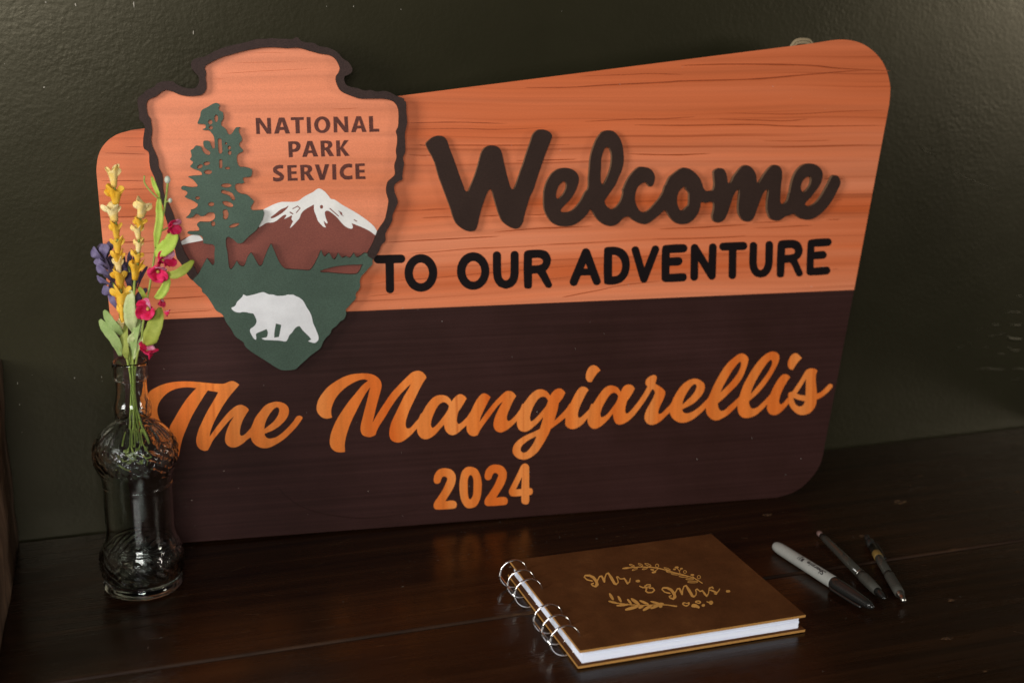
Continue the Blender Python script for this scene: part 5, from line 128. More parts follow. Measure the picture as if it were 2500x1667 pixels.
FLOWERS = {"yellow_a":{"stem":[[-28,-20,3728],[-23,-20,3549],[-33,-20,3397],[-29,-20,3192],[-32,-20,3003],[-30,-20,2860],[-31,-20,2655],[-40,-20,2466],[-34,-20,2282],[-16,-20,2190],[0,0,1989],[-12,0,1749],[-64,30,1396],[-118,30,1181]],"florets":[[[[-28,-20,3687],[-22,-20,3865]],150,1],[[[-23,-20,3543],[-28,-20,3693]],165,0],[[[-42,-20,3391],[-61,-20,3542]],200,1],[[[-37,-20,3245],[-42,-20,3391]],120,0],[[[-34,-20,3109],[-30,-20,3257]],140,0],[[[-36,-20,2984],[-32,-20,3139]],120,0],[[[-34,-20,2938],[-33,-20,3081]],105,1],[[[-36,-20,2812],[-31,-20,2974]],160,0],[[[-35,-20,2649],[-30,-20,2824]],195,0],[[[-33,-20,2491],[-27,-20,2673]],95,0],[[[-49,-20,2423],[-42,-20,2533]],75,1]],"leaves":[[[[-33,-40,2393],[-70,-40,2471],[-124,-40,2531],[-193,-40,2606]],125,1],[[[-63,-40,2208],[-78,-40,2349],[-153,-40,2448],[-234,-40,2523]],150,1],[[[-11,-40,2184],[-8,-40,2289],[-7,-40,2393],[-10,-40,2485]],155,0]]},"yellow_b":{"stem":[[193,-50,3465],[165,-50,3290],[142,-50,3054],[107,-50,2899],[91,-50,2749],[79,-50,2550],[46,-50,2200],[28,-20,1995],[18,-20,1756],[2,-50,1427],[-26,-50,1222]],"florets":[[[[188,-50,3436],[220,-50,3581]],185,1],[[[178,-50,3322],[188,-50,3436]],135,0],[[[160,-50,3251],[153,-50,3374]],120,1],[[[150,-50,3139],[163,-50,3254]],115,1],[[[139,-50,3048],[148,-50,3148]],115,0],[[[106,-50,2896],[135,-50,3060]],150,0]],"leaves":[[[[75,-70,2439],[67,-70,2543],[57,-70,2663],[60,-70,2796]],165,2],[[[63,-70,2194],[85,-70,2360],[109,-70,2464],[127,-70,2562]],115,1],[[[57,-70,2188],[111,-70,2299],[164,-70,2405],[222,-70,2491]],65,2],[[[51,-70,2280],[57,-70,2378],[101,-70,2428],[139,-70,2520]],95,2]]},"purple_a":{"stem":[[-172,60,3054],[-134,60,2930],[-98,60,2749],[-75,60,2567],[-49,60,2228],[-35,60,2166],[3,40,1976],[-9,40,1735],[5,40,1394],[4,40,1196]],"florets":[[[[-185,40,3040],[-271,40,3139]],150,0],[[[-166,40,3058],[-140,40,3186]],140,0],[[[-135,40,2910],[-241,40,2992]],140,0],[[[-129,40,2826],[-241,40,2893]],130,0],[[[-102,40,2736],[-201,40,2794]],140,0],[[[-76,40,2596],[-144,40,2765]],110,0],[[[-116,40,2934],[-172,40,3053]],130,1],[[[-104,40,2844],[-100,40,2995]],120,1],[[[-141,40,2988],[-254,40,3046]],110,0]],"leaves":[]},"purple_b":{"stem":[[13,100,3013],[33,100,2772],[54,100,2620],[7,100,2342],[-23,100,2154],[18,40,1976],[11,40,1735],[40,40,1460],[64,0,1344]],"florets":[[[[9,90,2804],[-13,90,3015]],110,1],[[[34,90,2738],[12,90,2955]],100,1],[[[62,90,2763],[127,90,2951]],60,1],[[[76,90,2647],[112,90,2751]],90,1],[[[-7,90,2925],[-15,90,3081]],75,1],[[[35,90,2944],[40,90,3070]],60,1]],"leaves":[]},"pink":{"stem":[[448,-100,3749],[426,-100,3617],[399,-100,3490],[341,-100,3314],[309,-100,3156],[270,-100,2973],[238,-100,2824],[207,-100,2704],[175,-100,2553],[141,-100,2370],[96,-100,2216],[33,0,1989],[31,0,1749],[89,-40,1522],[131,-40,1188]],"twigs":[[[416,-100,3579],[459,-100,3594]],[[255,-100,3799],[254,-100,3740],[293,-100,3677],[355,-100,3610]],[[341,-100,3309],[382,-100,3338],[430,-100,3363]],[[269,-100,2962],[323,-100,2992]],[[200,-100,2680],[245,-100,2644]],[[125,-100,2308],[165,-100,2279]]],"buds":[[[446,-100,3769],42],[[460,-100,3594],27]],"blossoms":[[[464,-120,3379],120,[0.5,-0.3,-0.1]],[[373,-120,3085],150,[0.6,-0.5,0.4]],[[328,-120,2985],150,[0.15,-1,-0.2]],[[222,-120,2655],160,[-0.35,-0.9,0.0]],[[329,-120,2705],75,[0.9,-0.3,0.3]],[[377,-120,2628],55,[0.9,0.3,-0.4]],[[194,-120,2279],135,[0.3,-0.4,0.6]]],"leaves":[[[[319,-110,3187],[350,-110,3328],[377,-110,3445],[370,-110,3537],[361,-110,3617]],105,3],[[[375,-110,3618],[372,-110,3669],[347,-110,3726],[308,-110,3791]],55,3],[[[310,-110,3132],[376,-110,3171],[448,-110,3237],[485,-110,3333]],185,3],[[[388,-110,2969],[474,-110,2970],[552,-110,3010],[624,-110,3077]],120,4],[[[288,-110,2750],[340,-110,2787],[381,-110,2847],[403,-110,2931]],120,3],[[[174,-110,2337],[234,-110,2411],[282,-110,2527],[315,-110,2657]],215,4],[[[206,-110,2730],[203,-110,2784],[182,-110,2820],[142,-110,2834]],65,4]]}}
PX = 0.00006  # metres per unit of the flower widths
BOTTLE_AT = (0.0498, 1.1578, 0.0)
BOTTLE_TURN = -0.33598
WALL_RIDGES = [([(10869, 1535), (11025, 1535), (11201, 1509)], 9), ([(10734, 1402), (10794, 1383), (10862, 1381)], 9), ([(10990, 1376), (11090, 1357), (11208, 1355)], 11), ([(10669, 1241), (10794, 1248), (10966, 1269)], 9), ([(10981, 1231), (11056, 1188), (11252, 1166)], 18), ([(11011, 1094), (11098, 1036), (11237, 1025)], 10), ([(10571, 831), (10696, 836), (10875, 810), (11034, 795)], 8), ([(11134, 789), (11253, 785), (11378, 749)], 10), ([(10418, 1182), (10468, 1164)], 9), ([(10180, 1106), (10272, 1135), (10365, 1153)], 7), ([(10884, 1019), (10997, 983)], 8), ([(10736, 1523), (10899, 1603), (11121, 1679)], 6), ([(11033, 1743), (11168, 1726)], 6), ([(10530, 1348), (10699, 1377)], 6), ([(10621, 1099), (10736, 1107)], 6), ([(11154, 648), (11272, 655)], 7), ([(9878, 3322), (10071, 3243), (10323, 3150), (10657, 3023)], 5), ([(9430, 3612), (9509, 3553), (9667, 3497)], 5), ([(9658, 3501), (9614, 3562), (9582, 3608)], 4)]
WALL_CHIPS = [((37, 5150), 12, 12), ((289, 5132), 12, 22), ((795, 5135), 10, 50), ((1315, 4886), 8, 30), ((-31, 4403), 16, 10), ((-351, 4613), 6, 6), ((-482, 1631), 10, 22), ((-481, 1413), 7, 20), ((-482, 1134), 6, 8), ((35, 1636), 9, 12), ((285, 1625), 7, 12), ((288, 1583), 6, 5), ((-347, 1699), 5, 5), ((2571, 5130), 5, 10), ((2833, 5131), 6, 14), ((3302, 5105), 8, 9), ((756, 4945), 4, 5), ((4975, 5097), 4, 5)]
TABLE_WEAR = [((8413, 11237), 60), ((7528, 10591), 34), ((7502, 9108), 34), ((7002, 8510), 38), ((6858, 11345), 36), ((6960, 7945), 16), ((9018, 12196), 16), ((9103, 11829), 24), ((8935, 11496), 22), ((9872, 11111), 30), ((9606, 11707), 22)]
TABLE_SCRATCHES = [[(8636, 11237), (9035, 11256), (9502, 11264), (10088, 11271)], [(8240, 10566), (8304, 10547)], [(8966, 11318), (9000, 11256)], [(7658, 8451), (7709, 8389)], [(8642, 10408), (8697, 10400)], [(8420, 11624), (8437, 11566)], [(6312, 10910), (6355, 10879)], [(7693, 9824), (7719, 9804)], [(8788, 11811), (8815, 11586)]]
TWINE = [(3349, 4790), (3415, 4847), (3507, 4865), (3591, 4852), (3631, 4817)]
GRAIN_LINES = [([(2139, 4602), (2602, 4615), (3148, 4613), (3577, 4601), (3884, 4573), (4457, 4545)], 10.09), ([(514, 4389), (977, 4391), (1352, 4412), (1973, 4437), (2166, 4449), (2902, 4465), (3403, 4501), (3911, 4539), (4168, 4550)], 10.09), ([(1070, 4497), (1589, 4514), (1803, 4522), (2165, 4512)], 6.05), ([(-662, 4058), (-171, 4061), (328, 4041)], 6.05), ([(1641, 4016), (2173, 4006), (2915, 4007), (3420, 3984), (4418, 3982)], 8.07), ([(1118, 4053), (1640, 4073), (1929, 4072), (2294, 4091)], 6.05), ([(2540, 4064), (2913, 4053), (3291, 4041), (3545, 4057)], 6.05), ([(2613, 4125), (3365, 4109), (3927, 4132), (4437, 4140)], 5.04), ([(3122, 3773), (3683, 3773), (4254, 3781)], 6.05), ([(3045, 3840), (3425, 3832), (3810, 3834)], 4.44), ([(-667, 3845), (-61, 3837), (419, 3830), (977, 3827)], 6.05), ([(1572, 3728), (2056, 3711), (2474, 3718)], 7.06), ([(418, 3679), (720, 3680), (1048, 3682)], 6.05), ([(-642, 3997), (-172, 4000), (236, 3987), (744, 3999)], 5.04), ([(-658, 3753), (-491, 3744), (-311, 3752)], 5.04), ([(3743, 3434), (3854, 3436), (3971, 3428)], 8.07), ([(3791, 3004), (3952, 3005)], 6.83), ([(1925, 2958), (2152, 2962), (2381, 2963), (2612, 2971), (2906, 2977)], 8.69), ([(1851, 2860), (2154, 2854), (2422, 2850), (2692, 2852), (2886, 2861)], 5.59), ([(2960, 2997), (3156, 2996), (3298, 2999)], 5.59), ([(3863, 3205), (3967, 3213)], 4.97), ([(2962, 2939), (3197, 2940), (3474, 2947), (3633, 2948)], 4.97), ([(196, 2977), (627, 3001), (881, 3003), (1210, 3007)], 7.45), ([(-536, 3137), (-361, 3140), (-226, 3140)], 5.66), ([(59, 3139), (174, 3140), (246, 3143)], 5.66), ([(-544, 3848), (-523, 3844), (-481, 3837)], 5.66), ([(-535, 3213), (-394, 3220), (-296, 3214)], 5.03), ([(521, 3145), (645, 3138), (755, 3146)], 5.03), ([(-903, 2907), (-446, 2919), (-131, 2925), (242, 2933)], 6.52), ([(-678, 2787), (-343, 2802), (-79, 2818), (273, 2823), (672, 2819)], 3.72), ([(727, 2836), (946, 2838), (1446, 2844)], 3.72), ([(-1078, 2499), (-829, 2523), (-495, 2536), (-200, 2552), (77, 2568), (292, 2576), (508, 2587), (781, 2601), (1056, 2608), (1447, 2619)], 4.19), ([(891, 2292), (1112, 2326), (1449, 2376)], 5.59), ([(-1081, 2382), (-926, 2391), (-770, 2398)], 3.26), ([(443, 2480), (836, 2487), (1001, 2502), (1448, 2529)], 3.26), ([(1317, 2627), (1631, 2632), (1948, 2647), (2268, 2647)], 3.6), ([(1339, 2536), (1425, 2538), (1686, 2547), (1949, 2561)], 3.15), ([(2603, 2665), (2794, 2678), (2908, 2682)], 3.15), ([(3877, 2476), (3954, 2476)], 3.15), ([(1361, 2373), (1622, 2400), (1951, 2419)], 4.5), ([(-3537, 3558), (-3319, 3556), (-3099, 3553)], 4.84), ([(-3554, 3474), (-3299, 3475), (-3055, 3472)], 4.24), ([(-3551, 3222), (-3314, 3220), (-3068, 3226)], 7.26), ([(-3544, 2985), (-3327, 2983), (-3080, 2986)], 6.05), ([(-3059, 2436), (-2858, 2439), (-2637, 2445)], 7.26), ([(-3016, 2297), (-2802, 2301), (-2586, 2307)], 4.84), ([(-3513, 2403), (-3446, 2401), (-3335, 2402)], 4.84), ([(-3556, 3342), (-3392, 3343), (-3160, 3345)], 4.24), ([(-3533, 2796), (-3337, 2795), (-3188, 2810)], 4.24), ([(-3488, 3812), (-3316, 3806), (-3112, 3794)], 5.82), ([(-3301, 3867), (-3208, 3864), (-3132, 3861)], 3.49)]
BADGE_LINES = [([(-2393, 4527), (-2034, 4550), (-1573, 4571)], 4.66), ([(-2294, 4622), (-2031, 4630), (-1692, 4634)], 3.49), ([(-1388, 4196), (-1264, 4197), (-1139, 4204)], 4.66), ([(-2055, 3410), (-1895, 3416), (-1772, 3432)], 3.49), ([(-2514, 4479), (-2455, 4477), (-2371, 4481)], 2.91), ([(-2147, 4711), (-1967, 4720), (-1811, 4715)], 2.91)]
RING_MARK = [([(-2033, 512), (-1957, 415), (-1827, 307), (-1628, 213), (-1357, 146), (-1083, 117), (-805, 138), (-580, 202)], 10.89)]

# ------------------------------------------------------------------ helpers
def outlines(txt, s=1e-4):
    return [[(int(a) * s, int(b) * s) for a, b in (p.split(',') for p in c.split())] for c in txt.split('|')]


def art(k):
    return outlines(ART[k])


def area2(c):
    return 0.5 * sum(c[i - 1][0] * c[i][1] - c[i][0] * c[i - 1][1] for i in range(len(c)))


def inside(p, c):
    r = False
    for i in range(len(c)):
        (x0, y0), (x1, y1) = c[i - 1], c[i]
        if (y0 > p[1]) != (y1 > p[1]) and p[0] < x0 + (p[1] - y0) / (y1 - y0) * (x1 - x0):
            r = not r
    return r


def islands(cs, tiny=2e-7):
    cs = [c for c in cs if abs(area2(c)) > tiny]
    depth = [sum(inside(c[0], d) for j, d in enumerate(cs) if j != i) for i, c in enumerate(cs)]
    res = []
    for i, c in enumerate(cs):
        if depth[i] % 2 == 0:
            res.append([c] + [d for j, d in enumerate(cs) if depth[j] == depth[i] + 1 and inside(d[0], c)])
    return res


def link(name, me, parent=None):
    o = bpy.data.objects.new(name, me)
    C.objects.link(o)
    if parent is not None:
        o.parent = parent
    return o


def build(name, verts, faces, mats, parent=None, idx=None, smooth=False):
    me = bpy.data.meshes.new(name)
    me.from_pydata([tuple(v) for v in verts], [], faces)
    for m in (mats if isinstance(mats, (list, tuple)) else [mats]):
        me.materials.append(getattr(m, 'm', m))
    if idx:
        me.polygons.foreach_set('material_index', idx)
    bm = bmesh.new()
    bm.from_mesh(me)
    bmesh.ops.recalc_face_normals(bm, faces=bm.faces)
    bm.to_mesh(me)
    bm.free()
    if smooth:
        me.polygons.foreach_set('use_smooth', [True] * len(me.polygons))
    me.update()
    return link(name, me, parent)


def plate(name, cs, d0, d1, front, side, parent, tiny=2e-7):
    """cut-out plate: outlines extruded from height d0 to d1; front face and edges may differ in material"""
    V, F, I = [], [], []
    for isl in islands(cs, tiny):
        base = len(V)
        flat = [p for c in isl for p in c]
        n = len(flat)
        V += [(x, y, d1) for x, y in flat] + [(x, y, d0) for x, y in flat]
        for t in tessellate_polygon([[Vector((x, y, 0)) for x, y in c] for c in isl]):
            F.append(tuple(base + k for k in t)); I.append(0)
            F.append(tuple(base + n + k for k in reversed(t))); I.append(1)
        k0 = 0
        for c in isl:
            for i in range(len(c)):
                j = (i + 1) % len(c)
                F.append((base + k0 + i, base + k0 + j, base + n + k0 + j, base + n + k0 + i)); I.append(1)
            k0 += len(c)
    return build(name, V, F, [front, side], parent, I)


def box(name, x0, x1, y0, y1, z0, z1, mats, parent=None, bevel=0.0, seg=2):
    V = [(x, y, z) for x in (x0, x1) for y in (y0, y1) for z in (z0, z1)]
    F = [(0, 1, 3, 2), (4, 6, 7, 5), (0, 4, 5, 1), (2, 3, 7, 6), (0, 2, 6, 4), (1, 5, 7, 3)]
    o = build(name, V, F, mats, parent)
    if bevel:
        bm = bmesh.new()
        bm.from_mesh(o.data)
        r = bmesh.ops.bevel(bm, geom=list(bm.edges), offset=bevel, segments=seg, affect='EDGES', profile=0.5)
        if len(o.data.materials) > 1:
            for f in r['faces']:
                f.material_index = 1
        bm.to_mesh(o.data)
        bm.free()
    return o


def spline(pts, n=6):
    P = [Vector(p) for p in pts]
    out = []
    for i in range(len(P) - 1):
        a, b = P[i], P[i + 1]
        t0 = (b - P[i - 1]) * 0.5 if i > 0 else (b - a)
        t1 = (P[i + 2] - a) * 0.5 if i + 2 < len(P) else (b - a)
        for k in range(n):
            t = k / n
            out.append((2 * t**3 - 3 * t**2 + 1) * a + (t**3 - 2 * t**2 + t) * t0 + (-2 * t**3 + 3 * t**2) * b + (t**3 - t**2) * t1)
    out.append(P[-1])
    return out


def tube_data(path, rad, seg=10, flat=None):
    path = [Vector(p) for p in path]
    V, F = [], []
    up = Vector((0.31, 0.22, 0.92))
    for i, p in enumerate(path):
        t = (path[min(i + 1, len(path) - 1)] - path[max(i - 1, 0)]).normalized()
        a = t.cross(up)
        if a.length < 0.05:
            a = t.cross(Vector((1, 0, 0)))
        a.normalize()
        b = t.cross(a)
        r = rad[i] if isinstance(rad, (list, tuple)) else rad
        for k in range(seg):
            w = 2 * math.pi * k / seg
            v = a * math.cos(w) * r + b * math.sin(w) * r
            if flat:
                v = Vector((v.x * flat[0], v.y * flat[1], v.z * flat[2]))
            V.append(p + v)
    n = len(path)
    for i in range(n - 1):
        for k in range(seg):
            F.append((i * seg + k, i * seg + (k + 1) % seg, (i + 1) * seg + (k + 1) % seg, (i + 1) * seg + k))
    F.append(tuple(range(seg)))
    F.append(tuple((n - 1) * seg + k for k in range(seg)))
    return V, F


def tube(name, path, rad, mat, parent=None, seg=10, flat=None):
    V, F = tube_data(path, rad, seg, flat)
    return build(name, V, F, mat, parent, None, True)


def lathe(name, prof, mat, parent=None, seg=48, axis=None, smooth=True):
    """prof: (radius, height) pairs; axis: (origin, direction) or None for z"""
    V, F = [], []
    if axis:
        o, d = Vector(axis[0]), Vector(axis[1]).normalized()
        a = d.cross(Vector((0, 0, 1))).normalized()
        b = a.cross(d)
    else:
        o, d, a, b = Vector((0, 0, 0)), Vector((0, 0, 1)), Vector((1, 0, 0)), Vector((0, 1, 0))
    for r, h in prof:
        for k in range(seg):
            w = 2 * math.pi * k / seg
            V.append(o + d * h + (a * math.cos(w) + b * math.sin(w)) * max(r, 1e-6))
    for i in range(len(prof) - 1):
        for k in range(seg):
            F.append((i * seg + k, i * seg + (k + 1) % seg, (i + 1) * seg + (k + 1) % seg, (i + 1) * seg + k))
    F.append(tuple(range(seg)))
    F.append(tuple((len(prof) - 1) * seg + k for k in range(seg)))
    ob = build(name, V, F, mat, parent, None, smooth)
    return ob


def empty(name, loc=(0, 0, 0), rotz=0.0):
    o = bpy.data.objects.new(name, None)
    o.empty_display_size = 0.02
    C.objects.link(o)
    o.location = loc
    o.rotation_euler = (0, 0, rotz)
    return o


def tag(o, label=None, cat=None, group=None, kind=None):
    for k, v in (('label', label), ('category', cat), ('group', group), ('kind', kind)):
        if v:
            o[k] = v
    return o


# ------------------------------------------------------------------ materials
class Mat:
    def __init__(s, name, color=(0.5, 0.5, 0.5), rough=0.5, metal=0.0, spec=0.5, **kw):
        s.m = bpy.data.materials.new(name)
        s.m.use_nodes = True
        s.nt = s.m.node_tree
        s.b = s.nt.nodes['Principled BSDF']
        s.set('Base Color', (*color, 1))
        s.set('Roughness', rough)
        s.set('Metallic', metal)
        s.set('Specular IOR Level', spec)
        for k, v in kw.items():
            s.set(k.replace('_', ' '), v)

    def set(s, k, v):
        s.b.inputs[k].default_value = v

    def node(s, t, **kw):
        n = s.nt.nodes.new(t)
        for k, v in kw.items():
            setattr(n, k, v)
        return n

    def l(s, a, b):
        s.nt.links.new(a, b)

    def coords(s, scale=(1, 1, 1), loc=(0, 0, 0), rot=(0, 0, 0)):
        tc = s.node('ShaderNodeTexCoord')
        mp = s.node('ShaderNodeMapping')
        mp.inputs['Scale'].default_value = scale
        mp.inputs['Location'].default_value = loc
        mp.inputs['Rotation'].default_value = rot
        s.l(tc.outputs['Object'], mp.inputs[0])
        return mp.outputs[0]

    def noise(s, vec, scale=5.0, detail=3.0, rough=0.5, dist=0.0):
        n = s.node('ShaderNodeTexNoise')
        n.inputs['Scale'].default_value = scale
        n.inputs['Detail'].default_value = detail
        n.inputs['Roughness'].default_value = rough
        n.inputs['Distortion'].default_value = dist
        s.l(vec, n.inputs['Vector'])
        return n.outputs[0]

    def ramp(s, fac, stops):
        n = s.node('ShaderNodeValToRGB')
        e = n.color_ramp.elements
        while len(e) < len(stops):
            e.new(0.5)
        for el, (p, c) in zip(e, stops):
            el.position = p
            el.color = (*c, 1) if len(c) == 3 else c
        s.l(fac, n.inputs[0])
        return n.outputs[0]

    def mix(s, fac, a, b, mode='MIX'):
        n = s.node('ShaderNodeMix', data_type='RGBA', blend_type=mode)
        for i, v in ((0, fac), (6, a), (7, b)):
            if isinstance(v, (int, float)):
                n.inputs[i].default_value = v
            elif isinstance(v, tuple):
                n.inputs[i].default_value = (*v, 1)
            else:
                s.l(v, n.inputs[i])
        return n.outputs[2]

    def math(s, op, a, b=0.0):
        n = s.node('ShaderNodeMath', operation=op)
        for i, v in ((0, a), (1, b)):
            if isinstance(v, (int, float)):
                n.inputs[i].default_value = v
            else:
                s.l(v, n.inputs[i])
        return n.outputs[0]

    def bump(s, h, strength=0.3, dist=0.001, prev=None):
        n = s.node('ShaderNodeBump')
        n.inputs['Strength'].default_value = strength
        n.inputs['Distance'].default_value = dist
        s.l(h, n.inputs['Height'])
        if prev is not None:
            s.l(prev, n.inputs['Normal'])
        s.l(n.outputs[0], s.b.inputs['Normal'])
        return n.outputs[0]

    def color(s, c):
        s.l(c, s.b.inputs['Base Color'])
        return s

    def rough(s, c):
        s.l(c, s.b.inputs['Roughness'])
        return s


BW = lambda v: (v, v, v)


def speckle(name, col, rough=0.55, var=0.25, scale=900.0, weave=True, spec=0.18):
    """painted or printed thin board: slight mottling, a fine weave from the print"""
    m = Mat(name, col, rough, spec=spec)
    v = m.coords()
    n = m.noise(v, scale, 3, 0.7)
    n2 = m.noise(v, 28, 4, 0.6)
    lo = tuple(c * (1 - var) for c in col)
    hi = tuple(min(1, c * (1 + var)) for c in col)
    c1 = m.ramp(n, [(0.3, lo), (0.7, hi)])
    c2 = m.ramp(n2, [(0.3, BW(0.88)), (0.7, BW(1.1))])
    m.color(m.mix(1.0, c1, c2, 'MULTIPLY'))
    m.bump(n, 0.12, 0.0002)
    return m


def grain(name, base, deep, pale, line, along='x', seed=0.0, rough=0.42, lines=0.6, top=None):
    """printed wood: long wavering streaks, paler and deeper bands, faint thin lines"""
    m = Mat(name, base, rough, spec=0.15)
    tc = m.node('ShaderNodeTexCoord')
    sp = m.node('ShaderNodeSeparateXYZ')
    m.l(tc.outputs['Object'], sp.inputs[0])
    u, w = (sp.outputs[0], sp.outputs[1]) if along == 'x' else (sp.outputs[1], sp.outputs[0])
    k = (lambda a, b: (a, b, 1)) if along == 'x' else (lambda a, b: (b, a, 1))
    warp = m.noise(m.coords(k(2.6, 7), (seed, seed, 0)), 1.0, 2, 0.5)
    w2 = m.math('ADD', w, m.math('MULTIPLY', m.math('SUBTRACT', warp, 0.5), 0.022))

    def layer(su, sw, off, detail):
        c = m.node('ShaderNodeCombineXYZ')
        m.l(m.math('MULTIPLY', u, su), c.inputs[0])
        m.l(m.math('MULTIPLY', w2, sw), c.inputs[1])
        c.inputs[2].default_value = seed + off
        return m.noise(c.outputs[0], 1.0, detail, 0.55)

    c = m.ramp(layer(1.1, 26, 0.0, 3), [(0.30, deep), (0.5, base), (0.70, pale)])
    if top:   # the print runs to a deeper orange in its upper part
        mr = m.node('ShaderNodeMapRange')
        mr.inputs[1].default_value, mr.inputs[2].default_value = top[0], top[1]
        m.l(m.math('ADD', w2, m.math('MULTIPLY', m.math('SUBTRACT', warp, 0.5), 0.08)), mr.inputs[0])
        c = m.mix(m.math('MULTIPLY', mr.outputs[0], 0.72), c, deep)
    st = m.ramp(layer(1.4, 120, 5.0, 3), [(0.28, BW(0.80)), (0.5, BW(1.0)), (0.74, BW(1.15))])
    c = m.mix(0.8, c, m.mix(1.0, c, st, 'MULTIPLY'))
    ln = m.ramp(layer(1.3, 190, 9.0, 2), [(0.60, BW(0)), (0.70, BW(1))])
    c = m.mix(m.math('MULTIPLY', ln, lines), c, line)
    fine = m.noise(m.coords(), 1100, 2, 0.6)
    c = m.mix(1.0, c, m.ramp(fine, [(0.25, BW(0.86)), (0.75, BW(1.08))]), 'MULTIPLY')
    m.color(c)
    m.bump(fine, 0.10, 0.0002)
    return m


# wall paint: dark olive green, orange-peel roller texture, satin
MW = Mat('wall_paint', (0.030, 0.031, 0.021), 0.36, spec=0.4)
MW.set('Specular Tint', (1.0, 0.90, 0.66, 1))
v = MW.coords()
peel = MW.noise(v, 210, 2, 0.5)
wave = MW.noise(v, 16, 4, 0.55)
patch = MW.noise(v, 3.5, 5, 0.6)
MW.color(MW.ramp(patch, [(0.3, (0.0142, 0.0131, 0.0066)), (0.7, (0.0190, 0.0172, 0.0086))]))
MW.rough(MW.ramp(patch, [(0.3, BW(0.27)), (0.7, BW(0.34))]))
b1 = MW.bump(wave, 0.12, 0.003)
MW.bump(MW.math('MULTIPLY', peel, MW.ramp(MW.noise(v, 9, 3, 0.6), [(0.32, BW(0.5)), (0.68, BW(1.3))])), 0.20, 0.0010, b1)

# stained planks: almost black brown under a scratched varnish
MT = Mat('table_varnish', (0.02, 0.009, 0.005), 0.2, spec=0.30)
gr = MT.noise(MT.coords((2.0, 90, 90)), 1.0, 5, 0.6, 0.4)
gf = MT.noise(MT.coords((12.0, 620, 620)), 1.0, 4, 0.6, 0.2)
bl = MT.noise(MT.coords((1.3, 4, 4)), 1.0, 4, 0.6)
c = MT.ramp(gr, [(0.25, (0.007, 0.0027, 0.0012)), (0.55, (0.0165, 0.0064, 0.0024)), (0.8, (0.032, 0.0125, 0.0045))])
MT.color(MT.mix(1.0, c, MT.ramp(bl, [(0.3, BW(0.75)), (0.7, BW(1.25))]), 'MULTIPLY'))
MT.rough(MT.mix(MT.ramp(MT.noise(MT.coords((5, 9, 9)), 1.0, 5, 0.65), [(0.40, BW(0)), (0.62, BW(1))]), MT.ramp(gf, [(0.25, BW(0.15)), (0.75, BW(0.28))]), MT.ramp(gf, [(0.25, BW(0.26)), (0.75, BW(0.44))])))
b1 = MT.bump(gr, 0.20, 0.0006)
MT.bump(gf, 0.22, 0.00025, b1)

MTE = Mat('table_worn_edge', (0.05, 0.024, 0.011), 0.55, spec=0.2)
w = MTE.noise(MTE.coords((9, 60, 60)), 1.0, 5, 0.65)
MTE.color(MTE.ramp(w, [(0.4, (0.012, 0.005, 0.0022)), (0.60, (0.032, 0.014, 0.006)), (0.80, (0.24, 0.13, 0.045))]))
MWR = Mat('bare_wood_wear', (0.16, 0.08, 0.022), 0.6)
wn = MWR.noise(MWR.coords(), 420, 4, 0.7)
MWR.color(MWR.ramp(wn, [(0.42, (0.018, 0.009, 0.005)), (0.56, (0.07, 0.032, 0.012)), (0.70, (0.36, 0.21, 0.07))]))

MPOST = Mat('weathered_wood', (0.07, 0.045, 0.03), 0.75, spec=0.3)
pv = MPOST.noise(MPOST.coords((60, 60, 5)), 1.0, 5, 0.65, 0.6)
MPOST.color(MPOST.ramp(pv, [(0.3, (0.05, 0.030, 0.019)), (0.55, (0.15, 0.092, 0.058)), (0.8, (0.28, 0.18, 0.115))]))
MPOST.bump(pv, 0.6, 0.003)

ORANGE = grain('orange_wood_print', (0.64, 0.188, 0.082), (0.51, 0.104, 0.028), (0.70, 0.248, 0.130), (0.27, 0.050, 0.014), 'x', 2.0, 0.42, 0.6, (0.28, 0.45))
BADGE = grain('badge_wood_print', (0.67, 0.212, 0.104), (0.65, 0.192, 0.084), (0.69, 0.228, 0.118), (0.50, 0.14, 0.06), 'x', 7.3, 0.42, 0.12)
LETTER = grain('letter_wood_print', (0.70, 0.185, 0.032), (0.60, 0.115, 0.014), (0.74, 0.245, 0.060), (0.42, 0.075, 0.010), 'y', 5.1, 0.4, 0.45)
GRAINL = speckle('grain_line_print', (0.15, 0.027, 0.009), 0.45, 0.3)
GRAINS = speckle('grain_shade_print', (0.43, 0.090, 0.026), 0.45, 0.2)
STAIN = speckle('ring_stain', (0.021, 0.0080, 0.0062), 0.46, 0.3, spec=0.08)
BROWN = Mat('dark_brown_print', (0.030, 0.0118, 0.0092), 0.45, spec=0.10)
bs = BROWN.noise(BROWN.coords((3.0, 260, 1)), 1.0, 4, 0.65)
bc = BROWN.noise(BROWN.coords(), 9, 4, 0.6)
bf = BROWN.noise(BROWN.coords(), 900, 3, 0.7)
c = BROWN.ramp(bs, [(0.3, (0.024, 0.0092, 0.0074)), (0.7, (0.037, 0.0148, 0.0122))])
c = BROWN.mix(1.0, c, BROWN.ramp(bc, [(0.3, (0.80, 0.78, 0.74)), (0.7, (1.14, 1.16, 1.26))]), 'MULTIPLY')
BROWN.color(BROWN.mix(1.0, c, BROWN.ramp(bf, [(0.3, BW(0.78)), (0.7, BW(1.2))]), 'MULTIPLY'))
BROWN.bump(bs, 0.15, 0.0003)
RIMB = speckle('dark_brown_paint', (0.036, 0.021, 0.018), 0.6, 0.35, spec=0.12)
WELC = speckle('welcome_paint', (0.030, 0.0165, 0.0125), 0.6, 0.4, spec=0.1)
BLACK = speckle('black_print', (0.0075, 0.0048, 0.0052), 0.5, 0.25, spec=0.08)
NPSB = speckle('brown_ink', (0.090, 0.024, 0.016), 0.5, 0.45, 700)
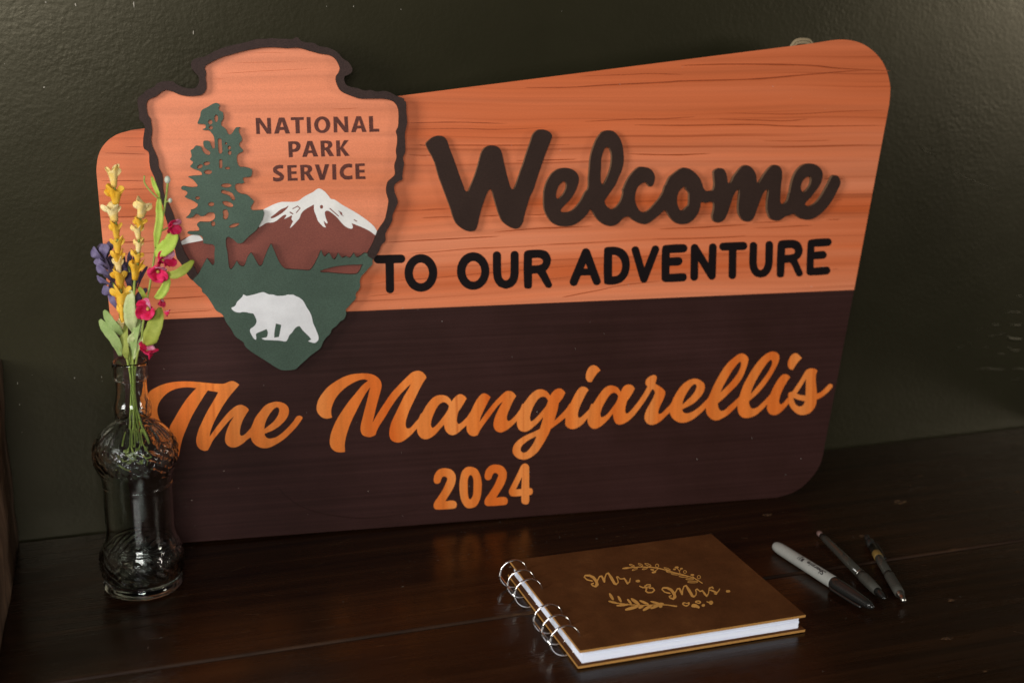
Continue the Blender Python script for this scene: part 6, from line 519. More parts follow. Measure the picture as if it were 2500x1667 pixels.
GREEN = speckle('green_paint', (0.054, 0.088, 0.064), 0.5, 0.25)
MOUNT = speckle('red_brown_print', (0.195, 0.054, 0.038), 0.5, 0.26, 800)
WHITE = speckle('white_print', (0.74, 0.72, 0.69), 0.5, 0.05)
BEARW = speckle('bear_white', (0.73, 0.73, 0.745), 0.5, 0.04)
WEDGE = speckle('smoked_board_edge', (0.15, 0.095, 0.055), 0.7, 0.35)
EDGE = speckle('raw_board_edge', (0.30, 0.19, 0.10), 0.7, 0.35)
DEDGE = speckle('dark_board_edge', (0.030, 0.018, 0.014), 0.7, 0.35)
GEDGE = speckle('green_board_edge', (0.030, 0.035, 0.024), 0.7, 0.35)
OEDGE = speckle('orange_board_edge', (0.42, 0.14, 0.05), 0.7, 0.3)

# glass
MG = Mat('bottle_glass', (0.93, 0.985, 0.955), 0.01, IOR=1.45)
MG.set('Transmission Weight', 1.0)
tc = MG.node('ShaderNodeTexCoord')
sx = MG.node('ShaderNodeSeparateXYZ')
MG.l(tc.outputs['Object'], sx.inputs[0])
zz = sx.outputs[2]
def band(lo, hi, f=0.006):
    a = MG.node('ShaderNodeMapRange'); a.inputs[1].default_value = lo - f; a.inputs[2].default_value = lo + f
    b = MG.node('ShaderNodeMapRange'); b.inputs[1].default_value = hi + f; b.inputs[2].default_value = hi - f
    MG.l(zz, a.inputs[0]); MG.l(zz, b.inputs[0])
    return MG.math('MULTIPLY', a.outputs[0], b.outputs[0])
mask = MG.math('ADD', band(0.014, 0.040), band(0.116, 0.146))
vo = MG.node('ShaderNodeTexVoronoi', feature='SMOOTH_F1')
vo.inputs['Scale'].default_value = 95
MG.l(tc.outputs['Object'], vo.inputs['Vector'])
emb = MG.math('MULTIPLY', MG.math('ADD', vo.outputs[0], MG.noise(tc.outputs['Object'], 160, 3)), mask)
b1 = MG.bump(emb, 0.35, 0.0010)
MG.bump(MG.noise(tc.outputs['Object'], 60, 2), 0.10, 0.0008, b1)

MLEATH = Mat('brown_suede_cover', (0.09, 0.036, 0.013), 0.8, spec=0.08)
ln = MLEATH.noise(MLEATH.coords(), 30, 6, 0.65)
lf = MLEATH.noise(MLEATH.coords(), 1400, 2, 0.6)
c = MLEATH.ramp(ln, [(0.3, (0.062, 0.0215, 0.0062)), (0.55, (0.086, 0.0305, 0.0090)), (0.8, (0.122, 0.047, 0.0145))])
MLEATH.color(MLEATH.mix(1.0, c, MLEATH.ramp(lf, [(0.3, BW(0.8)), (0.7, BW(1.2))]), 'MULTIPLY'))
MLEATH.bump(lf, 0.2, 0.0003)
MTAN = speckle('tan_cover_edge', (0.40, 0.20, 0.055), 0.65, 0.3)
MGOLD = speckle('engraved_tan', (0.56, 0.28, 0.070), 0.6, 0.15)
MPAGE = Mat('paper_pages', (0.85, 0.87, 0.93), 0.7, spec=0.2)
pg = MPAGE.noise(MPAGE.coords((3, 3, 1500)), 1.0, 3, 0.7)
MPAGE.color(MPAGE.ramp(pg, [(0.35, (0.70, 0.74, 0.88)), (0.5, (0.82, 0.86, 0.97)), (0.7, (0.86, 0.89, 0.98))]))
MPAGE.bump(pg, 0.5, 0.0003)
MCHR = Mat('polished_ring_metal', (0.82, 0.80, 0.78), 0.12, 1.0)
MPLW = speckle('marker_grey_plastic', (0.245, 0.245, 0.225), 0.38, 0.05, 400)
MBLK = Mat('black_plastic', (0.012, 0.012, 0.011), 0.22)
MGRIP = speckle('dark_rubber_grip', (0.042, 0.040, 0.033), 0.6, 0.2, 500)
MSMOKE = Mat('smoky_clear_plastic', (0.045, 0.042, 0.034), 0.15, IOR=1.45)
MSMOKE.set('Transmission Weight', 0.35)
MPINK = Mat('pinkish_plug', (0.13, 0.075, 0.065), 0.5)
MBAND = Mat('ochre_band', (0.16, 0.10, 0.025), 0.45)
MSTEEL = Mat('dull_metal', (0.45, 0.44, 0.40), 0.3, 1.0)
MINK = Mat('black_ink', (0.012, 0.012, 0.014), 0.5)
MTWINE = speckle('jute_twine', (0.30, 0.23, 0.14), 0.9, 0.4, 1500)


def petal(name, a, b, rough=0.6, sub=0.12, scale=90):
    m = Mat(name, a, rough, spec=0.25)
    n = m.noise(m.coords(), scale, 3, 0.6)
    col = m.ramp(n, [(0.35, a), (0.65, b)])
    weave = m.noise(m.coords(), 1500, 2, 0.6)
    col = m.mix(1.0, col, m.ramp(weave, [(0.3, BW(0.82)), (0.7, BW(1.12))]), 'MULTIPLY')
    m.color(col)
    m.bump(weave, 0.25, 0.0003)
    tr = m.node('ShaderNodeBsdfTranslucent')
    m.l(col, tr.inputs[0])
    mx = m.node('ShaderNodeMixShader')
    mx.inputs[0].default_value = 0.25
    out = m.nt.nodes['Material Output']
    m.l(m.b.outputs[0], mx.inputs[1])
    m.l(tr.outputs[0], mx.inputs[2])
    m.l(mx.outputs[0], out.inputs['Surface'])
    return m


YEL = [petal('yellow_petal', (0.84, 0.45, 0.025), (0.90, 0.60, 0.08)), petal('pale_yellow_petal', (0.90, 0.64, 0.17), (0.92, 0.80, 0.45))]
PUR = [petal('lavender_petal', (0.135, 0.108, 0.21), (0.23, 0.19, 0.32)), petal('dark_purple_petal', (0.050, 0.034, 0.062), (0.10, 0.072, 0.125))]
PNK = petal('magenta_petal', (0.60, 0.008, 0.055), (0.74, 0.030, 0.14), scale=170)
PNK2 = petal('pale_pink_petal', (0.78, 0.50, 0.62), (0.66, 0.045, 0.18), scale=110)
LEAFM = [petal('olive_leaf', (0.27, 0.31, 0.06), (0.37, 0.41, 0.10)), petal('sage_leaf', (0.27, 0.38, 0.12), (0.37, 0.47, 0.18)),
         petal('pale_leaf', (0.46, 0.54, 0.22), (0.57, 0.62, 0.32)), petal('lime_leaf', (0.42, 0.57, 0.075), (0.53, 0.66, 0.13)),
         petal('deep_olive_leaf', (0.27, 0.315, 0.04), (0.36, 0.40, 0.07))]
STEMM = petal('green_stem', (0.28, 0.36, 0.07), (0.38, 0.45, 0.11))
BUDM = petal('pale_bud', (0.52, 0.58, 0.46), (0.62, 0.66, 0.55))
CENT = petal('blossom_centre', (0.55, 0.36, 0.06), (0.62, 0.45, 0.12))

# ------------------------------------------------------------------ setting: wall and table
wall = box('wall', -1.2, 3.0, 1.290, 1.40, -0.9, 2.0, MW)
tag(wall, 'dark olive green painted wall with roller texture behind the sign', 'wall', kind='structure')
V, F = [], []
rng = random.Random(3)
for pts, w in WALL_RIDGES:
    p3 = spline([(x * 1e-4, 1.290, z * 1e-4) for x, z in pts], 5)
    n = len(p3)
    rad = [max(0.0003, w * 0.00013 * (math.sin(math.pi * (i + 0.6) / (n + 0.2)) ** 0.6) * rng.uniform(0.7, 1.3)) for i in range(n)]
    v_, f_ = tube_data(p3, rad, 8, (1.0, 0.45, 1.0))
    F += [tuple(len(V) + k for k in f) for f in f_]
    V += v_
ridges = build('plaster_ridges', V, F, MW, wall, None, True)
tag(ridges, kind='stuff')
V, F = [], []
for (x, z), w, h in WALL_CHIPS:
    m = 9
    b = len(V)
    for k in range(m):
        t = 2 * math.pi * k / m
        r = rng.uniform(0.6, 1.15)
        V.append((x * 1e-4 + math.cos(t) * w * 0.5 * r * 0.00013, 1.2897, z * 1e-4 + math.sin(t) * h * 0.5 * r * 0.00013))
    V.append((x * 1e-4, 1.2893, z * 1e-4))
    F += [(b + k, b + (k + 1) % m, b + m) for k in range(m)]
tag(build('paint_chips', V, F, speckle('bare_plaster', (0.34, 0.31, 0.26), 0.8, 0.3), wall), kind='stuff')

table = empty('wooden_table', (0, 0, 0))
tag(table, 'glossy dark stained plank table top carrying the sign and guest book', 'table')
box('plank', -0.35, 1.172, 1.0032, 1.2885, -0.035, 0.0, [MT, MTE], table, 0.0022, 3)
box('plank', -0.35, 1.172, 0.690, 1.0008, -0.035, -0.0004, [MT, MTE], table, 0.0022, 3)
V, F = [], []
for (x, y), w in TABLE_WEAR:
    m = 22
    b = len(V)
    for k in range(m):
        t = 2 * math.pi * k / m
        r = rng.uniform(0.35, 1.1)
        V.append((x * 1e-4 + math.cos(t) * w * r * 0.00017, y * 1e-4 + math.sin(t) * w * r * 0.00010, 0.00012))
    V.append((x * 1e-4, y * 1e-4, 0.0002))
    F += [(b + k, b + (k + 1) % m, b + m) for k in range(m)]
for pts in TABLE_SCRATCHES:
    p3 = spline([(x * 1e-4, y * 1e-4, 0.0) for x, y in pts], 8)
    rad = [rng.uniform(0.0001, 0.00035) for _ in p3]
    v_, f_ = tube_data(p3, rad, 5, (1, 1, 0.5))
    F += [tuple(len(V) + k for k in f) for f in f_]
    V += v_
for i in range(110):
    x, y = rng.uniform(-0.04, 1.12), rng.uniform(0.78, 1.27)
    if abs(y - 1.002) < 0.006:
        continue
    L, t = rng.uniform(0.004, 0.035), rng.gauss(0.0, 0.5)
    bend = rng.uniform(-0.15, 0.15)
    pts = [(x + L * k * math.cos(t + bend * k), y + L * k * math.sin(t + bend * k) * 0.6, -0.00002) for k in (0, 0.33, 0.66, 1.0)]
    if any(abs(p[1] - 1.002) < 0.004 or p[1] > 1.285 for p in pts):
        continue
    if max(p[1] for p in pts) < 1.002:
        pts = [(p[0], p[1], p[2] - 0.0004) for p in pts]
    v_, f_ = tube_data(pts, [rng.uniform(0.00004, 0.00011) for _ in pts], 4, (1, 1, 0.8))
    F += [tuple(len(V) + k for k in f) for f in f_]
    V += v_
tag(build('varnish_wear', V, F, MWR, table), kind='stuff')
V, F = [], []
for i in range(330):
    x, y = rng.uniform(-0.05, 1.25), rng.uniform(0.76, 1.27)
    if i < 90:
        x, y = rng.gauss(0.43, 0.08), rng.gauss(1.125, 0.03)
    if abs(y - 1.002) < 0.004 or y > 1.28:
        continue
    r = rng.uniform(0.00008, 0.00024)
    L = r * (rng.uniform(3, 9) if rng.random() < 0.12 else 1.0)
    t = rng.uniform(0, math.pi)
    b = len(V)
    for dx, dy, dz in ((L, 0, 0.3), (0, r, 0.3), (-L, 0, 0.3), (0, -r, 0.3), (0, 0, 1.2), (0, 0, 0)):
        V.append((x + dx * math.cos(t) - dy * math.sin(t), y + dx * math.sin(t) + dy * math.cos(t), dz * r))
    for a, c_ in ((0, 1), (1, 2), (2, 3), (3, 0)):
        F += [(b + a, b + c_, b + 4), (b + c_, b + a, b + 5)]
tag(build('dust', V, F, Mat('dust', (0.42, 0.38, 0.33), 0.9)), 'fine pale dust and lint scattered over the dark table top', 'dust', kind='stuff')

# ------------------------------------------------------------------ rough wooden panel at the left edge
V, F = [], []
ny, nz = 14, 24
for j in range(nz + 1):
    for i in range(ny + 1):
        y = 0.985 + (1.2885 - 0.985) * i / ny
        z = 0.001 + 0.187 * j / nz
        x = -0.0632 - (1.245 - y) * 0.045 + 0.0035 * noise.noise(Vector((y * 6, z * 22, 1.3))) + 0.0012 * noise.noise(Vector((y * 30, z * 70, 4.1)))
        V.append((x, y, z))
n1 = len(V)
V += [(v_[0] - 0.05, v_[1], v_[2]) for v_ in V[:n1]]
g = lambda i, j: j * (ny + 1) + i
for j in range(nz):
    for i in range(ny):
        F.append((g(i, j), g(i + 1, j), g(i + 1, j + 1), g(i, j + 1)))
        F.append((n1 + g(i, j), n1 + g(i, j + 1), n1 + g(i + 1, j + 1), n1 + g(i + 1, j)))
for j in range(nz):
    for i in (0, ny):
        F.append((g(i, j), g(i, j + 1), n1 + g(i, j + 1), n1 + g(i, j)))
for i in range(ny):
    for j in (0, nz):
        F.append((g(i, j), n1 + g(i, j), n1 + g(i + 1, j), g(i + 1, j)))
tag(build('wooden_block', V, F, MPOST, None, None, True), 'weathered brown block of wood standing at the left end of the table', 'wood block')

# ------------------------------------------------------------------ the welcome sign
sign = empty('welcome_sign')
sign.matrix_world = Matrix(((0.995056, 0.010244, -0.098790, 0.388147),
                            (-0.099320, 0.102630, -0.989749, 1.205378),
                            (0.0, 0.994667, 0.103140, 0.0016),
                            (0, 0, 0, 1)))
tag(sign, 'orange and dark brown cut-out wooden welcome sign leaning against the wall', 'sign')
B = art('board')[0]
plate('board', [B], -0.0060, -0.0004, EDGE, EDGE, sign)
(sx0, sy0), (sx1, sy1) = art('split')[0]
def clip(poly, side):
    out = []
    f = lambda p: side * ((sx1 - sx0) * (p[1] - sy0) - (sy1 - sy0) * (p[0] - sx0))
    for i in range(len(poly)):
        a, b = poly[i - 1], poly[i]
        fa, fb = f(a), f(b)
        if (fa >= 0) != (fb >= 0):
            t = fa / (fa - fb)
            out.append((a[0] + t * (b[0] - a[0]), a[1] + t * (b[1] - a[1])))
        if fb >= 0:
            out.append(b)
    return out
up = plate('orange_panel', [clip(B, 1)], -0.0003, 0.0, ORANGE, EDGE, sign)
up['label'] = 'upper part printed with orange wood grain'
low = plate('brown_panel', [clip(B, -1)], -0.0003, 0.0, BROWN, EDGE, sign)
low['label'] = 'lower part printed plain dark brown'
w_ = plate('raised_word', art('welcome'), 0.0003, 0.0055, WELC, WEDGE, sign)
w_['label'] = 'thick dark brown script word Welcome'
for k in ('T1', 'O1', 'O2', 'U1', 'R1', 'A', 'D', 'V', 'E1', 'N', 'T2', 'U2', 'R2', 'E2'):
    plate('letter', art('adv_' + k), 0.0001, 0.0003, BLACK, BLACK, sign)
t_ = plate('script_word', art('the'), 0.0001, 0.0003, LETTER, LETTER, sign)
t_['label'] = 'orange script word The'
n_ = plate('script_word', art('mangiarellis'), 0.0001, 0.0003, LETTER, LETTER, sign)
n_['label'] = 'orange script family name'
for k in ('dot_a', 'dot_b'):
    plate('letter_dot', art(k), 0.0001, 0.0003, LETTER, LETTER, sign)
for k in ('2a', '0', '2b', '4'):
    plate('digit', art('digit_' + k), 0.0001, 0.0003, LETTER, LETTER, sign)
def printed_lines(name, data, d, mat, scale, parent):
    V, F = [], []
    for pts, w in data:
        p2 = spline([(x * 1e-4, y * 1e-4, 0) for x, y in pts], 8)
        n, b0 = len(p2), len(V)
        for i, p in enumerate(p2):
            s_ = i / (n - 1)
            t = (p2[min(i + 1, n - 1)] - p2[max(i - 1, 0)]).normalized()
            nn = Vector((-t.y, t.x, 0))
            hw = w * 1e-4 * scale * 0.5 * (0.12 + 0.88 * math.sin(math.pi * s_) ** 0.5) * (1 + 0.4 * noise.noise(p * 45))
            V += [p + nn * hw * 0.7 + Vector((0, 0, d)), p - nn * hw * 1.3 + Vector((0, 0, d))]
        F += [(b0 + 2 * i, b0 + 2 * i + 1, b0 + 2 * i + 3, b0 + 2 * i + 2) for i in range(n - 1)]
    o = build(name, V, F, mat, parent)
    o['kind'] = 'stuff'
    return o
printed_lines('grain_shading', GRAIN_LINES, 0.00003, GRAINS, 2.0, up)
printed_lines('grain_lines', GRAIN_LINES, 0.00006, GRAINL, 0.62, up)
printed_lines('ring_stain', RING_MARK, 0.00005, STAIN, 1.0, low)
# arrowhead badge, a second cut-out board with its own layers
badge = plate('arrowhead_badge', art('arrow_base'), 0.0004, 0.0060, BADGE, OEDGE, sign)
badge['label'] = 'arrowhead shaped badge with tree, mountain and bear'
plate('rim', art('rim'), 0.0058, 0.0114, RIMB, DEDGE, badge)
plate('mountain', art('mountain'), 0.00605, 0.0062, MOUNT, MOUNT, badge)
plate('snow_cap', art('snow'), 0.00625, 0.0064, WHITE, WHITE, badge, 5e-8)
plate('tree_and_ground', art('green'), 0.0064, 0.0114, GREEN, GEDGE, badge)
plate('bear', art('bear'), 0.0115, 0.0117, BEARW, BEARW, badge)
printed_lines('grain_lines', BADGE_LINES, 0.00604, GRAINS, 0.9, badge)
for k in ('N1', 'A1', 'T', 'I1', 'O', 'N2', 'A2', 'L', 'P', 'A3', 'R1', 'K', 'S', 'E1', 'R2', 'V', 'I2', 'C', 'E2'):
    plate('letter', art('nps_' + k), 0.0061, 0.0063, NPSB, NPSB, badge, 5e-8)
V, F = [], []
for q in range(70):
    for _ in range(40):
        u_, v_ = rng.uniform(-0.36, 0.46), rng.uniform(0.01, 0.46)
        if inside((u_, v_), B):
            break
    r_ = rng.uniform(0.00015, 0.00038)
    b0 = len(V)
    V += [(u_ + r_ * math.cos(t) * rng.uniform(0.6, 1.4), v_ + r_ * math.sin(t), 0.00034) for t in (0, 1.3, 2.6, 3.9, 5.1)]
    F.append(tuple(range(b0, b0 + 5)))
build('lint', V, F, speckle('pale_lint', (0.55, 0.52, 0.47), 0.9, 0.2), sign)['kind'] = 'stuff'
# hanging twine behind the top edge
V, F = [], []
for q in range(5):
    pts = [(u * 1e-4, v_ * 1e-4 - 0.0035 + 0.0011 * q - 0.003 * (i in (0, 4)) + rng.uniform(-0.0004, 0.0004), -0.0085 - 0.0012 * (q % 3)) for i, (u, v_) in enumerate(TWINE)]
    v2, f2 = tube_data(spline(pts, 6), 0.0009, 7)
    F += [tuple(len(V) + k for k in f) for f in f2]
    V += v2
build('hanging_twine', V, F, MTWINE, sign, None, True)

# ------------------------------------------------------------------ glass bottle
bottle = empty('glass_bottle', BOTTLE_AT, BOTTLE_TURN)
tag(bottle, 'clear embossed glass bottle holding artificial flowers in front of the sign', 'bottle')
prof = [(0.0, 0.0030), (0.0240, 0.0028), (0.0285, 0.0004), (0.0325, 0.0004), (0.0350, 0.0028), (0.0353, 0.0060), (0.0345, 0.0085), (0.0334, 0.0098), (0.0337, 0.0118),
        (0.0352, 0.0150), (0.0366, 0.0199), (0.0372, 0.0286), (0.0360, 0.0371), (0.0330, 0.0440), (0.0312, 0.0490), (0.0304, 0.0560), (0.0302, 0.0680),
        (0.0301, 0.0850), (0.0301, 0.0960), (0.0306, 0.1000), (0.0303, 0.1020), (0.0318, 0.1096), (0.0344, 0.1179), (0.0364, 0.1261), (0.0364, 0.1343), (0.0346, 0.1409),
        (0.0307, 0.1474), (0.0253, 0.1535), (0.0185, 0.1585), (0.0145, 0.1610), (0.0143, 0.1630), (0.0156, 0.1662), (0.0164, 0.1705), (0.0160, 0.1750), (0.0146, 0.1800), (0.0135, 0.1877),
        (0.0136, 0.1960), (0.0139, 0.1990), (0.0152, 0.2005), (0.0155, 0.2030), (0.0155, 0.2125), (0.0149, 0.2150), (0.0136, 0.2155), (0.0126, 0.2140)]
inner = [(max(r - (0.0020 if z > 0.02 else 0.0035), 0.001), z) for r, z in prof if 0.0118 <= z <= 0.2125]
inner = [(min(r, 0.0124) if z > 0.199 else r, z) for r, z in inner]
full = spline([(r, 0, z) for r, z in prof], 6) + list(reversed(spline([(r, 0, z) for r, z in inner], 3)))
n_out = 6 * (len(prof) - 1) + 1
full = [(p[0], p[2]) for p in full] + [(0.024, 0.0115), (0.008, 0.0130), (0.0, 0.0132)]
glass = lathe('bottle_body', full, MG, bottle, 160)
def bell(z, lo, hi, f=0.004):
    return max(0.0, min(1.0, (z - lo) / f + 0.5)) * max(0.0, min(1.0, (hi - z) / f + 0.5))
for k, vt in enumerate(glass.data.vertices):
    if k >= n_out * 160:
        break
    p = vt.co
    r = math.hypot(p.x, p.y)
    if r < 0.01:
        continue
    th = math.atan2(p.y, p.x)
    relief = 0.0
    w = max(bell(p.z, 0.0150, 0.0385), bell(p.z, 0.1175, 0.1435))
    if w > 0:      # pressed leaf and scroll pattern on both bulges
        q = Vector((th * 0.036 * 1.0, p.z, 0))
        d1 = noise.voronoi(q * 105 + Vector((3.1, 1.7, 0.4)))[0]
        relief += w * 0.0017 * (0.5 - min(d1[1] - d1[0], 0.6) / 0.6) + w * 0.0005 * math.sin(th * 22 + p.z * 900)
    w = bell(p.z, 0.146, 0.1575, 0.003)
    relief += w * 0.0006 * math.cos(th * 20)
    for zr in (0.0432, 0.1015, 0.1145, 0.1650):
        relief += 0.0007 * math.exp(-((p.z - zr) / 0.0007) ** 2)
    relief += 0.00025 * noise.noise(Vector((th * 2.0, p.z * 40, 2.2)))
    p.x += p.x / r * relief
    p.y += p.y / r * relief

# ------------------------------------------------------------------ artificial flowers
def sheet(name, pts, width, mat, parent, shape=0, cup=0.18, nrm=None, thick=0.00025):
    """a leaf or petal: curved, folded along its middle, tapering; shape 0 lance, 1 spoon"""
    P = spline(pts, 8)
    n = len(P)
    V, F = [], []
    nv = Vector(nrm) if nrm else Vector((rng.uniform(-0.35, 0.35), -1, rng.uniform(-0.1, 0.4)))
    twist = rng.uniform(-0.7, 0.7)
    L = sum((P[i + 1] - P[i]).length for i in range(n - 1))
    acc = 0
    for i, p in enumerate(P):
        if i:
            acc += (P[i] - P[i - 1]).length
        s = acc / max(L, 1e-9)
        t = (P[min(i + 1, n - 1)] - P[max(i - 1, 0)]).normalized()
        side = t.cross(nv)
        if side.length < 0.1:
            side = t.cross(Vector((1, 0.2, 0)))
        side.normalize()
        face = side.cross(t)
        if shape == 0:
            w = width * 0.5 * min(1.0, 0.32 + 2.3 * s) * (max(0.0, 1 - max(0, (s - 0.5) / 0.52) ** 2.2) ** 0.6)
        else:
            w = width * 0.5 * (0.28 + 0.72 * min(1, s / 0.6) ** 1.4) * (max(0.0, 1 - max(0, (s - 0.72) / 0.285) ** 2.4) ** 0.5)
        w = max(w, width * 0.02)
        for k in (-1, -0.5, 0, 0.5, 1):
            wob = 1 + (0.10 * noise.noise(p * 260 + Vector((k, 0, 0))) + 0.10 * noise.noise(p * 900 + Vector((k * 3, 0, 0)))) * abs(k)
            V.append(p + (side * math.cos(twist * s) + face * math.sin(twist * s)) * w * k * wob + face * abs(k) * w * cup)
    for i in range(n - 1):
        for k in range(4):
            a = i * 5 + k
            F.append((a, a + 1, a + 6, a + 5))
    o = build(name, V, F, mat, parent, None, True)
    md = o.modifiers.new('thickness', 'SOLIDIFY')
    md.thickness = thick
    md.offset = 0
    return o


def trumpet(name, base, tip, width, mat, parent):
    """fabric floret: a scalloped cup opening towards its tip"""
    base, tip = Vector(base), Vector(tip)
    d = (tip - base)
    L = d.length
    d.normalize()
    a = d.cross(Vector((0.2, -1, 0.1))).normalized()
    b = d.cross(a)
    seg, rows = 24, 8
    ph = rng.uniform(0, 6.28)
    lean = rng.uniform(-0.5, 0.5)
    side_ = rng.uniform(-0.16, 0.16)
    width *= rng.uniform(0.92, 1.12)
    V, F = [], []
    for i in range(rows):
        s = i / (rows - 1)
        r = width * (0.20 + 0.20 * s + 0.10 * s ** 3)
        for k in range(seg):
            w = 2 * math.pi * k / seg
            lob = math.cos(3 * w + ph)
            rr = r * (1 + 0.20 * s * lob + 0.16 * s * math.cos(2 * w + ph * 1.7) + 0.06 * s * math.cos(7 * w + ph * 3))
            h = L * s * (1 + (0.13 * lob + 0.05 * math.cos(5 * w - ph) - 0.10) * s ** 2) + lean * rr * math.cos(w) * s
            V.append(base + d * h + (a * math.cos(w) + b * math.sin(w)) * rr + a * side_ * width * s * s)
    for i in range(rows - 1):
        for k in range(seg):
            F.append((i * seg + k, i * seg + (k + 1) % seg, (i + 1) * seg + (k + 1) % seg, (i + 1) * seg + k))
    F.append(tuple(range(seg)))
    o = build(name, V, F, mat, parent, None, True)
    md = o.modifiers.new('thickness', 'SOLIDIFY')
    md.thickness = 0.00025
    md.offset = -1
    for q in range(2):
        sg = -1 if q else 1
        p0 = base + d * L * rng.uniform(0.30, 0.5)
        p1 = p0 + d * L * 0.30 + a * sg * width * 0.34
        p2 = p0 + d * L * rng.uniform(0.42, 0.60) + a * sg * width * rng.uniform(0.48, 0.66)
        sheet('petal', [p0 - b * 0.001 * sg, p1 - Vector((0, 0.0015, 0)), p2], width * rng.uniform(0.34, 0.46), mat, o, 1, 0.15)
    return o


def ball(name, c, r, mat, parent, sq=1.0):
    prof_ = [(r * math.sin(math.pi * i / 10), -r * sq * math.cos(math.pi * i / 10)) for i in range(11)]
    return lathe(name, prof_, mat, parent, 14, (Vector(c), Vector((0.05, 0.1, 1))))


def blossom(c, size, d, parent):
    """open pink fabric blossom of five petals round a yellow centre"""
    c, d = Vector(c), Vector(d).normalized()
    a = d.cross(Vector((0.1, 0.3, 1))).normalized()
    b = d.cross(a)
    ctr = ball('blossom', c, size * 0.07, CENT, parent)
    for k in range(5):
        w = 2 * math.pi * (k + rng.uniform(-0.12, 0.12)) / 5 + 0.4
        o = a * math.cos(w) + b * math.sin(w)
        pts = [c - d * size * 0.22, c + o * size * rng.uniform(0.22, 0.30) + d * size * rng.uniform(0.08, 0.2), c + o * size * rng.uniform(0.32, 0.58) + d * size * rng.uniform(0.10, 0.42)]
        sheet('petal', pts, size * rng.uniform(0.42, 0.62), PNK2 if k == 3 else PNK, ctr, 1, rng.uniform(0.1, 0.4), tuple(d + o * 0.4), 0.0004)
    return ctr


def mm(p):
    return (p[0] * 1e-4, p[1] * 1e-4, p[2] * 1e-4)


def flower(key, label, petal_name):
    D = FLOWERS[key]
    f = empty('flower_stem', BOTTLE_AT, BOTTLE_TURN)
    tag(f, label, 'flower', 'artificial flowers standing in the glass bottle')
    thin = 0.0011 if key != 'pink' else 0.0009
    tube('stem', spline([mm(p) for p in D['stem']], 6), thin, STEMM, f, 8)
    for pts, w, c in D['florets'] if 'florets' in D else []:
        if key.startswith('yellow'):
            trumpet(petal_name, mm(pts[0]), mm(pts[1]), w * PX * 1.15, YEL[c], f)
        else:
            p0, p1 = Vector(mm(pts[0])), Vector(mm(pts[1]))
            mid = (p0 + p1) / 2 + Vector((0, -0.004, 0.001))
            sheet(petal_name, [p0, mid, p1 + Vector((0, rng.uniform(-0.003, 0.003), 0))], w * PX, PUR[c], f, 1, 0.25, (rng.uniform(-0.5, 0.5), -1, rng.uniform(-0.2, 0.5)))
            q0 = p0 + Vector((0.001, 0.003, 0.001))
            sheet(petal_name, [q0, mid + Vector((0.003, 0.006, 0.003)), p1 + Vector((0.004, 0.005, 0.002))], w * PX * 0.8, PUR[1], f, 1, 0.25, (0.4, -1, 0.3))
    for pts, w, c in D['leaves']:
        p3 = [Vector(mm(p)) for p in pts]
        for i, p in enumerate(p3):
            p.y += -0.006 * math.sin(math.pi * i / (len(p3) - 1)) + 0.004 * i / (len(p3) - 1)
        sheet('leaf', p3, w * PX * 1.05, LEAFM[c], f, 0, 0.28)
    for p in D.get('twigs', []):
        tube('twig', spline([mm(q) for q in p], 6), 0.0007, STEMM, f, 7)
    for p, r in D.get('buds', []):
        ball('bud', mm(p), r * PX, BUDM, f, 1.25)
    for p, s, d in D.get('blossoms', []):
        blossom(mm(p), s * PX * 2.15, d, f)
    return f


flower('yellow_a', 'tall yellow artificial flower spike, left and highest in the bottle', 'floret')
flower('yellow_b', 'shorter pale yellow artificial flower spike in the middle of the bunch', 'floret')
flower('purple_a', 'lavender purple artificial flower hanging out on the left of the bunch', 'petal')
flower('purple_b', 'dark purple artificial flower half hidden between the two yellow spikes', 'petal')
flower('pink', 'artificial stem with magenta pink blossoms and lime green leaves on the right', 'blossom')

# ------------------------------------------------------------------ ring-bound guest book
book = empty('guest_book', (0.3775, 0.899, 0.0))
tag(book, 'brown suede ring-bound guest book with white pages lying on the table', 'book')
BWD, BDP = 0.211, 0.1775
def cover(name, x0, z0, z1, dy=0.0):
    o = box(name, x0, BWD, dy, BDP, z0, z1, [MLEATH, MTAN], book)
    for p in o.data.polygons:
        p.material_index = 0 if abs(p.normal.z) > 0.9 else 1
    return o
cover('cover', -0.0015, 0.0004, 0.0026, -0.0012)['label'] = 'bottom cover with tan edge'
top = cover('cover', 0.0, 0.0138, 0.0160)
top['label'] = 'engraved top cover'
nl = 18
for k in range(nl):
    z0 = 0.0027 + (0.0137 - 0.0027) * k / nl
    z1 = 0.0027 + (0.0137 - 0.0027) * (k + 1) / nl - rng.uniform(0.00002, 0.00009)
    j = rng.uniform(0, 0.0007)
    box('page_section', 0.0030 + j * 0.8, BWD - 0.0045 - rng.uniform(0, 0.0008), 0.0022 + j, BDP - 0.004, z0, z1, MPAGE, book)
for k in ('mr', 'ampersand', 'mrs', 'garland', 'branch', 'hearts'):
    o = plate({'mr': 'cover_word', 'ampersand': 'cover_word', 'mrs': 'cover_word', 'garland': 'leaf_garland', 'branch': 'leaf_branch', 'hearts': 'heart_ornament'}[k],
              outlines(BOOK_ART[k], 1e-5), 0.01602, 0.01612, MGOLD, MGOLD, top, 2e-8)
for y in (1.0544, 1.0329, 1.0132, 0.9626, 0.9423, 0.9226):
    pts = []
    for i in range(33):
        t = 2 * math.pi * i / 32
        pts.append((-0.0040 + 0.0132 * math.cos(t), y - 0.899 + 0.0012 * math.sin(t), 0.0134 + 0.0132 * math.sin(t)))
    tube('ring', pts, 0.00085, MCHR, book, 10)
    lathe('ring_hole', [(0.0019, 0.0), (0.0019, 0.00012), (0.0003, 0.00012)], MBLK, book, 16, ((0.0090, y - 0.899, 0.0160), (0, 0, 1)))
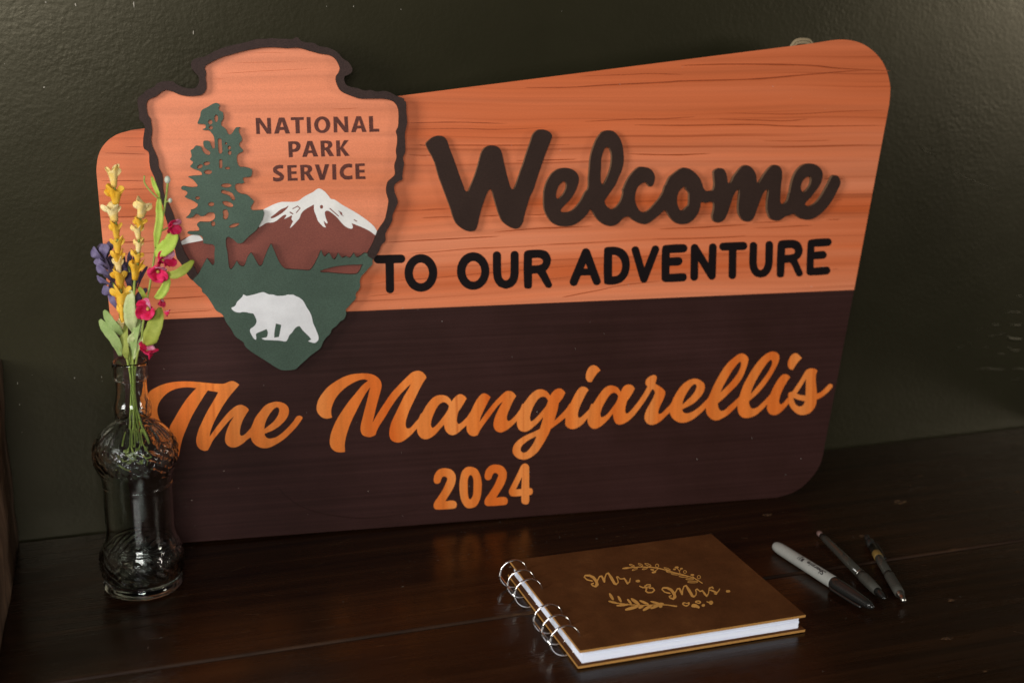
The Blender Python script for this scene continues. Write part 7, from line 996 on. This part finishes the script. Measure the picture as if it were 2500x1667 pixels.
for y0, y1 in ((1.0115, 1.0565), (0.9210, 0.9645)):
    tube('hinge_rod', [(-0.0170, y0 - 0.899, 0.0128), (-0.0170, y1 - 0.899, 0.0128)], 0.0010, MCHR, book, 8)

# ------------------------------------------------------------------ marker and pens
def pen_axis(a, b):
    a, b = Vector(a), Vector(b)
    return a, (b - a).normalized(), (b - a).length

a, d, L = pen_axis((0.6468, 1.0535, 0.0062), (0.6645, 0.9120, 0.0062))
mk = empty('felt_marker', (a.x, a.y, 0.0))
tag(mk, 'grey felt marker with black cap lying beside the guest book', 'marker')
o0 = Vector((0, 0, a.z))
body = lathe('barrel', [(0.0, 0.0), (0.0022, 0.0003), (0.0040, 0.0016), (0.0050, 0.0040), (0.0056, 0.0085), (0.0058, 0.014), (0.0060, 0.045), (0.0062, 0.089), (0.0060, 0.0895), (0.0050, 0.0900), (0.0, 0.0900)], MPLW, mk, 32, (o0, d))
capl = L - 0.0895
lathe('cap', [(0.0, 0.0), (0.0056, 0.0001), (0.0061, 0.0008), (0.0060, 0.012), (0.0054, 0.030), (0.0042, capl - 0.007), (0.0034, capl - 0.002), (0.0026, capl), (0.0, capl)], MBLK, mk, 32, (o0 + d * 0.0899, d))
side = d.cross(Vector((0, 0, 1))).normalized()
if side.x > 0:
    side = -side
clip_dir = (side * 0.86 + Vector((0, 0, -0.25))).normalized()
pts = [o0 + d * (0.093 + s_) + clip_dir * r_ for s_, r_ in ((0.0, 0.0062), (0.004, 0.0079), (0.020, 0.0080), (0.036, 0.0078), (0.044, 0.0070))]
tube('clip', spline(pts, 5), [0.0013] * 17 + [0.0013] * 4, MBLK, mk, 10)
ball('cap_tip', o0 + d * (0.0899 + capl + 0.0005), 0.0022, MBLK, mk)
# printed word wrapped on the barrel, read from the cap towards the tail
up_ = -d
lat = side
V, F = [], []
for isl in islands(outlines(BOOK_ART['marker_word'], 0.1), 0.2):
    base = len(V)
    for cc in isl:
        for x, y in cc:
            s_ = 0.0800 - x * 0.00052
            ang = (10.0 - y) * 0.00030 / 0.0061 + 0.50
            V.append(o0 + d * s_ + (Vector((0, 0, 1)) * math.cos(ang) + lat * math.sin(ang)) * 0.00622)
    for t in tessellate_polygon([[Vector((x, y, 0)) for x, y in cc] for cc in isl]):
        F.append(tuple(base + k for k in t))
build('printed_word', V, F, MINK, body)
V, F = [], []
for q, (s0, s1, a0, a1) in enumerate(((0.0490, 0.0462, 0.85, 0.25), (0.0448, 0.0436, 0.90, -0.10), (0.0420, 0.0412, 0.90, 0.20))):
    b0 = len(V)
    for s_ in (s0, s1):
        for k in range(6):
            ang = a0 + (a1 - a0) * k / 5
            V.append(o0 + d * s_ + (Vector((0, 0, 1)) * math.cos(ang) + lat * math.sin(ang)) * 0.00612)
    F += [(b0 + k, b0 + k + 1, b0 + 7 + k, b0 + 6 + k) for k in range(5)]
build('small_print', V, F, MINK, body)


def ballpen(a, b, label, kind):
    a, d, L = pen_axis(a, b)
    p = empty('ballpoint_pen', (a.x, a.y, 0.0))
    tag(p, label, 'pen', 'ballpoint pens lying beside the marker')
    o = Vector((0, 0, a.z))
    if kind == 0:
        lathe('plug', [(0.0, 0.0), (0.0024, 0.0002), (0.0028, 0.0010), (0.0028, 0.0075), (0.0, 0.0075)], MPINK, p, 20, (o, d))
        lathe('barrel', [(0.0, 0.0), (0.0031, 0.0002), (0.0035, 0.010), (0.0042, 0.050), (0.0044, 0.0875), (0.0, 0.0875)], MSMOKE, p, 24, (o + d * 0.0076, d))
        lathe('collar', [(0.0, 0.0), (0.0046, 0.0001), (0.0048, 0.0012), (0.0046, 0.0026), (0.0, 0.0026)], MSTEEL, p, 24, (o + d * 0.0952, d))
        g_ = lathe('grip', [(0.0, 0.0), (0.0049, 0.0002), (0.0053, 0.008), (0.0052, 0.020), (0.0044, 0.0335), (0.0, 0.0335)], MGRIP, p, 28, (o + d * 0.0979, d))
        lathe('tip', [(0.0, 0.0), (0.0036, 0.0001), (0.0028, 0.008), (0.0016, 0.0145), (0.0006, 0.0160), (0.0, 0.0160)], MBLK, p, 20, (o + d * 0.1315, d))
    else:
        lathe('button', [(0.0, 0.0), (0.0022, 0.0002), (0.0026, 0.0012), (0.0026, 0.0120), (0.0, 0.0120)], MBLK, p, 20, (o, d))
        lathe('collar', [(0.0, 0.0), (0.0038, 0.0002), (0.0041, 0.0015), (0.0041, 0.0130), (0.0, 0.0130)], MBLK, p, 24, (o + d * 0.0121, d))
        lathe('barrel', [(0.0, 0.0), (0.0043, 0.0001), (0.0043, 0.0610), (0.0, 0.0610)], MSMOKE, p, 24, (o + d * 0.0252, d))
        lathe('band', [(0.00435, 0.0), (0.00447, 0.0002), (0.00447, 0.0108), (0.00435, 0.0110)], MBAND, p, 24, (o + d * 0.0400, d))
        lathe('grip', [(0.0, 0.0), (0.0047, 0.0002), (0.0049, 0.006), (0.0049, 0.030), (0.0045, 0.0395), (0.0, 0.0395)], MGRIP, p, 28, (o + d * 0.0863, d))
        lathe('tip', [(0.0, 0.0), (0.0037, 0.0001), (0.0037, 0.0015), (0.0033, 0.0018), (0.0036, 0.0032), (0.0032, 0.0036), (0.0034, 0.005), (0.0028, 0.0054), (0.0026, 0.010), (0.0020, 0.0150), (0.0, 0.0152)], MSTEEL, p, 20, (o + d * 0.1259, d))
        sd = d.cross(Vector((0, 0, 1))).normalized()
        tube('clip', spline([o + d * 0.014 - sd * 0.0040, o + d * 0.020 - sd * 0.0062, o + d * 0.052 - sd * 0.0058], 4), 0.0009, MBLK, p, 8)
    return p


ballpen((0.7063, 1.0683, 0.0055), (0.6863, 0.9236, 0.0055), 'slim dark ballpoint pen with pinkish end, middle of the three pens', 0)
ballpen((0.7479, 1.0460, 0.0055), (0.6989, 0.9097, 0.0055), 'dark ballpoint pen with ochre band and metal tip, rightmost of the pens', 1)
